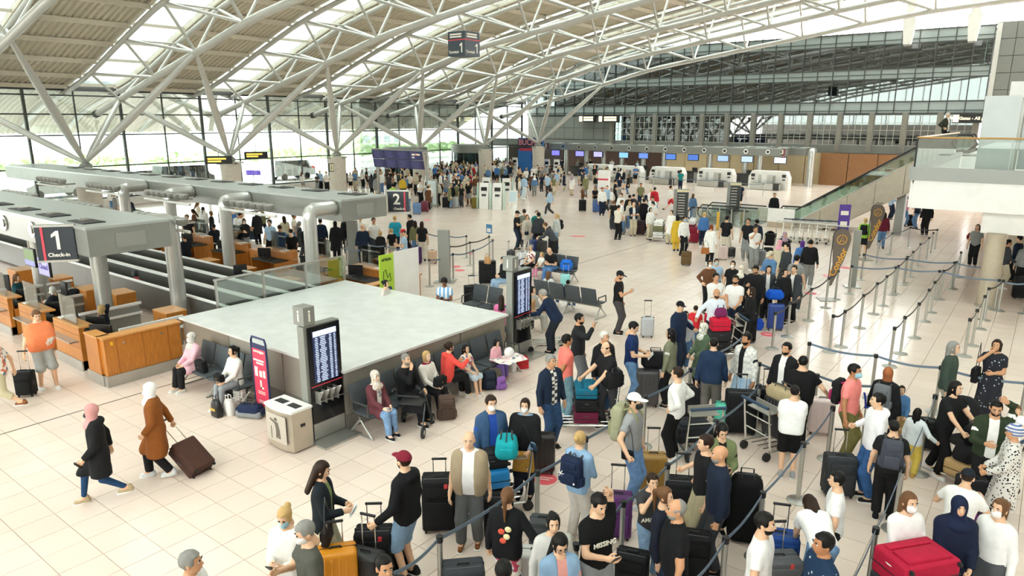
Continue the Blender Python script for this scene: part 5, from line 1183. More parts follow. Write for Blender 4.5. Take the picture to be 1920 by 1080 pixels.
def person(label,pos,a=0,h=1.72,pose='stand',top=('tee','#333333'),bot=('trousers','#2b2d33'),shoes='#2a2a2a',hair=('short','k'),skin='l',under=None,extra=(),fat=0.,yaw=0.,group=None,z=0.,lod=None):
    """pos: ('f',px,py) feet pixel, ('h',px,py) head-top pixel, or a Vector"""
    sit=PO[pose].get('sit',0)
    if isinstance(pos,tuple) and pos[0]=='f': p=G(pos[1],pos[2],z)
    elif isinstance(pos,tuple) and pos[0]=='h':
        J=skeleton(pose); hz=(J['head'][2]+.12)*h/1.75 if PO[pose].get('lean',0)<.8 else .95
        p=G(pos[1],pos[2],hz+z); p.z=z
        if sit or PO[pose].get('lean',0)>.3:
            rz=face_rz(p,a); off=Vector((J['head'][0],J['head'][1],0))*h/1.75; off.rotate(Matrix.Rotation(rz,3,'Z')); p=p-off
    else: p=Vector(pos)
    if isinstance(pos,tuple) and pos[0] in('f','h') and not sit:
        u=Vector((p.x,p.y,0)).normalized(); k=0
        while k<6 and any((p.x-o[0].x)**2+(p.y-o[0].y)**2<.40**2 and abs(o[0].z-z)<.5 for o in PEOPLE): p=p+u*.13; k+=1
    dist=math.hypot(p.x,p.y)
    if lod is None: lod=0 if dist<24 else (1 if dist<42 else 2)
    rz=face_rz(p,a); t=thing('person',label,'person',(p.x,p.y,z),rz,group); sc_=h/1.75; wf=.93 if hair[0] in('long','ponytail','bun','bob','hijab','turban','capl') else 1.; t.scale=(sc_*wf,sc_*wf,sc_)
    me,J,HM=body_mesh(pose,fat,round(yaw,1),lod)
    b=put(me,'body',t); hm=HAIRC[hair[1]] if hair[1] in HAIRC else cmat(hair[1]); dk=HAIRC['k'] if hair[1] not in HAIRC else hm
    setm(b,[SKIN[skin],EYEW,HAIRC['b'],LIP[skin]])
    def wear(kind,col,name=None):
        o=put(garment(kind,pose,fat,lod),name or GARN.get(kind,kind),t); setm(o,[cmat(col,'denim' if kind=='jeans' else 'cloth')]); return o
    if under: wear(*under)
    wear(*bot); tp=wear(*top)
    for n in 'rl':
        o=put(shoe_mesh(lod),'shoe',t); d=J[n+'a']; o.location=(d[0],d[1],d[2]-.085); setm(o,[cmat(shoes),WHITE if shoes not in('#1c1c1c','#5a3320','#3a2418') else RUBBER])
    def onhead(st,m,name):
        o=put(hair_mesh(st,lod),name,t); o.matrix_local=HM; setm(o,[m]); return o
    st=hair[0]
    if st=='cap': onhead('cap',cmat(hair[1]),'cap'); onhead('buzz',HAIRC['b'],'hair')
    elif st=='capl': onhead('cap',cmat(hair[1]),'cap'); onhead('ponytail',HAIRC['b'],'hair')
    elif st in('hijab','beanie','turban'): onhead(st,cmat(hair[1]),{'hijab':'headscarf','beanie':'beanie','turban':'turban'}[st])
    elif st!='bald': onhead(st,hm,'hair')
    for x in extra:
        if x=='beard': onhead('beard',dk if st not in('cap','bald') else HAIRC['b'],'beard')
        elif x=='gbeard': onhead('beard',HAIRC['g'],'beard')
        elif x.startswith('mask'): onhead('mask',{'mask':WHITE,'maskb':mat('#9cc7d8',.7),'maskk':BLACK}[x],'face_mask')
        elif x=='glasses':
            gl=MB()
            for s in (-1,1): gl.tube([(s*.031+.022*math.cos(q),.102,.01+.018*math.sin(q)) for q in np.linspace(0,2*PI,12)[:-1]],.0025,5,closed=True); gl.tube([(s*.053,.1,.014),(s*.078,.0,.01)],.0025,5)
            o=gl.build('glasses',BLACK,t); o.matrix_local=HM
    PEOPLE.append((p,t,J,sc_,rz))
    t['_']=0; del t['_']
    def world(q): 
        v=Vector(q)*sc_; v.rotate(Matrix.Rotation(rz,3,'Z')); return Vector((p.x,p.y,z))+v
    person.J=J; person.world=world; person.rz=rz; person.p=p; person.s=sc_; person.t=t; person.HM=HM
    return t
def hand(n='r',ext=.09):
    J=person.J; d=J[n+'w']-J[n+'e']; d/=np.linalg.norm(d); return person.world(J[n+'w']+d*ext)
def phone(label,n='r'):
    p=hand(n,.1); t=thing('phone',label,'phone',p,person.rz,'phones in hands'); b=MB(); b.rbox((0,0,0),(.074,.012,.15),.005); o=b.build('case',BLACK,t); o.rotation_euler=(-.7,0,0); s=MB().box((0,-.0068,0),(.066,.001,.138)).build('screen',BLACKG,t,False); s.rotation_euler=(-.7,0,0); return t
def paper(label,n='r',s=(.12,.17)):
    p=hand(n,.1); t=thing('papers',label,'papers',p,person.rz,'papers in hands'); o=MB().box((0,0,0),(s[0],.004,s[1])).build('sheet',WHITE,t,False); o.rotation_euler=(-.6,.2,.3); o=MB().box((.01,-.006,.02),(s[0]*.9,.004,s[1]*.9)).build('sheet',mat('#dfe4ea',.6),t,False); o.rotation_euler=(-.6,-.2,.1)
# ================================================================ LUGGAGE
_C={}
def suitcase(label,pos,rz=0.,size=(.45,.28,.65),col='#202124',kind='soft',handle=.0,tilt=0.,flat=False,z=0.,group='suitcases',cat='suitcase',tagc=None):
    """rz in radians; pos ('f',px,py) base pixel or Vector"""
    if isinstance(pos[0],str) and pos[0]=='f': pos=G(pos[1],pos[2],z)
    elif isinstance(pos[0],str) and pos[0]=='t': pos=G(pos[1],pos[2],z+(size[1] if flat else size[2])); 
    w,d,h=size; wz=.05
    if group=='suitcases' and not tilt:
        for k in range(2):
            for o in PEOPLE:
                dx=pos[0]-o[0].x; dy=pos[1]-o[0].y; D=math.hypot(dx,dy); lim=.22+w*.45
                if 0<D<lim: pos=Vector((o[0].x+dx/D*lim,o[0].y+dy/D*lim,z))
    t=thing('suitcase',label,cat,(pos[0],pos[1],z),rz,group)
    if flat: t.rotation_euler=(PI/2,0,rz); t.location.z=z+d/2; 
    elif tilt: t.rotation_euler=(tilt,0,rz)
    m=mat(col,.35 if kind=='hard' else .75,0,'plain' if kind=='hard' else 'cloth'); dk=BLACK
    MB().rbox((0,0,wz+h/2),(w,d,h),.05 if kind=='hard' else .035,3).build('shell',m,t)
    if kind=='hard':
        n=max(4,int(w/.075))
        for i in range(n):
            x=-w/2+w*(i+.5)/n
            if abs(x)<w/2-.05: MB().rbox((x,0,wz+h/2),(.026,d+.014,h-.1),.008,1).build('rib',m,t)
    else:
        MB().rbox((0,-d/2-.012,wz+h*.36),(w*.8,.05,h*.5),.02,2).build('front_pocket',m,t); MB().rbox((0,-d/2-.006,wz+h*.78),(w*.76,.03,h*.2),.012,2).build('upper_pocket',m,t)
        MB().tube([(-w/2+.04,-d*.2,wz+.03),(-w/2-.002,-d*.2,wz+h*.5),(-w/2+.04,-d*.2,wz+h-.0),(w/2-.04,-d*.2,wz+h),(w/2+.002,-d*.2,wz+h*.5),(w/2-.04,-d*.2,wz+.03)],.008,5).build('piping',WHITE if col=='#b51f3e' else (mat('#55565a',.5) if col<'#666666' else DARK),t)
    MB().box((0,d*.05,wz+h/2),(w+.006,.012,h+.004)).build('zip_line',dk,t,False)
    MB().tube([(-.07,0,wz+h-.005),(-.06,0,wz+h+.025),(.06,0,wz+h+.025),(.07,0,wz+h-.005)],.011,6).build('carry_handle',dk,t)
    if handle:
        for s in (-1,1): MB().cyl((s*.09,d*.33,wz+h*.9),(s*.09,d*.33,wz+h+handle),.008,n=6).build('pull_tube',CHROME,t)
        MB().rbox((0,d*.33,wz+h+handle),(.22,.03,.035),.012,2).build('pull_grip',dk,t)
    for sx in (-1,1):
        for sy in (-1,1): MB().cyl((sx*(w/2-.05)-.012,sy*(d/2-.04),.028),(sx*(w/2-.05)+.012,sy*(d/2-.04),.028),.028,n=10).box((sx*(w/2-.05),sy*(d/2-.04),.05),(.03,.04,.03)).build('wheel',RUBBER,t)
    if tagc: MB().box((.1,-d/2-.01,wz+h*.9),(.05,.006,.1),.2).build('luggage_tag',mat(tagc,.5),t,False)
    return t
def backpack(label,loc,rz,col,size=(.3,.16,.44),acc=None,worn=True,group='backpacks'):
    t=thing('backpack',label,'backpack',loc,rz,group); w,d,h=size; m=cmat(col); m2=cmat(acc) if acc else m
    MB().rbox((0,0,h/2),(w,d,h),.055,3,.9).build('main_bag',m,t); MB().rbox((0,-d/2-.015,h*.32),(w*.72,.07,h*.42),.03,2).build('front_pocket',m2,t); MB().rbox((0,-d/2+.005,h*.76),(w*.66,.05,h*.22),.02,2).build('top_pocket',m,t)
    for s in (-1,1):
        yy=d/2
        path=[(s*.09,yy-.01,h*.92),(s*.1,yy+.1,h*1.02),(s*.11,yy+.22,h*.75),(s*.12,yy+.19,h*.3),(s*.12,yy-.01,h*.12)] if worn else [(s*.08,yy-.01,h*.92),(s*.09,yy+.03,h*.6),(s*.1,yy-.01,h*.1)]
        MB().tube(path,.018,6).build('strap',m2 if acc else DARK,t)
        MB().rbox((s*(w/2),0,h*.22),(.04,d*.6,h*.3),.018,2).build('side_pocket',m,t)
    MB().tube([(-.03,d/2-.02,h-.01),(0,d/2-.02,h+.03),(.03,d/2-.02,h-.01)],.008,5).build('haul_loop',BLACK,t)
    return t
def wear_pack(label,col,acc=None,size=(.3,.16,.44)):
    J=person.J; p=person.world(J['T'](0,-.2,.08)); return backpack(label,p,person.rz,col,size,acc)
def duffel(label,pos,rz,size=(.6,.3,.3),col='#1f2022',z=0.,col2=None,group='soft bags'):
    if isinstance(pos[0],str): pos=G(pos[1],pos[2],z)
    t=thing('duffel_bag',label,'bag',(pos[0],pos[1],z),rz,group); w,d,h=size; m=cmat(col)
    MB().rbox((0,0,h/2),(w,d,h),min(h,d)*.35,4,.92).build('bag_body',m,t)
    if col2: MB().rbox((0,0,h*.3),(w+.006,d+.006,h*.55),.06,3).build('lower_panel',cmat(col2),t)
    MB().box((0,0,h+.002),(w*.8,.02,.006)).build('zip',BLACK,t,False)
    for s in (-1,1): MB().tube([(-w*.22,s*d*.35,h*.6),(-w*.18,s*d*.22,h+.06),(w*.18,s*d*.22,h+.06),(w*.22,s*d*.35,h*.6)],.012,5).build('handle',DARK,t)
    for x in (-.5,.5): MB().rbox((x*w*.96,0,h*.45),(.05,d*.6,h*.5),.02,2).build('end_pocket',m,t)
    return t
def handbag(label,loc,rz,col,size=(.26,.11,.2),strap=.45,group='handbags',z=None):
    t=thing('handbag',label,'bag',loc,rz,group); w,d,h=size
    MB().rbox((0,0,h/2),(w,d,h),.03,3,.88).build('bag_body',cmat(col),t); MB().rbox((0,-d/2,h*.66),(w*.9,.02,h*.55),.01,2).build('flap',cmat(col),t); MB().cyl((0,-d/2-.02,h*.45),(0,-d/2-.005,h*.45),.012,n=8).build('clasp',mat('#c9a24a',.3,.8),t)
    MB().tube([(-w*.42,0,h*.9),(-w*.25,0,h+strap*.6),(0,0,h+strap),(w*.25,0,h+strap*.6),(w*.42,0,h*.9)],.008,5).build('strap',DARK if col!='#b98a3d' else BLACK,t); return t
def side_bag(label,col,side=1,size=(.26,.11,.2),zz=-.02,y=.05,strap=.5):
    J=person.J; p=person.world(J['T'](side*.24,y,zz)); return handbag(label,p,person.rz+PI/2,col,size,strap)
def plastic_bag(label,pos,col,z=0.,s=(.28,.18,.36),txt=None,rz=0.):
    if isinstance(pos[0],str): pos=G(pos[1],pos[2],z)
    t=thing('shopping_bag',label,'bag',(pos[0],pos[1],z),rz,'shopping bags'); b=MB(); r=random.Random(len(label)); n=16
    pr=[]; 
    for q,(zz,k) in enumerate(((0,.9),(.04,1),(.4,1.06),(.75,.9),(1,.6))):
        for i in range(n): a=2*PI*i/n; j=1+r.uniform(-.06,.06); pr.append(Vector((s[0]/2*k*j*math.copysign(abs(math.cos(a))**.6,math.cos(a)),s[1]/2*k*j*math.copysign(abs(math.sin(a))**.6,math.sin(a)),zz*s[2])))
    b.add(pr,[(q*n+i,q*n+(i+1)%n,(q+1)*n+(i+1)%n,(q+1)*n+i) for q in range(4) for i in range(n)]+[tuple(reversed(range(n))),tuple(range(4*n,5*n))]); b.build('bag_body',mat(col,.35),t)
    for y in (-1,1): MB().tube([(-.06,y*.03,s[2]),(-.05,y*.03,s[2]+.1),(.05,y*.03,s[2]+.1),(.06,y*.03,s[2])],.008,5).build('handle',mat(col,.4),t)
    if txt: MB().box((0,-s[1]/2-.01,s[2]*.5),(s[0]*.6,.02,.045)).build('gold_print',mat('#c9a24a',.4),t,False)
    return t
def loaded(label,pos,rz,items,group='loaded luggage trolleys'):
    """trolley with stacked cases: items (label,kind,size,col,extra)"""
    if isinstance(pos[0],str): pos=G(pos[1],pos[2])
    trolley(label,(pos[0],pos[1],0),rz,group); z=.19; R=Matrix.Rotation(rz,3,'Z')
    for it in items:
        l,k,sz,c=it[:4]; kw=it[4] if len(it)>4 else {}
        o=R@Vector((kw.get('dx',0),.14,0)); p=Vector((pos[0]+o.x,pos[1]+o.y,z))
        if k in('soft','hard'): suitcase(l,p-R@Vector((0,0,0))+Vector((0,0,0)),rz+PI/2*kw.get('turn',0),sz,c,k,flat=False if kw.get('up') else True,z=z,group='cases on trolleys') if kw.get('up') else flatcase(l,p,rz,sz,c,k,z)
        else: duffel(l,(p),rz+kw.get('r',0),sz,c,z,kw.get('col2'))
        z+=(sz[2] if (k not in('soft','hard') or kw.get('up')) else sz[1])+.012
    return z
def flatcase(label,p,rz,size,col,kind,z):
    t=suitcase(label,p,rz,size,col,kind,z=0,group='cases on trolleys'); w,d,h=size
    # lay it on its back: local z -> along world -y of the trolley, centred
    R=Matrix.Rotation(rz,3,'Z'); q=R@Vector((0,-h/2-.03,0)); t.rotation_euler=(-PI/2,0,rz); t.location=(p.x+q.x,p.y+q.y,z+d/2); return t
def stroller(label,pos,rz,col='#1d1d1f'):
    if isinstance(pos[0],str): pos=G(pos[1],pos[2])
    t=thing('stroller',label,'stroller',(pos[0],pos[1],0),rz,'strollers')
    for s in (-1,1):
        MB().tube([(s*.24,.3,.1),(s*.24,-.1,.55),(s*.24,-.42,1.02)],.014,6).build('side_frame',STEELD,t); MB().tube([(s*.24,-.3,.1),(s*.24,.05,.5)],.014,6).build('rear_strut',STEELD,t)
        for y in (.3,-.3): MB().cyl((s*.26-.02,y,.1),(s*.26+.02,y,.1),.1,n=14).build('wheel',RUBBER,t)
    MB().cyl((-.24,-.42,1.02),(.24,-.42,1.02),.02,n=8).build('handle_bar',BLACK,t)
    MB().rbox((0,.08,.48),(.4,.4,.1),.04).build('seat',cmat(col),t); b=MB().rbox((0,0,.24),(.4,.08,.5),.04).build('backrest',cmat(col),t); b.location=(0,-.16,.5); b.rotation_euler=(.35,0,0)
    h=MB(); n=10
    vs=[];m_=8
    for j in range(m_+1):
        a=-.2+j*1.5/m_
        for i in range(n+1):
            u=PI*i/n; vs.append((-.25*math.cos(u),-.2+.34*math.sin(u)*math.sin(a)*1.1-.02,.78+.34*math.sin(u)*math.cos(a)))
    h.add(vs,[(j*(n+1)+i,j*(n+1)+i+1,(j+1)*(n+1)+i+1,(j+1)*(n+1)+i) for j in range(m_) for i in range(n)]); h.build('canopy',cmat(col),t); MB().rbox((0,-.05,.25),(.38,.4,.16),.05).build('basket',cmat('#333333'),t); return t
def rollator(label,pos,rz):
    if isinstance(pos[0],str): pos=G(pos[1],pos[2])
    t=thing('rollator',label,'walker',(pos[0],pos[1],0),rz)
    for s in (-1,1):
        MB().tube([(s*.27,.32,.12),(s*.27,.05,.6),(s*.27,-.18,.9)],.016,6).build('front_leg',mat('#3c4148',.4,.4),t); MB().tube([(s*.27,-.32,.12),(s*.27,-.05,.58)],.016,6).build('rear_leg',mat('#3c4148',.4,.4),t); MB().cyl((s*.27,-.18,.9),(s*.27,-.34,.92),.022,n=8).build('grip',BLACK,t)
        for y in (.32,-.32):
            o=MB().cyl((s*.29-.022,y,.11),(s*.29+.022,y,.11),.11,n=18).build('wheel',RUBBER,t); MB().cyl((s*.29-.024,y,.11),(s*.29+.024,y,.11),.05,n=10).build('wheel_hub',STEEL,o)
    MB().rbox((0,0,.58),(.48,.3,.04),.015).build('seat',BLACK,t); MB().rbox((0,.12,.44),(.42,.2,.24),.04).build('pouch',cmat('#222226'),t); MB().tube([(-.27,-.02,.62),(-.2,-.22,.78),(.2,-.22,.78),(.27,-.02,.62)],.018,6).build('back_bar',BLACK,t); return t
def carton(label,pos,z,rz,s=(.5,.4,.42)):
    t=thing('cardboard_box',label,'box',(pos[0],pos[1],z),rz); m=mat('#b98d5c',.8,0,'stone'); MB().box((0,0,s[2]/2),s).build('carton',m,t,False); MB().box((0,0,s[2]+.002),(.06,s[1],.004)).build('tape',mat('#cdb58c',.4),t,False)
    for q in (-1,1): MB().box((q*s[0]*.25,0,s[2]+.001),(s[0]*.48,s[1]*.99,.003)).build('flap',m,t,False)
# ================================================================ PLACING PEOPLE AND LUGGAGE
P=person
def f(x,y): return ('f',x,y)
def hd(x,y): return ('h',x,y)
K='#1d1d1f'; NV='#1f2a3d'; WH='#efeeea'; JN='#4d6a8f'; JL='#86a4c2'; GR='#8b8d8c'
# ---------- left foreground
P('man in orange t-shirt and grey shorts holding papers by the wooden desks',f(90,727),15,1.8,'caseman',('tee','#f08a5c'),('bermuda','#a6a9a6'),'#e8e8e8',('short','m'),'l',fat=1.4); paper('folded white papers held by the man in the orange t-shirt','l'); hx=hand('l')
suitcase('small black soft suitcase at the side of the man in orange',f(52,742),.8,(.36,.24,.52),K,'soft',.42)
P('woman in floral blouse and beige capri trousers at the left edge',f(14,768),250,1.64,'walk',('tee',('#d6795c','floral')),('capri','#c9c0a0'),'#8a5a3a',('bob','b'),'l')
P('woman in pink headscarf and long black parka striding left',f(198,938),268,1.66,'walk',('parka',K),('leggings','#27456a'),'#b9a582',('hijab','#d69a98'),'l',under=('tunic','#c9736c'),extra=('maskk',)); phone('grey phone held by the woman in the black parka','l')
P('woman in white headscarf and long brown leather coat pulling a suitcase',f(303,893),262,1.68,'pull',('coat','#8a5124'),('trousers',K),'#dfe3e6',('hijab','#f1f0ee'),'l',extra=('mask',)); hp=hand('r')
s=suitcase('brown soft suitcase pulled by the woman in the leather coat',f(385,890),-.55,(.44,.26,.62),'#4d332b','soft',.5,tilt=0); s.rotation_euler=(.0,0,0)
d=Vector((hp.x-s.location.x,hp.y-s.location.y)); s.rotation_euler=(.95,0,math.atan2(d.y,d.x)+PI/2); s.location.z=.05
P('grey haired man in white jacket at the bottom edge',hd(352,1034),70,1.76,'stand',('jacket','#e2e2df'),('jeans',JN),'#333333',('short','g'),'m')
P('seated woman in pink coat and patterned headscarf on the left bench',(-14.55,7.36,0),(PI,),1.62,'sit',('coat','#e7b8c4'),('trousers',K),'#d8d4cc',('hijab',('#a9a49c','leopard')),'l',extra=('mask',)); handbag('black leather handbag beside the woman in pink',(-14.15,7.3,.46),0,K,(.34,.14,.26),.12)
P('seated woman in white cardigan and grey jeans on the left bench',(-12.9,7.36,0),(PI,),1.66,'sit',('sweater','#f0ece6'),('leggings','#9a9fa4'),'#d9d2c4',('ponytail','k'),'l'); handbag('black handbag on the lap of the woman in white cardigan',(-12.9,7.0,.62),0,K,(.26,.12,.16),.06)
plastic_bag('black shopping bag with gold lettering by the bench',f(408,780),K,0,(.28,.16,.34),True); plastic_bag('white plastic bag beside the black shopping bag',f(431,777),'#eceae6',0,(.26,.16,.32))
backpack('black backpack standing at the end of the left bench',G(436,752),0,K,worn=False); backpack('olive camouflage backpack behind the duffel bag',G(452,762),.2,('#6f6a52','leopard'),worn=False)
duffel('navy and grey duffel bag by the red banner',f(471,781),.45,(.56,.28,.28),'#27304c',0,'#8b8e90')
# agents at the wooden desks
P('blond agent in dark uniform on the phone behind the wooden counter',hd(188,572),250,1.68,'sitcall',('jacket','#1e2430'),('trousers',K),K,('bob','y'),'l'); 
P('brown haired agent in teal sweater behind the desks',hd(30,514),60,1.66,'sitdesk',('sweater','#1f4a52'),('trousers',K),K,('long','m'),'l'); P('grey blond agent in dark jacket at the middle desk',hd(97,537),230,1.66,'sitdesk',('jacket','#23272e'),('trousers',K),K,('bob','w'),'l',extra=('mask',))
bp=G(140,545,.9); backpack('black backpack on a chair behind the desks',(bp.x,bp.y,.52),.6,K,(.34,.2,.44),worn=False)
# ---------- bottom centre
P('young woman in dark cardigan and green top looking at a passport',hd(600,865),75,1.72,'read',('open','#1d2228'),('wide','#b9b49a'),'#eeeeee',('long','b'),'l',under=('tank','#7d8f5c')); paper('passport and ticket held by the woman in green top'); handbag('dark brown shoulder bag of the woman in green top',person.world((.28,.1,.8)),person.rz,'#2a2320',(.3,.1,.2),.4)
P('blond woman in white top with blue mask and crossbody strap',hd(534,950),330,1.66,'phone',('sweater',WH),('trousers','#e8e6e0'),'#dddddd',('bun','y'),'l',extra=('maskb',)); phone('phone held by the blond woman in white')
P('grey haired man in dark grey t-shirt with lowered mask',hd(574,977),285,1.76,'phone1',('tee','#55564f'),('trousers','#3b3b3b'),K,('short','g'),'l',extra=('mask',))
suitcase('orange hard shell suitcase with black handle',f(622,1105),.9,(.5,.3,.72),'#e2931f','hard',.3)
P('man in maroon cap and black striped jacket reaching for a suitcase handle',f(768,1085),235,1.8,'reach_l',('hoodie','#161618'),('bermuda',JL),'#222222',('cap','#7c2233'),'l',yaw=-.3,extra=('beard',)); J=person.J
for k in (-1,0,1):
    a_=J['rs']+np.array((.075,0,.02+.0)); e_=J['re']+np.array((.062,-.005,0)); w_=J['rw']+np.array((.045,0,.02)); MB().tube([Vector(q)+Vector((0,k*.022,0)) for q in (a_,e_,w_)],.006,5).build('sleeve_stripe',WHITE,person.t)
suitcase('black soft suitcase with red tag in front of the man in maroon cap',f(716,1085),.7,(.48,.3,.68),K,'soft',.3,tagc='#d23b45'); suitcase('black hard suitcase with extended handle at the bottom edge',f(690,1120),.3,(.44,.28,.6),'#232427','hard',.45); duffel('round black travel bag beside the jeans shorts',('f',742,1062),.4,(.36,.26,.3),K,.0)
P('bald man in beige vest and white shirt with grey trousers',f(883,1024),352,1.74,'stand2',('vest','#a4937a'),('trousers','#57595a'),'#7a4a26',('bald','w'),'l',under=('polo','#ecebea'),fat=1.)
suitcase('large black soft suitcase held by the man in beige vest',f(826,990),.7,(.5,.34,.78),'#1a1a1c','soft',.22,tagc='#e04a50'); suitcase('dark soft suitcase behind the man in beige vest',f(935,1005),.7,(.42,.28,.6),K,'soft',.0)
P('dark haired man at the bottom edge below the striped jacket',hd(719,1041),20,1.74,'stand',('tee','#333538'),('trousers',K),K,('buzz','k'),'m')
# trolley pair: man in denim jacket, woman in poncho
P('man in denim jacket and blue shirt with white mask',hd(920,741),20,1.78,'stand2',('open','#3a5578'),('jeans','#34527c'),K,('short','b'),'l',under=('tee','#2b4fa8'),extra=('mask',))
P('woman in black poncho with mustard bag and white mask',hd(985,747),350,1.68,'front',('poncho',K),('trousers','#20242f'),K,('ponytail','b'),'l',under=('shirt',JL),extra=('mask',)); handbag('mustard yellow shoulder bag of the woman in black poncho',person.world((-.02,.26,.62)),person.rz+PI,'#b98a3d',(.34,.1,.32),.45)
tz=loaded('luggage trolley loaded with blue and black cases at the queue front',G(934,946),2.5,[('black soft case at the bottom of the blue trolley stack','soft',(.68,.26,.5),K),('bright blue hard suitcase strapped with yellow','hard',(.74,.3,.52),'#2a8fd8'),('black slim case on top of the blue suitcase','soft',(.64,.2,.48),'#26272a')])
q=G(950,858,.95); duffel('turquoise bag on top of the loaded trolley',(q.x,q.y),2.2,(.46,.34,.3),'#1fa6b0',tz)
suitcase('dark suitcase behind the woman in black poncho',f(1018,885),.6,(.4,.26,.66),'#241f20','hard',.0)
P('grey haired man in navy jacket and checked shirt watching the queue',f(1030,838),40,1.78,'stand',('open',NV),('jeans','#2d4668'),'#1c1c1c',('short','g'),'m',under=('shirt',('#3a3a40','plaid')))
# ---------- bench along the enclosure
def bseat(y): return (-9.56,y,0)
E_=(-PI/2,)
P('elderly woman in headscarf and maroon cardigan on the bench end',bseat(8.22),E_,1.6,'sit',('cardigan','#6a3a40'),('jeans','#7d9ec4'),K,('hijab',('#c99a52','leopard')),'p',under=('shirt',('#8d9197','floral')))
P('bald man in black sweater eating on the bench',bseat(9.02),E_,1.76,'sitfood',('sweater',K),('trousers',K),K,('buzz','g'),'l',extra=('gbeard',))
P('elderly woman in white top and red scarf on the bench',bseat(9.6),E_,1.62,'sit',('sweater','#ece6dc'),('trousers',K),K,('bob','y'),'p',under=('shirt','#8a2440')); handbag('black handbag on the lap of the woman with red scarf',(-9.2,9.6,.6),PI/2,K,(.3,.14,.2),.08)
P('woman in bright coral hoodie feeding the girl beside her',bseat(10.2),(-.35,),1.66,'sitreach',('hoodie','#f0574f'),('trousers',K),'#dcd8c8',('bun','b'),'l')
P('girl with long dark hair and pale shorts on the bench',bseat(10.8),E_,1.4,'sit',('tee',('#b0607a','floral')),('bermuda','#b8c6cf'),'#dcd2c8',('long','k'),'l')
P('small girl in pink holding a white blanket on the bench',bseat(11.8),E_,1.25,'sit2',('sweater','#f0b3bd'),('leggings','#7a62a8'),'#e6e2de',('bob','k'),'l'); 
t=thing('blanket','white blanket with prints on the lap of the small girl','blanket',(-9.2,11.85,.42)); b=MB(); n=10; vs=[]
for i in range(n+1):
    for j in range(n+1): x=-.3+.6*i/n; y=-.35+.7*j/n; vs.append((x,y,.14+.03*math.sin(9*x+5*y)-.25*max(0,abs(x)-.18)))
b.add(vs,[(i*(n+1)+j,i*(n+1)+j+1,(i+1)*(n+1)+j+1,(i+1)*(n+1)+j) for i in range(n) for j in range(n)]); b.build('cloth',cmat(('#e9c3cb','floral')),t); MB().ell((-.05,.1,.24),(.12,.12,.12),10,8).build('rolled_edge',cmat('#f3efee'),t)
rollator('black four-wheeled walker in front of the elderly woman',G(775,806),.5)
backpack('brown backpack on the floor in front of the bench',G(838,785),.9,'#5b4a41',(.36,.22,.5),'#4a3b34',worn=False); backpack('navy backpack on the floor by the girls shoes',G(918,729),.9,'#272d3a',(.32,.2,.42),worn=False); backpack('small purple backpack leaning on the navy one',G(940,730),1.2,'#8a5fa8',(.22,.14,.3),worn=False); handbag('red and black cool bag at the end of the bench',G(979,690),.9,'#c5333a',(.3,.2,.3),.1); plastic_bag('white plastic bag under the small girl',f(957,695),'#efeae6',0,(.3,.2,.3))
t=thing('paper_cup','orange paper cup on the bench end','cup',(-9.5,12.3,.46)); MB().lathe([(.03,0),(.042,.11),(.044,.115)],14).build('cup',mat('#e0602f',.5),t); MB().cyl((0,0,.112),(0,0,.125),.045,n=14).build('lid',BLACK,t)
# ---------- man leaning on box with trolley by totem two
tr_=G(1015,652); trolley('empty luggage trolley beside the second totem',(tr_.x,tr_.y,0),-.6)
tb=Vector((-10.9,14.6,0)); trolley('luggage trolley carrying a cardboard box behind the totem',(tb.x+.0,tb.y,0),.4); suitcase('black suitcase under the cardboard box',tb+Vector((.05,.1,0)),.4,(.44,.5,.36),K,'soft',z=.2); carton('brown cardboard box on the trolley by the totem',(tb.x+.05,tb.y+.1),.64,.4)
P('man in grey beanie and navy jacket leaning on a cardboard box',hd(1017,543),250,1.76,'lean',('jacket','#1d2a42'),('trousers','#252a33'),K,('beanie','#a9a39a'),'l')
P('woman in grey top seated behind the second totem',hd(999,537),60,1.64,'sit',('sweater','#bdbab6'),('trousers','#c4c2be'),WH,('bun','k'),'l')
P('person in bright pink seated behind the totem',hd(940,553),180,1.6,'sit2',('sweater','#f27fb5'),('jeans','#4a5f86'),WH,('long','b'),'l')
suitcase('black soft suitcase behind the two-seat bench',f(885,572),.8,(.5,.3,.6),K,'soft',.3); 
P('boy in blue and white striped football shirt behind the enclosure',hd(833,521),350,1.6,'phone',('tee',('#7db4e0','argentina')),('shorts','#dfe3e8'),WH,('curly','k'),'d'); phone('phone held by the boy in the striped football shirt')
P('young man in black jacket and light jeans seated with a large suitcase',hd(944,481),300,1.74,'sit2',('jacket',K),('jeans','#9ab7d4'),'#efefef',('short','k'),'l'); suitcase('very large black suitcase with a paper bag on top',f(914,532),.7,(.62,.34,.8),K,'soft',.0); q=G(914,495,.86); plastic_bag('brown paper bag on the very large suitcase',(q.x,q.y),'#b98a58',.87,(.24,.16,.26))
P('bald man in black polo reading on the rear bench',(-14.15,21.0,0),(PI,),1.78,'sitlean',('polo',K),('jeans','#5a7fb0'),'#444444',('bald','w'),'l'); t=duffel('bright blue bag beside the bald man on the rear bench',(-13.6,21.0),.2,(.42,.3,.42),'#2a72d8',.46)
P('girl with long hair seated on the bench seen from behind',(-12.2,17.8,0),(0,),1.5,'sit',('sweater','#d8d8d6'),('jeans',JN),WH,('long','m'),'l'); P('small boy in dark shirt seated on the bench seen from behind',(-11.5,17.85,0),(.2,),1.25,'sit',('tee','#2c3348'),('jeans',JN),WH,('short','k'),'l'); suitcase('small turquoise suitcase in front of the hall bench',f(1060,540),.4,(.34,.22,.46),'#8fd0d0','hard',.35)
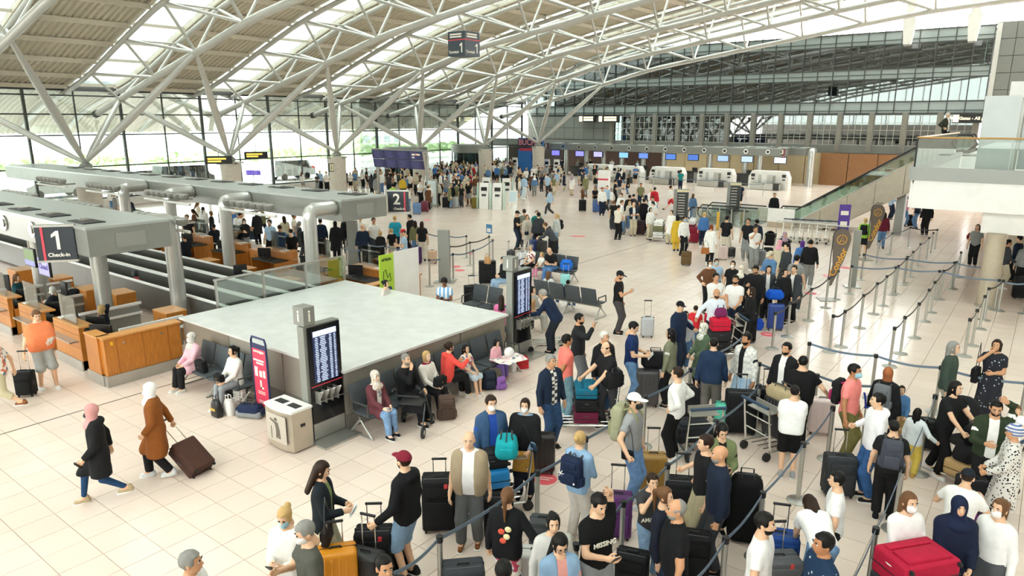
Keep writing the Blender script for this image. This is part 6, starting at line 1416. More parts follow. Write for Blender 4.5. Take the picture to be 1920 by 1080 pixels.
P('woman in patterned top seated on the rear bench',(-15.2,21.0,0),(PI,),1.62,'sit',('tee',('#a04a5a','floral')),('trousers',K),K,('bun','g'),'l'); P('child with blond plait seated on the rear bench',(-14.75,21.05,0),(PI*.9,),1.3,'sit',('tee','#efece8'),('leggings','#e58fb0'),WH,('ponytail','y'),'l')
# ---------- standing group in the centre
cg='standing group in the centre of the hall'
P('man in black cap and black t-shirt in the central group',f(969,468),70,1.8,'phone1',('tee',K),('jeans','#2a3444'),K,('cap',K),'l',group=cg); P('woman in beige dress with small bag in the central group',f(988,470),20,1.66,'stand',('tunic','#cfc6b8'),('leggings','#d6cfc4'),WH,('bun','r'),'l',group=cg); handbag('small dark bag of the woman in beige dress',person.world((.1,.22,.8)),person.rz,'#2b2f38',(.2,.08,.16),.4)
P('man in teal jacket with white mask in the central group',f(1006,466),350,1.78,'stand',('jacket','#1f7a74'),('jeans','#4a6c96'),WH,('short','m'),'l',extra=('mask',),group=cg); P('tall man in dark grey at the back of the central group',hd(1010,398),200,1.84,'stand',('jacket','#3a3d42'),('trousers',K),K,('short','k'),'l',group=cg); P('man in grey-green t-shirt at the back of the central group',hd(983,392),190,1.8,'stand',('tee','#8c8f84'),('trousers','#555555'),K,('short','b'),'l',group=cg)
P('man in grey hoodie leaning on a suitcase in the central group',hd(1022,417),260,1.78,'lean',('hoodie','#44474c'),('trousers',K),K,('short','m'),'l',group=cg); P('woman in pale jacket with black backpack in the central group',f(1043,470),300,1.7,'stand2',('jacket','#c9cdc9'),('jeans','#8aa4bd'),WH,('ponytail','y'),'l',group=cg); wear_pack('black backpack of the woman in pale jacket',K)
for i,(x,y,c,l) in enumerate(((1016,480,K,'black suitcase in front of the man in grey hoodie'),(1037,476,'#26282c','black suitcase below the pale jacketed woman'),(1002,478,'#2b3a6a','blue suitcase in the central group'),(980,505,'#dfdfe2','white and black suitcase behind the totem cube'),(958,500,K,'black suitcase with raised handle left of the totem cube'))): suitcase(l,f(x,y),.5*i,(.44,.28,.64),c,'soft' if i%2 else 'hard',.35 if i>2 else 0)
P('man in black cap and t-shirt standing alone holding a ticket',f(1157,626),80,1.8,'phone1',('tee',K),('trousers','#4a4648'),K,('cap','#22252c'),'m',extra=('beard',)); paper('small ticket held by the man standing alone',s=(.08,.14))
suitcase('silver suitcase standing alone with raised handle',f(1213,632),.6,(.34,.22,.52),'#b9bcbf','hard',.45)
# ---------- middle right group
P('man in black jacket taking a picture with his phone',f(1082,736),75,1.8,'photo',('jacket','#222326'),('trousers','#6b6d70'),'#202020',('short','k'),'m',extra=('beard',)); phone('phone raised by the man in the black jacket')
P('man in coral polo shirt with hands behind his back',f(1059,787),110,1.78,'back',('polo','#ef7f73'),('jeans','#6f8f9c'),'#9aa0a4',('short','k'),'t')
P('white haired man in dark jacket and white shirt in conversation',hd(1133,621),40,1.76,'stand',('open',K),('jeans',JN),K,('short','w'),'m',under=('shirt',WH),fat=.6); P('balding man in black polo pushing a loaded trolley',hd(1145,640),300,1.78,'push',('polo',K),('trousers','#3a3b3e'),K,('receding','b'),'l',fat=.4)
tz=loaded('luggage trolley with maroon and teal cases in the middle of the queue',G(1112,800),2.2,[('maroon soft suitcase at the bottom of the teal stack','soft',(.62,.22,.46),'#6a1f3c'),('black soft suitcase in the teal stack','soft',(.6,.24,.44),K),('teal suitcase on top of the black one','soft',(.56,.2,.42),'#1c6f8c')]); q=G(1150,722,1.0); duffel('black jacket draped over the trolley handle',(q.x,q.y),1.2,(.4,.2,.34),K,.95)
P('young man in navy polo and light jeans reading a ticket',f(1180,757),80,1.8,'read',('polo','#1f3260'),('jeans','#6f97c4'),'#b9b49a',('short','k'),'l'); paper('ticket held by the young man in the navy polo')
P('woman with long dark hair in olive jacket by the suitcases',hd(1259,616),255,1.7,'stand',('open','#7b7c66'),('trousers',K),K,('long','k'),'l',under=('tee','#d9d6ce')); suitcase('tall grey suitcase beside the woman in olive jacket',f(1216,760),.6,(.5,.3,.74),'#4a484a','hard',.0); duffel('black bag on top of the tall grey suitcase',('f',1228,690),.5,(.55,.3,.36),K,.78); suitcase('white hard suitcase standing behind the black bag',f(1232,735),.8,(.42,.28,.62),'#e3e4ea','hard',.0)
P('man in black cap and navy puffer jacket beside the tall stack',hd(1275,565),60,1.78,'reach_l',('puffer','#1d2942'),('trousers',NV),K,('cap',K),'l',yaw=-.5); P('girl in grey hoodie in front of the man in puffer jacket',hd(1285,600),20,1.45,'stand',('hoodie','#b4b8bc'),('jeans',JN),WH,('ponytail','k'),'l'); P('woman in green patterned headscarf and green coat',hd(1321,606),300,1.62,'front',('coat','#556650'),('trousers',K),K,('hijab',('#7d8a3c','leopard')),'l',extra=('mask',)); P('small boy in red shirt behind the tall luggage stack',hd(1305,573),180,1.2,'stand',('tee','#d8323a'),('jeans',JN),WH,('short','b'),'l'); P('bald man in pale blue shirt with crossbody strap',hd(1344,541),15,1.76,'reach_r',('shirt','#dfe6f0'),('trousers',NV),K,('bald','k'),'m',extra=('beard',))
tz=loaded('luggage trolley stacked high with red and black cases',G(1352,668),2.3,[('black suitcase at the bottom of the red stack','soft',(.66,.28,.5),'#232326'),('second black suitcase in the red stack','soft',(.64,.26,.5),'#2e2e31'),('bright red soft suitcase on the tall stack','soft',(.66,.3,.46),'#d3223f'),('purple bag on top of the red suitcase','duf',(.5,.3,.24),'#7a2b5c')])
P('man in navy jacket seen from behind with dark trousers',f(1328,793),178,1.76,'stand2',('jacket','#22334e'),('trousers','#6d6862'),K,('buzz','k'),'l'); P('man in white plaid overshirt and light jeans',hd(1402,624),320,1.8,'stand',('open',('#c9c9c6','plaid')),('wide','#9fb8cf'),WH,('short','k'),'t',under=('tee',K),extra=('beard',))
suitcase('mint green suitcase behind the man in navy jacket',f(1342,800),.5,(.36,.24,.52),'#58c3a8','hard',.0); suitcase('large black suitcase with a white tag behind the barrier',f(1385,810),.5,(.56,.34,.78),K,'soft',.3,tagc='#eeeeee'); suitcase('black suitcase left of the man in navy jacket',f(1305,785),.5,(.42,.28,.62),'#1f1f22','soft',0)
P('man in white cap and grey t-shirt with a khaki backpack',f(1180,945),70,1.84,'reach_r',('tee','#9b9c9e'),('jeans','#6d90bd'),'#e8ecef',('cap','#e6e6e6'),'l',extra=('maskk',)); wear_pack('khaki backpack worn by the man in white cap','#a3a284','#94936f',(.36,.2,.56)); suitcase('bronze hard suitcase beside the man in white cap',f(1222,920),.6,(.42,.28,.6),'#9a7434','hard',.4); handbag('small black pouch at the hip of the man in white cap',person.world((.28,.05,.85)),person.rz+PI/2,K,(.2,.08,.16),.4)
P('teenager in white sweatshirt and black trousers with hands on hips',f(1262,862),250,1.72,'hip',('sweater','#f2f1ee'),('trousers','#161617'),'#efefef',('short','b'),'l'); tz=loaded('luggage trolley with a black case behind the white sweatshirt',G(1300,845),.8,[('large black soft case on the trolley behind the white sweatshirt','soft',(.66,.3,.5),'#2a2c30')])
# ---------- lower right crowd
P('woman with long dark hair and green jacket looking at her phone',hd(1355,793),20,1.7,'phone',('open','#79835c'),('trousers',K),K,('long','k'),'l',under=('tee',K)); phone('phone held by the woman in the green jacket')
P('bald man in navy bomber jacket with grey beard',f(1335,1070),285,1.8,'reach_r',('jacket','#1d2638'),('trousers','#3c3e42'),K,('bald','k'),'m',extra=('gbeard',)); duffel('large black backpack style bag standing upright by the bomber jacket',('f',1392,1010),.4,(.46,.36,1.0),'#161618',.0)
P('young man in black t-shirt resting on suitcase handles',hd(1325,831),290,1.76,'reach_r',('tee','#1b1b1d'),('trousers','#b3a98a'),'#1c1c1c',('short','b'),'l'); suitcase('black suitcase with two raised handles',f(1275,985),.5,(.5,.32,.7),'#1d1d1f','soft',.35)
P('boy in dark t-shirt with white print holding his neck',hd(1224,888),20,1.5,'face',('tee','#3a3b3d'),('jeans',JL),WH,('short','b'),'l'); J=person.J; lettering('AMAZING',.085,LETTER,person.t,Vector(J['T'](0,.155,.16)),(PI/2,0,PI))
P('greying man in black polo facing left at the lower edge',hd(1272,937),285,1.78,'stand',('polo','#17181a'),('jeans',NV),K,('receding','g'),'m',extra=('gbeard',),fat=.5); P('woman with tied hair in navy jumper and black rucksack',hd(1243,970),70,1.66,'stand',('sweater','#1f2330'),('jeans',NV),K,('ponytail','m'),'l')
suitcase('black rucksack style case at the lower edge beside the navy jumper',f(1190,1120),.3,(.4,.26,.56),K,'soft',.0); suitcase('black case behind the man in black polo',f(1308,1085),.4,(.4,.28,.66),'#19191b','soft',.0)
P('bearded man in white t-shirt facing right at the lower edge',hd(1433,961),80,1.78,'stand',('tee','#f0efee'),('jeans',JN),WH,('short','k'),'l',extra=('beard',)); P('woman in white t-shirt bending over a blue suitcase',hd(1512,962),200,1.7,'bend',('tee','#f3f2f0'),('jeans','#6f90b8'),WH,('long','b'),'l')
suitcase('blue suitcase with a black bag on top below the bending woman',f(1455,1085),.4,(.46,.3,.62),'#274b8f','soft',.35); suitcase('grey suitcase with red stripes at the bottom edge',f(1465,1130),.7,(.52,.32,.6),'#5a5c60','soft',.4,tagc='#d3433f')
P('boy in white and black vest looking down',hd(1567,942),275,1.6,'stand',('tee','#f0efee'),('trousers',K),K,('short','k'),'l'); P('man in dark palm print shirt at the bottom edge',hd(1549,1000),300,1.76,'stand',('shirt',('#1f3550','palm')),('jeans',NV),K,('short','k'),'t')
P('boy in white t-shirt and black shorts seen from behind at a trolley',f(1474,893),185,1.62,'front',('tee','#f4f4f2'),('bermuda','#131314'),'#9a9da0',('buzz','k'),'l',fat=.6); tz=loaded('luggage trolley with a black ribbed case and beige bag',G(1447,845),-.5,[('black ribbed suitcase with red wheels on the trolley','hard',(.62,.3,.74),'#222226',dict(up=1)),('beige roll bag on the black ribbed suitcase','duf',(.62,.3,.26),'#ab9a78')])
P('man in black jacket and white shirt with crossbody strap',hd(1477,642),330,1.78,'stand',('open',K),('trousers','#26262a'),K,('short','k'),'m',under=('shirt',WH),extra=('beard',)); P('balding man in black t-shirt seen from behind',hd(1507,666),190,1.78,'reach_r',('tee','#161617'),('trousers',K),K,('receding','k'),'l',fat=1.); suitcase('pale pink hard suitcase beside the man in black t-shirt',f(1536,812),.4,(.44,.28,.66),'#e3cfca','hard',.0); suitcase('black suitcase with raised handle at the double barrier',f(1436,790),.5,(.48,.3,.66),K,'soft',.35)
P('man in pink polo and olive trousers with a black backpack',f(1580,865),70,1.8,'stand',('polo','#f38d88'),('trousers','#6f6a3e'),K,('short','k'),'t',extra=('maskb',)); wear_pack('black and magenta backpack of the man in pink polo',K,'#a02a5c'); t=thing('crutch','blue forearm crutch beside the man in pink polo','crutch',tuple(G(1612,850)[:2])+(0,)); MB().cyl((0,0,0),(0,0,.9),.012).build('shaft',STEEL,t); MB().cyl((-.02,0,.88),(.12,0,.9),.018).build('grip',mat('#2a3f9c',.5),t); MB().tube([(0,0,.9),(-.02,0,1.05),(-.05,0,1.15)],.02,6).build('cuff',mat('#2a3f9c',.5),t)
P('woman in brown headscarf and black dress with a grey backpack',hd(1666,690),165,1.64,'stand',('coat',K),('trousers',K),K,('hijab','#a4643f'),'l'); wear_pack('grey backpack of the woman in brown headscarf','#6a6d72'); P('small girl in denim jacket with two hair buns',hd(1692,723),10,1.2,'front',('jacket','#4f7aa6'),('skirt','#caa86e'),WH,('bun','b'),'l')
P('man in white hoodie and jeans holding a dark suitcase',f(1624,936),290,1.78,'reach_r',('hoodie','#f1f0f3'),('jeans','#355a8c'),'#262626',('short','k'),'l'); suitcase('dark grey soft suitcase held by the man in white hoodie',f(1577,928),.5,(.46,.3,.62),'#34373a','soft',.4)
P('boy in black tracksuit with a dark grey backpack seen from behind',f(1653,972),185,1.58,'stand',('tee','#1d1e20'),('trousers','#19191b'),K,('buzz','k'),'l'); wear_pack('dark grey backpack of the boy in black tracksuit','#474a55')
P('small girl in pale jacket and yellow trousers at the barrier',f(1703,893),160,1.22,'reach_r',('jacket','#d5dde0'),('trousers','#d9c15c'),'#c9a04a',('long','k'),'l'); suitcase('round black case beside the small girl in denim',f(1722,838),.4,(.5,.32,.5),'#1c1c1e','soft',.0)
P('woman with long black hair in black t-shirt pushing a stroller',f(1757,892),60,1.72,'push',('tee','#1b1c1e'),('trousers','#151516'),'#efefef',('long','k'),'l'); stroller('black stroller pushed by the woman in black',f(1808,850),-.7)
P('man with long grey hair in dark green jacket behind the barrier',hd(1788,640),80,1.8,'stand',('jacket','#3d4a42'),('trousers','#b9b3a6'),K,('long','g'),'l'); P('woman in black and white patterned dress holding a small fan',f(1845,790),350,1.7,'face',('tee',('#2b2c33','palm')),('longskirt',('#2b2c33','palm')),'#e8e2da',('bob','b'),'m'); handbag('black shoulder bag of the woman in patterned dress',person.world((.26,.03,.8)),person.rz+PI/2,K,(.3,.12,.3),.5)
P('bearded man in green jacket with a hand raised to his head',hd(1870,750),10,1.78,'headh',('open','#2f3a28'),('trousers',K),K,('buzz','k'),'m',under=('tee',WH),extra=('beard',)); m_=person; q=person.world((-.28,-.1,1.05)); P('toddler in white on the shoulder of the bearded man',Vector((q.x,q.y,0)),0,.9,'sit',('tee','#e6e9ec'),('leggings','#dfe3e8'),WH,('short','m'),'l',z=1.0)
P('woman in striped turban and black and white patterned jacket',hd(1906,798),280,1.66,'front',('coat',('#1e1e20','leopard')),('trousers',K),K,('turban',('#6a7aa8','stripes')),'m'); tz=loaded('luggage trolley with gold case and black bags by the stroller',G(1832,915),1.2,[('gold ribbed suitcase at the bottom of the black bags','hard',(.7,.28,.5),'#c0a06c'),('long black duffel bag with a red stripe on the gold case','duf',(.8,.34,.28),'#1c1c1e'),('small black bag on top of the long duffel','duf',(.5,.3,.28),'#19191b')])
P('woman with straight brown hair white sweater and white mask',hd(1706,923),40,1.7,'front',('sweater','#f0efee'),('trousers',K),WH,('long','m'),'l',extra=('mask',)); P('woman in navy headscarf and navy coat behind the red suitcase',hd(1801,932),20,1.68,'front',('coat','#1b2238'),('trousers',K),K,('hijab','#1c2540'),'l'); P('woman with ponytail white top and white mask at the right edge',hd(1878,945),330,1.68,'stand',('sweater','#f1f0ee'),('skirt','#55585c'),WH,('ponytail','m'),'l',extra=('mask',))
tz=loaded('luggage trolley with red suitcase at the lower right edge',Vector((-.46,7.95,0)),.9,[('dark suitcase with a red strap at the bottom right','soft',(.72,.34,.54),'#33363a'),('second dark suitcase under the red one','soft',(.7,.34,.52),'#3c3f44'),('bright red suitcase with white piping at the lower right','soft',(.72,.32,.48),'#b51f3e')])
P('man in black cap and white t-shirt crouching behind the gold case',hd(1817,880),170,1.7,'kneel',('tee','#eeedea'),('trousers',K),K,('cap','#20242c'),'l'); suitcase('black upright case behind the crouching man',f(1842,985),.4,(.4,.3,.62),'#1d1d20','soft',.0); duffel('purple bag under the crouching man',('f',1842,1000),.3,(.5,.3,.3),'#5c2c5e',.0)
# bottom middle
P('woman in black bomber with flower embroidery seen from behind',hd(951,916),165,1.68,'reach_r',('jacket','#17171a'),('leggings',('#c0506a','floral')),K,('ponytail','m'),'l'); J=person.J; b=MB()
for k,(x,z_,c) in enumerate(((-.04,.32,0),(.03,.26,1),(-.02,.2,0),(.05,.36,1))): b.mi=c; b.ell(Vector(J['T'](x,-.15,z_)),(.045,.012,.04),8,6)
b.build('flower_embroidery',[mat('#d8573f',.7),mat('#e6d8a8',.7)],person.t)
P('woman with glasses and denim jacket at the bottom edge',hd(1050,1000),20,1.68,'phone',('open',JL),('jeans',NV),K,('long','k'),'l',under=('tee','#d99a92'),extra=('glasses',)); P('dark haired woman in front of the one with glasses',hd(1036,1044),10,1.64,'stand',('sweater','#c9c7c2'),('trousers',K),K,('bun','k'),'l'); P('dark haired person seen from behind at the bottom edge',hd(944,1053),180,1.7,'stand',('tee','#303236'),('trousers',K),K,('short','k'),'l')
P('young man in black t-shirt with white print holding a phone',hd(1122,925),35,1.78,'headh',('tee','#131314'),('trousers','#8c8f92'),K,('short','k'),'l'); J=person.J; lettering('MISSING',.08,LETTER,person.t,Vector(J['T'](0,.156,.29)),(PI/2,0,PI)); phone('white phone of the young man in black t-shirt')
P('blond woman in denim shirt with a navy drawstring bag',f(1082,1015),150,1.68,'front',('shirt','#8fb0d0'),('trousers','#d6cfc6'),WH,('bun','y'),'l'); t=wear_pack('navy drawstring bag with white print','#1f2a44',None,(.34,.16,.42)); [MB().tube([(-.1+.05*math.cos(q),-.125,.2+.05*math.sin(q)),(-.1-.05*math.cos(q),-.125,.2-.05*math.sin(q))],.006,5).build('white_print',WHITE,t) for q in (0,PI/3,2*PI/3)]; MB().box((.05,-.125,.1),(.14,.006,.025)).build('white_print',WHITE,t,False); suitcase('purple suitcase in front of the blond woman',f(1155,1005),.5,(.42,.28,.62),'#5a3166','soft',.4); suitcase('silver hard case at the bottom edge by the denim jacket',f(1005,1120),.5,(.42,.28,.62),'#c9c9c6','hard',.0); suitcase('dark case with grey flap at the front barrier',f(1018,1060),.5,(.36,.26,.66),'#47494b','soft',.0)
suitcase('dark slate suitcase lid at the bottom edge',f(870,1150),.8,(.5,.32,.62),'#3a3d42','soft',0)
# ================================================================ MIDDLE AND FAR CROWD
NC={'black':K,'navy':NV,'white':'#efeeea','grey':'#8b8d8c','charcoal':'#3c3f43','brown':'#6a4630','beige':'#c9bfa6','blue':'#4a78b4','pale blue':'#a9c4dd','denim':'#5f83ac','red':'#c8303c','teal':'#1f7f80','green':'#4f7a4a','olive':'#7a7a58','yellow':'#d9b43c','pink':'#e39fb4','purple':'#5f3a84','maroon':'#6a2236','orange':'#dd7a36','turquoise':'#31a3c0','lime':'#9ad04a','mauve':'#a58a98','cream':'#e4dccb'}
TN={'tee':'t-shirt','polo':'polo shirt','shirt':'shirt','sweater':'sweater','hoodie':'hoodie','jacket':'jacket','puffer':'puffer jacket','coat':'long coat','tunic':'tunic','open':'open jacket','cardigan':'cardigan'}
BN={'trousers':'trousers','jeans':'jeans','shorts':'shorts','wide':'wide trousers','skirt':'skirt','longskirt':'long skirt','leggings':'leggings','bermuda':'long shorts'}
HN={'short':'short hair','buzz':'cropped hair','receding':'thinning hair','bald':'bald head','long':'long hair','ponytail':'ponytail','bun':'tied-up hair','bob':'bobbed hair','cap':'cap','hijab':'headscarf','beanie':'beanie','curly':'curly hair'}
def auto(pos,where,a,h,pose,tc,tk,bc,bk,hr,hc,skin='l',extra=(),group=None,pack=None,z=0.):
    hn=(hc+' '+HN[hr]) if hr in('hijab','cap') else HN[hr]; lab='person with %s in %s %s and %s %s %s'%(hn,tc,TN[tk],bc,BN[bk],where)
    wds=lab.split()
    if len(wds)>16: lab='person in %s %s and %s %s %s'%(tc,TN[tk],bc,BN[bk],where)
    hcx=NC[hc] if hc in NC else hc
    P(lab,pos,a,h,pose,(tk,NC[tc]),(bk,NC[bc]),'#333333' if len(lab)%3 else '#dedede',(hr,hcx),skin,extra=extra,group=group,z=z,under=('tee',NC['white']) if tk in('open','cardigan') else None)
    if pack: wear_pack('%s backpack worn %s'%(pack,where),NC[pack])
qg='queue beside the empty lanes'
W1='in the flag queue'
for d in [
 (hd(1331,488),20,1.68,'hip','brown','sweater','black','trousers','ponytail','k','l',('mask',)),(hd(1344,485),10,1.55,'stand','pale blue','tee','denim','jeans','short','k','l',('maskb',)),
 (hd(1375,489),350,1.66,'stand','black','polo','black','trousers','bun','k','l',('mask',)),(hd(1391,498),340,1.62,'stand','black','coat','black','trousers','hijab','cream','l',('mask',)),
 (hd(1343,512),20,1.78,'crossed','white','tee','denim','jeans','short','k','m',()),(hd(1380,516),350,1.78,'front','white','tee','navy','jeans','short','k','m',('beard',)),
 (hd(1418,497),340,1.82,'phone1','black','puffer','black','trousers','short','k','m',('beard',)),(hd(1442,498),5,1.68,'stand','charcoal','open','black','trousers','long','k','l',()),
 (hd(1410,538),280,1.7,'front','black','jacket','black','trousers','long','b','l',()),(hd(1446,471),320,1.76,'read','denim','jacket','denim','jeans','cap','beige','l',()),
 (f(1480,604),340,1.72,'photo','charcoal','cardigan','black','trousers','short','b','l',()),(hd(1495,478),150,1.8,'stand2','grey','tee','charcoal','trousers','short','k','l',()),
 (hd(1477,456),300,1.8,'stand','charcoal','sweater','charcoal','trousers','short','k','l',()),(hd(1463,450),330,1.6,'stand','beige','coat','beige','trousers','hijab','pink','l',()),
 (f(1410,507),20,1.78,'face','white','polo','grey','trousers','short','k','m',('beard',)),(hd(1404,409),340,1.82,'stand','black','tee','grey','jeans','short','k','m',()),
 (hd(1418,421),350,1.8,'front','black','sweater','charcoal','trousers','cap','black','m',()),(hd(1420,411),200,1.76,'stand','navy','shirt','navy','trousers','short','k','l',('maskb',)),
 (hd(1472,435),20,1.64,'stand','black','coat','black','trousers','hijab','mauve','m',()),(f(1512,540),170,1.76,'stand','black','sweater','grey','trousers','receding','k','m',()),
 (hd(1505,456),190,1.62,'stand','blue','coat','blue','longskirt','hijab','purple','m',()),(f(1358,481),160,1.8,'stand2','black','tee','cream','wide','short','k','l',()),
 (f(1329,496),170,1.66,'stand','white','tunic','black','trousers','bob','r','l',()),(f(1279,480),40,1.76,'stand','white','shirt','black','trousers','short','k','m',('maskb',)),
 (hd(1271,404),200,1.64,'stand','yellow','coat','yellow','trousers','hijab','black','m',()),(hd(1472,504),30,1.66,'stand','black','jacket','black','trousers','ponytail','k','l',())]:
    auto(d[0],W1,*d[1:11],extra=d[11],group=qg)
suitcase('brown suitcase beside the man in white shirt and backpack',f(1286,497),.5,(.4,.26,.52),'#6b5638','soft',.35); handbag('brown leather handbag of the woman in white tunic',Vector((*G(1322,476,.8)[:2],.8)),.4,'#a5683a',(.32,.14,.24),.3); suitcase('pale pink suitcase behind the white wide trousers',f(1355,487),.4,(.36,.24,.56),'#ddc6c2','hard',0); suitcase('small black case beside the pale pink suitcase',f(1370,483),.4,(.3,.22,.4),K,'hard',0)
stroller('black stroller in the queue near the parked trolleys',f(1440,478),.4); suitcase('grey suitcase beside the man in white polo',f(1424,500),.4,(.4,.26,.64),'#7d7d80','hard',0)
suitcase('blue tall suitcase by the belt in the queue',f(1452,618),.4,(.44,.28,.7),'#25438f','hard',.0); q=G(1452,560,.8); duffel('bright blue sports bag on the blue suitcase',(q.x,q.y),.5,(.46,.28,.3),'#1f5fd0',.78); duffel('small blue backpack on the floor by the belt',('f',1418,618),.4,(.34,.24,.34),'#2450c0'); suitcase('olive suitcase beside the man in puffer jacket',f(1430,592),.4,(.4,.28,.7),'#4f4f40','soft',.0); suitcase('tall black suitcase with blue trim in the queue',f(1398,640),.4,(.44,.3,.76),K,'soft',0); suitcase('black padded suitcase left of the blue trim one',f(1384,650),.4,(.4,.28,.7),'#222226','soft',0)
# people by the flags and under the balcony
auto(f(1615,481),'by the second teardrop flag',170,1.7,'stand','lime','hoodie','black','shorts','ponytail','y','l'); wear_pack('black backpack of the person in lime hoodie',K)
auto(f(1651,467),'by the second teardrop flag',190,1.7,'stand','maroon','jacket','denim','jeans','long','b','l'); auto(f(1668,412),'below the escalator',120,1.8,'reach_r','pale blue','shirt','navy','trousers','short','k','l')
auto(f(1716,430),'under the balcony edge',250,1.8,'stand','navy','jacket','denim','jeans','short','k','l'); auto(f(1733,441),'under the balcony edge',200,1.8,'stand','black','jacket','black','trousers','short','b','l'); auto(f(1695,425),'under the balcony edge',90,1.7,'push','pink','tee','denim','jeans','bun','b','l')
suitcase('black suitcase under the balcony edge',f(1703,425),.3,(.44,.3,.62),K,'soft',0); auto(f(1822,500),'beside the round column',350,1.74,'stand','grey','tee','black','trousers','long','b','l'); duffel('maroon bag carried by the round column',(G(1822,490)[0]-.05,G(1822,490)[1]-.35),.3,(.45,.2,.3),'#7a2a2a',.95)
auto(f(1876,541),'beside the round column',100,1.76,'front','charcoal','jacket','beige','trousers','short','k','m'); auto(f(1898,530),'at the right edge under the balcony',250,1.76,'stand','navy','sweater','black','trousers','short','k','l'); auto(f(1912,545),'at the right edge under the balcony',200,1.74,'stand','grey','hoodie','black','trousers','short','k','l'); suitcase('black suitcase at the right edge under the balcony',f(1912,560),.3,(.46,.3,.7),K,'soft',0)
p=atY(1772,250,41.0); p.z=0; P('white haired man in dark jacket on the escalator top landing',Vector((p.x,41.0,0)),60,1.78,'hip',('open','#3a3d34'),('trousers',K),K,('short','w'),'l',under=('shirt',WH),z=4.4)
auto(hd(1453,362),'behind the escalator foot',20,1.78,'stand','black','jacket','black','trousers','short','m','l')
# ---------- group round the loaded trolleys in the middle distance
W2='waiting near the escalators'; g2='waiting group near the escalators'
rnd=random.Random(11)
pal=['black','navy','white','grey','charcoal','beige','blue','pale blue','denim','black','white','navy','black','white','red','olive','brown','cream','charcoal','white']
bpal=['black','navy','denim','grey','charcoal','beige','black']
def rperson(pos,where,group,seedk=None,kids=.06,faces=None,cap=True):
    r=rnd; fem=r.random()<.48
    hr=r.choice(['long','ponytail','bun','bob','long','hijab']) if fem else r.choice(['short','short','buzz','receding','short','cap','curly'])
    hc=r.choice('kkbbmyg') if hr not in('hijab','cap') else r.choice(['black','navy','beige','mauve','white'])
    tk=r.choice(['tee','sweater','jacket','shirt','open','tunic','hoodie'] if fem else ['tee','polo','jacket','shirt','hoodie','tee','puffer'])
    bk=r.choice(['trousers','jeans','jeans','leggings','wide'] if fem else ['trousers','jeans','jeans','shorts'])
    po=r.choice(['stand','stand2','phone','front','crossed','stand','stand2'])
    if group!=g2:
        tk=r.choice(['tee','jacket','tunic'] if fem else ['tee','jacket','polo']); bk=r.choice(['trousers','trousers','shorts']); po=r.choice(['stand','stand2','phone'])
    auto(pos,where,(faces if faces is not None else r.choice([0,30,330,90,270,180,200,150])),r.uniform(1.56,1.68) if fem else r.uniform(1.7,1.84),po,r.choice(pal),tk,r.choice(bpal),bk,hr,hc,r.choice('llmplt'),group=group,extra=('mask',) if r.random()<.25 else ())
for pos in [f(1092,394),f(1115,396),f(1137,398),hd(1147,352),hd(1154,337),hd(1162,331),f(1177,364),hd(1202,343),hd(1221,355),hd(1165,362),hd(1181,365),hd(1188,364),hd(1211,366),hd(1205,368),hd(1224,368),hd(1166,375),hd(1200,377),hd(1208,372),hd(1181,377),hd(1224,377),f(1149,431),hd(1160,384),hd(1220,389),hd(1260,394),hd(1321,398),hd(1192,310)]: rperson(pos,W2,g2)
auto(f(1128,405),W2,20,1.78,'stand','white','shirt','navy','trousers','short','k','m',group=g2); auto(f(1186,443),W2,15,1.76,'crossed','navy','open','beige','trousers','bald','k','l',group=g2); auto(hd(1228,351),W2,150,1.76,'stand','red','hoodie','denim','jeans','short','k','l',group=g2); wear_pack('red backpack in the waiting group','#b8202c')
auto(f(1255,397),'walking past the listed totem',110,1.74,'walk','white','shirt','red','shorts','short','b','l'); auto(hd(1300,363),'behind the listed totem',160,1.64,'stand','denim','jacket','denim','jeans','long','m','l'); auto(f(1385,391),'by the tall grey totem',180,1.8,'walk2','navy','tee','black','shorts','bald','k','l'); auto(f(1275,357),'at the bag drop machines',180,1.72,'stand','teal','tee','navy','jeans','short','k','m'); auto(f(1030,405),'walking alone across the hall',250,1.74,'walk','pale blue','hoodie','charcoal','trousers','bun','b','l')
for i,(x,y,c,l) in enumerate(((1165,437,'#9aa09c','silver grey hard suitcase in the waiting group'),(1092,396,K,'tall black suitcase of the backpacker'),(1118,398,'#2c4f8a','blue suitcase in the waiting group'),(1200,440,'#3a2a2e','dark maroon suitcase in the waiting group'),(1225,440,K,'black suitcase on the waiting group floor'),(1300,455,'#8a2438','maroon suitcase stack beside the white wrapped bundle'),(1310,452,'#a8606a','dusty pink suitcase by the escalator well'))): suitcase(l,f(x,y),.4,(.46,.3,.7),c,'hard' if i%2==0 else 'soft',0)
loaded('luggage trolley with white wrapped parcels near the listed totem',G(1240,452),1.9,[('white wrapped suitcase on the hall trolley','soft',(.6,.3,.5),'#d9d9d6'),('olive case on the hall trolley','soft',(.6,.26,.5),'#6f6f52'),('white cardboard parcel on the hall trolley','soft',(.56,.24,.44),'#eeeeea')])
loaded('luggage trolley with a white rolled bundle by the escalator well',G(1302,450),1.9,[('maroon case under the white bundle','soft',(.6,.3,.6),'#8a3040',dict(up=1)),('white rolled bundle on the trolley','duf',(.9,.34,.3),'#ececec')])
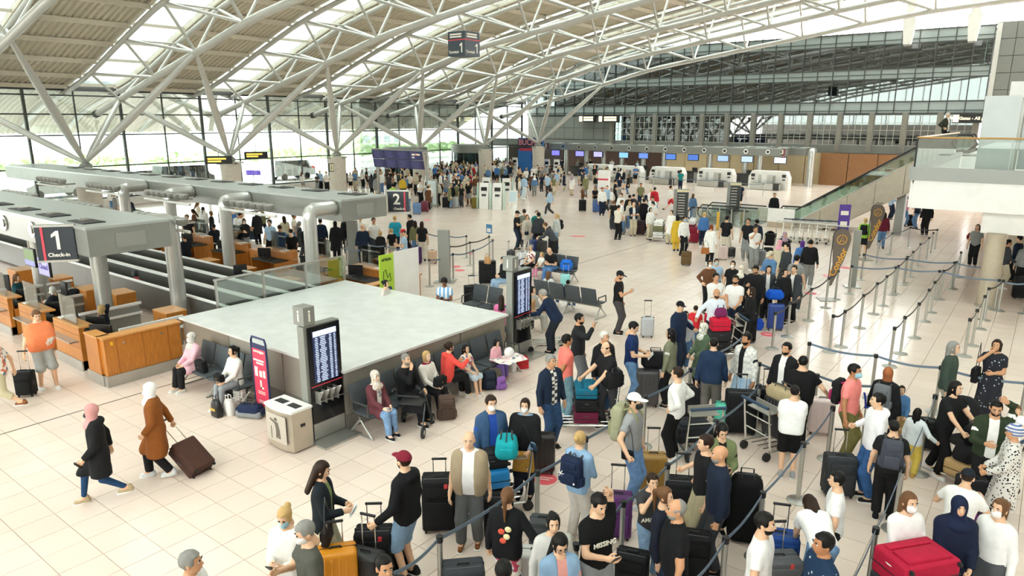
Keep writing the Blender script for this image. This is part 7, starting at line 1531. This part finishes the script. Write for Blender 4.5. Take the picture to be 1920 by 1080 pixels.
# ---------- left queue at desks of island two
W3='in the left barrier queue'; g3='left queue at island two'
for d in [(hd(700,408),20,1.82,'stand','white','tee','charcoal','trousers','short','k','m'),(hd(679,420),190,1.76,'stand','navy','sweater','navy','trousers','bald','k','l'),(hd(740,404),190,1.82,'stand','turquoise','tee','navy','jeans','receding','y','l'),(hd(768,402),250,1.76,'stand','black','hoodie','black','trousers','short','k','l'),(hd(778,414),190,1.64,'stand','olive','jacket','denim','jeans','long','b','l'),(f(793,490),170,1.7,'stand','black','tee','cream','wide','long','b','l'),(hd(757,430),270,1.76,'phone','pale blue','tee','beige','trousers','cap','red','l'),(hd(734,429),200,1.4,'stand','black','tee','beige','shorts','short','y','l'),(hd(713,433),150,1.5,'stand','black','hoodie','black','shorts','ponytail','y','l'),(hd(675,405),160,1.7,'stand','white','tee','green','jeans','bun','y','l'),(hd(600,410),190,1.72,'stand','navy','jacket','black','trousers','short','k','l'),(hd(628,415),180,1.68,'stand','black','coat','black','trousers','hijab','black','l'),(hd(648,405),170,1.68,'stand','black','coat','black','trousers','bun','k','l')]:
    auto(d[0],W3,*d[1:11],group=g3)
wear_pack('small black backpack in the left queue',K); suitcase('purple suitcase in the left queue',f(781,495),.5,(.42,.28,.66),'#4f2a66','soft',0); suitcase('beige patterned suitcase in the left queue',f(811,494),.5,(.36,.24,.5),'#c9a98c','hard',0); suitcase('black tall suitcase in the left queue',f(708,495),.5,(.46,.3,.7),K,'soft',0)
W4='in the queue below canopy two'
for (x,y) in ((445,398),(457,410),(436,392),(505,412),(524,422),(545,430),(532,405),(550,400),(560,415),(575,420),(380,388),(395,396),(362,392),(370,378),(412,386),(480,395),(492,388),(350,402),(207,352),(213,362)): rperson(hd(x,y),W4,'crowd below the number two canopy')
auto(hd(447,398),'pushing cases below the number two canopy',80,1.8,'push','white','tee','black','trousers','short','k','m'); suitcase('dark teal suitcase stack in the crowd below the canopy',f(475,450),.4,(.6,.4,.6),'#2c3c4c','soft',0)
for (x,y,l) in ((345,440,'agent in dark uniform at the fourth island two desk'),(400,420,'bearded agent in dark shirt at an island two desk'),(240,370,'man in black suit standing between the canopies')):
    P(l,hd(x,y),200 if x<420 else 60,1.72,'sitdesk' if x>300 else 'stand',('jacket','#22262e'),('trousers',K),K,('short','k' if x!=240 else 'w'),'m',group='agents of island two')
P('woman with dark bun in front of the green banner',hd(722,525),60,1.6,'stand',('tee',('#a98a5a','leopard')),('trousers',K),K,('bun','k'),'l')
# ---------- dense far crowd in front of the window wall
g5='dense far crowd'
def band(where,pts,n,seed,jit=.5,group=g5,md=.62):
    r=random.Random(seed); quad=[G(*q) for q in pts]; out=[]; tries=0
    while len(out)<n and tries<4000:
        tries+=1; u,v=r.random(),r.random(); p=(quad[0]*(1-u)+quad[1]*u)*(1-v)+(quad[3]*(1-u)+quad[2]*u)*v
        if any(math.hypot(p.x-FEETX,p.y-16.85-8.75*k)<1.1 for k in range(6)) or p.x<XW+1.2 or (p.y>63.4 and n!=14) or p.y>68.6: continue
        if all((p.x-q.x)**2+(p.y-q.y)**2>md*md for q in out): out.append(p)
    for p in out: rperson(p,where,group)
band('in crowd left of the kiosks',[(760,400),(895,388),(890,350),(800,352)],46,3)
band('before the revolving doors',[(800,352),(960,345),(962,318),(840,318)],92,4,md=.7)
band('standing below the departures board',[(690,372),(790,372),(800,340),(715,340)],30,5)
band('along the window wall',[(500,362),(690,366),(700,345),(560,345)],14,6)
band('queueing at the back kiosk row',[(965,378),(1075,368),(1065,340),(970,342)],34,7)
band('near the advertising pillar',[(1085,372),(1170,362),(1165,335),(1080,338)],16,8)
band('at the far counters',[(1050,329.5),(1460,331),(1460,329),(1050,327.5)],14,9,md=1.6)
auto(f(756,375),'below the departures board post',160,1.76,'stand','yellow','jacket','black','trousers','short','k','l'); auto(f(738,395),'below the departures board post',180,1.76,'stand','lime','jacket','grey','trousers','short','k','l')
for i,(x,y,c,l) in enumerate(((782,402,'#6a87ad','pale blue suitcase in front of the far crowd'),(797,398,'#6a2236','dark red suitcase in front of the far crowd'),(838,390,K,'black suitcase in front of the far crowd'),(857,389,'#b9bcbf','silver suitcase in front of the far crowd'),(891,391,'#7a6a30','olive gold suitcase beside the mint kiosk'),(1071,356,'#d99a94','pink striped suitcase at the kiosk queue'),(1040,360,'#3a3f44','dark suitcase at the kiosk queue'))): suitcase(l,f(x,y),.4,(.46,.3,.68),c,'hard' if i%2 else 'soft',.0)
auto(f(1502,337),'at the wooden shop right of the far row',180,1.76,'stand','white','shirt','charcoal','trousers','short','k','l'); auto(f(1575,338),'at the wooden shop right of the far row',200,1.76,'stand','navy','jacket','black','trousers','short','k','l')

# the most distant figures of the crowd, past three hundred, are one joined crowd
def join_far(n_keep):
    L=sorted(PEOPLE,key=lambda q:q[0].x**2+q[0].y**2); far=[q for q in L[n_keep:] if q[1].get('group')==g5]
    V=[];Fs=[];MI=[];ms={};o=0;dead=[]
    for p,t,J,s_,rz in far:
        RM=Matrix.LocRotScale(t.location,t.rotation_euler,t.scale)
        for ch in list(t.children):
            m=ch.data; co=np.empty(len(m.vertices)*3); m.vertices.foreach_get('co',co); M=np.array(RM@ch.matrix_basis); V.append(co.reshape(-1,3)@M[:3,:3].T+M[:3,3])
            vi=np.empty(len(m.loops),int); m.loops.foreach_get('vertex_index',vi); ls=np.empty(len(m.polygons),int); m.polygons.foreach_get('loop_start',ls); lt=np.empty(len(m.polygons),int); m.polygons.foreach_get('loop_total',lt); mi=np.empty(len(m.polygons),int); m.polygons.foreach_get('material_index',mi)
            sl=[ms.setdefault(s.material.name,len(ms)) for s in ch.material_slots]
            vi=(vi+o).tolist(); Fs+=[tuple(vi[a:a+b]) for a,b in zip(ls.tolist(),lt.tolist())]; MI+=[sl[k] for k in mi.tolist()]; o+=len(m.vertices)
            dead.append(ch)
        dead.append(t)
    bpy.data.batch_remove(dead)
    me=bpy.data.meshes.new('distant_crowd'); me.from_pydata(np.concatenate(V).tolist(),[],Fs)
    for n in ms: me.materials.append(bpy.data.materials[n])
    me.polygons.foreach_set('material_index',MI); me.shade_smooth(); me.update()
    tag(put(me,'distant_crowd'),'most distant travellers packed before the revolving doors','crowd',kind='stuff')
join_far(292)
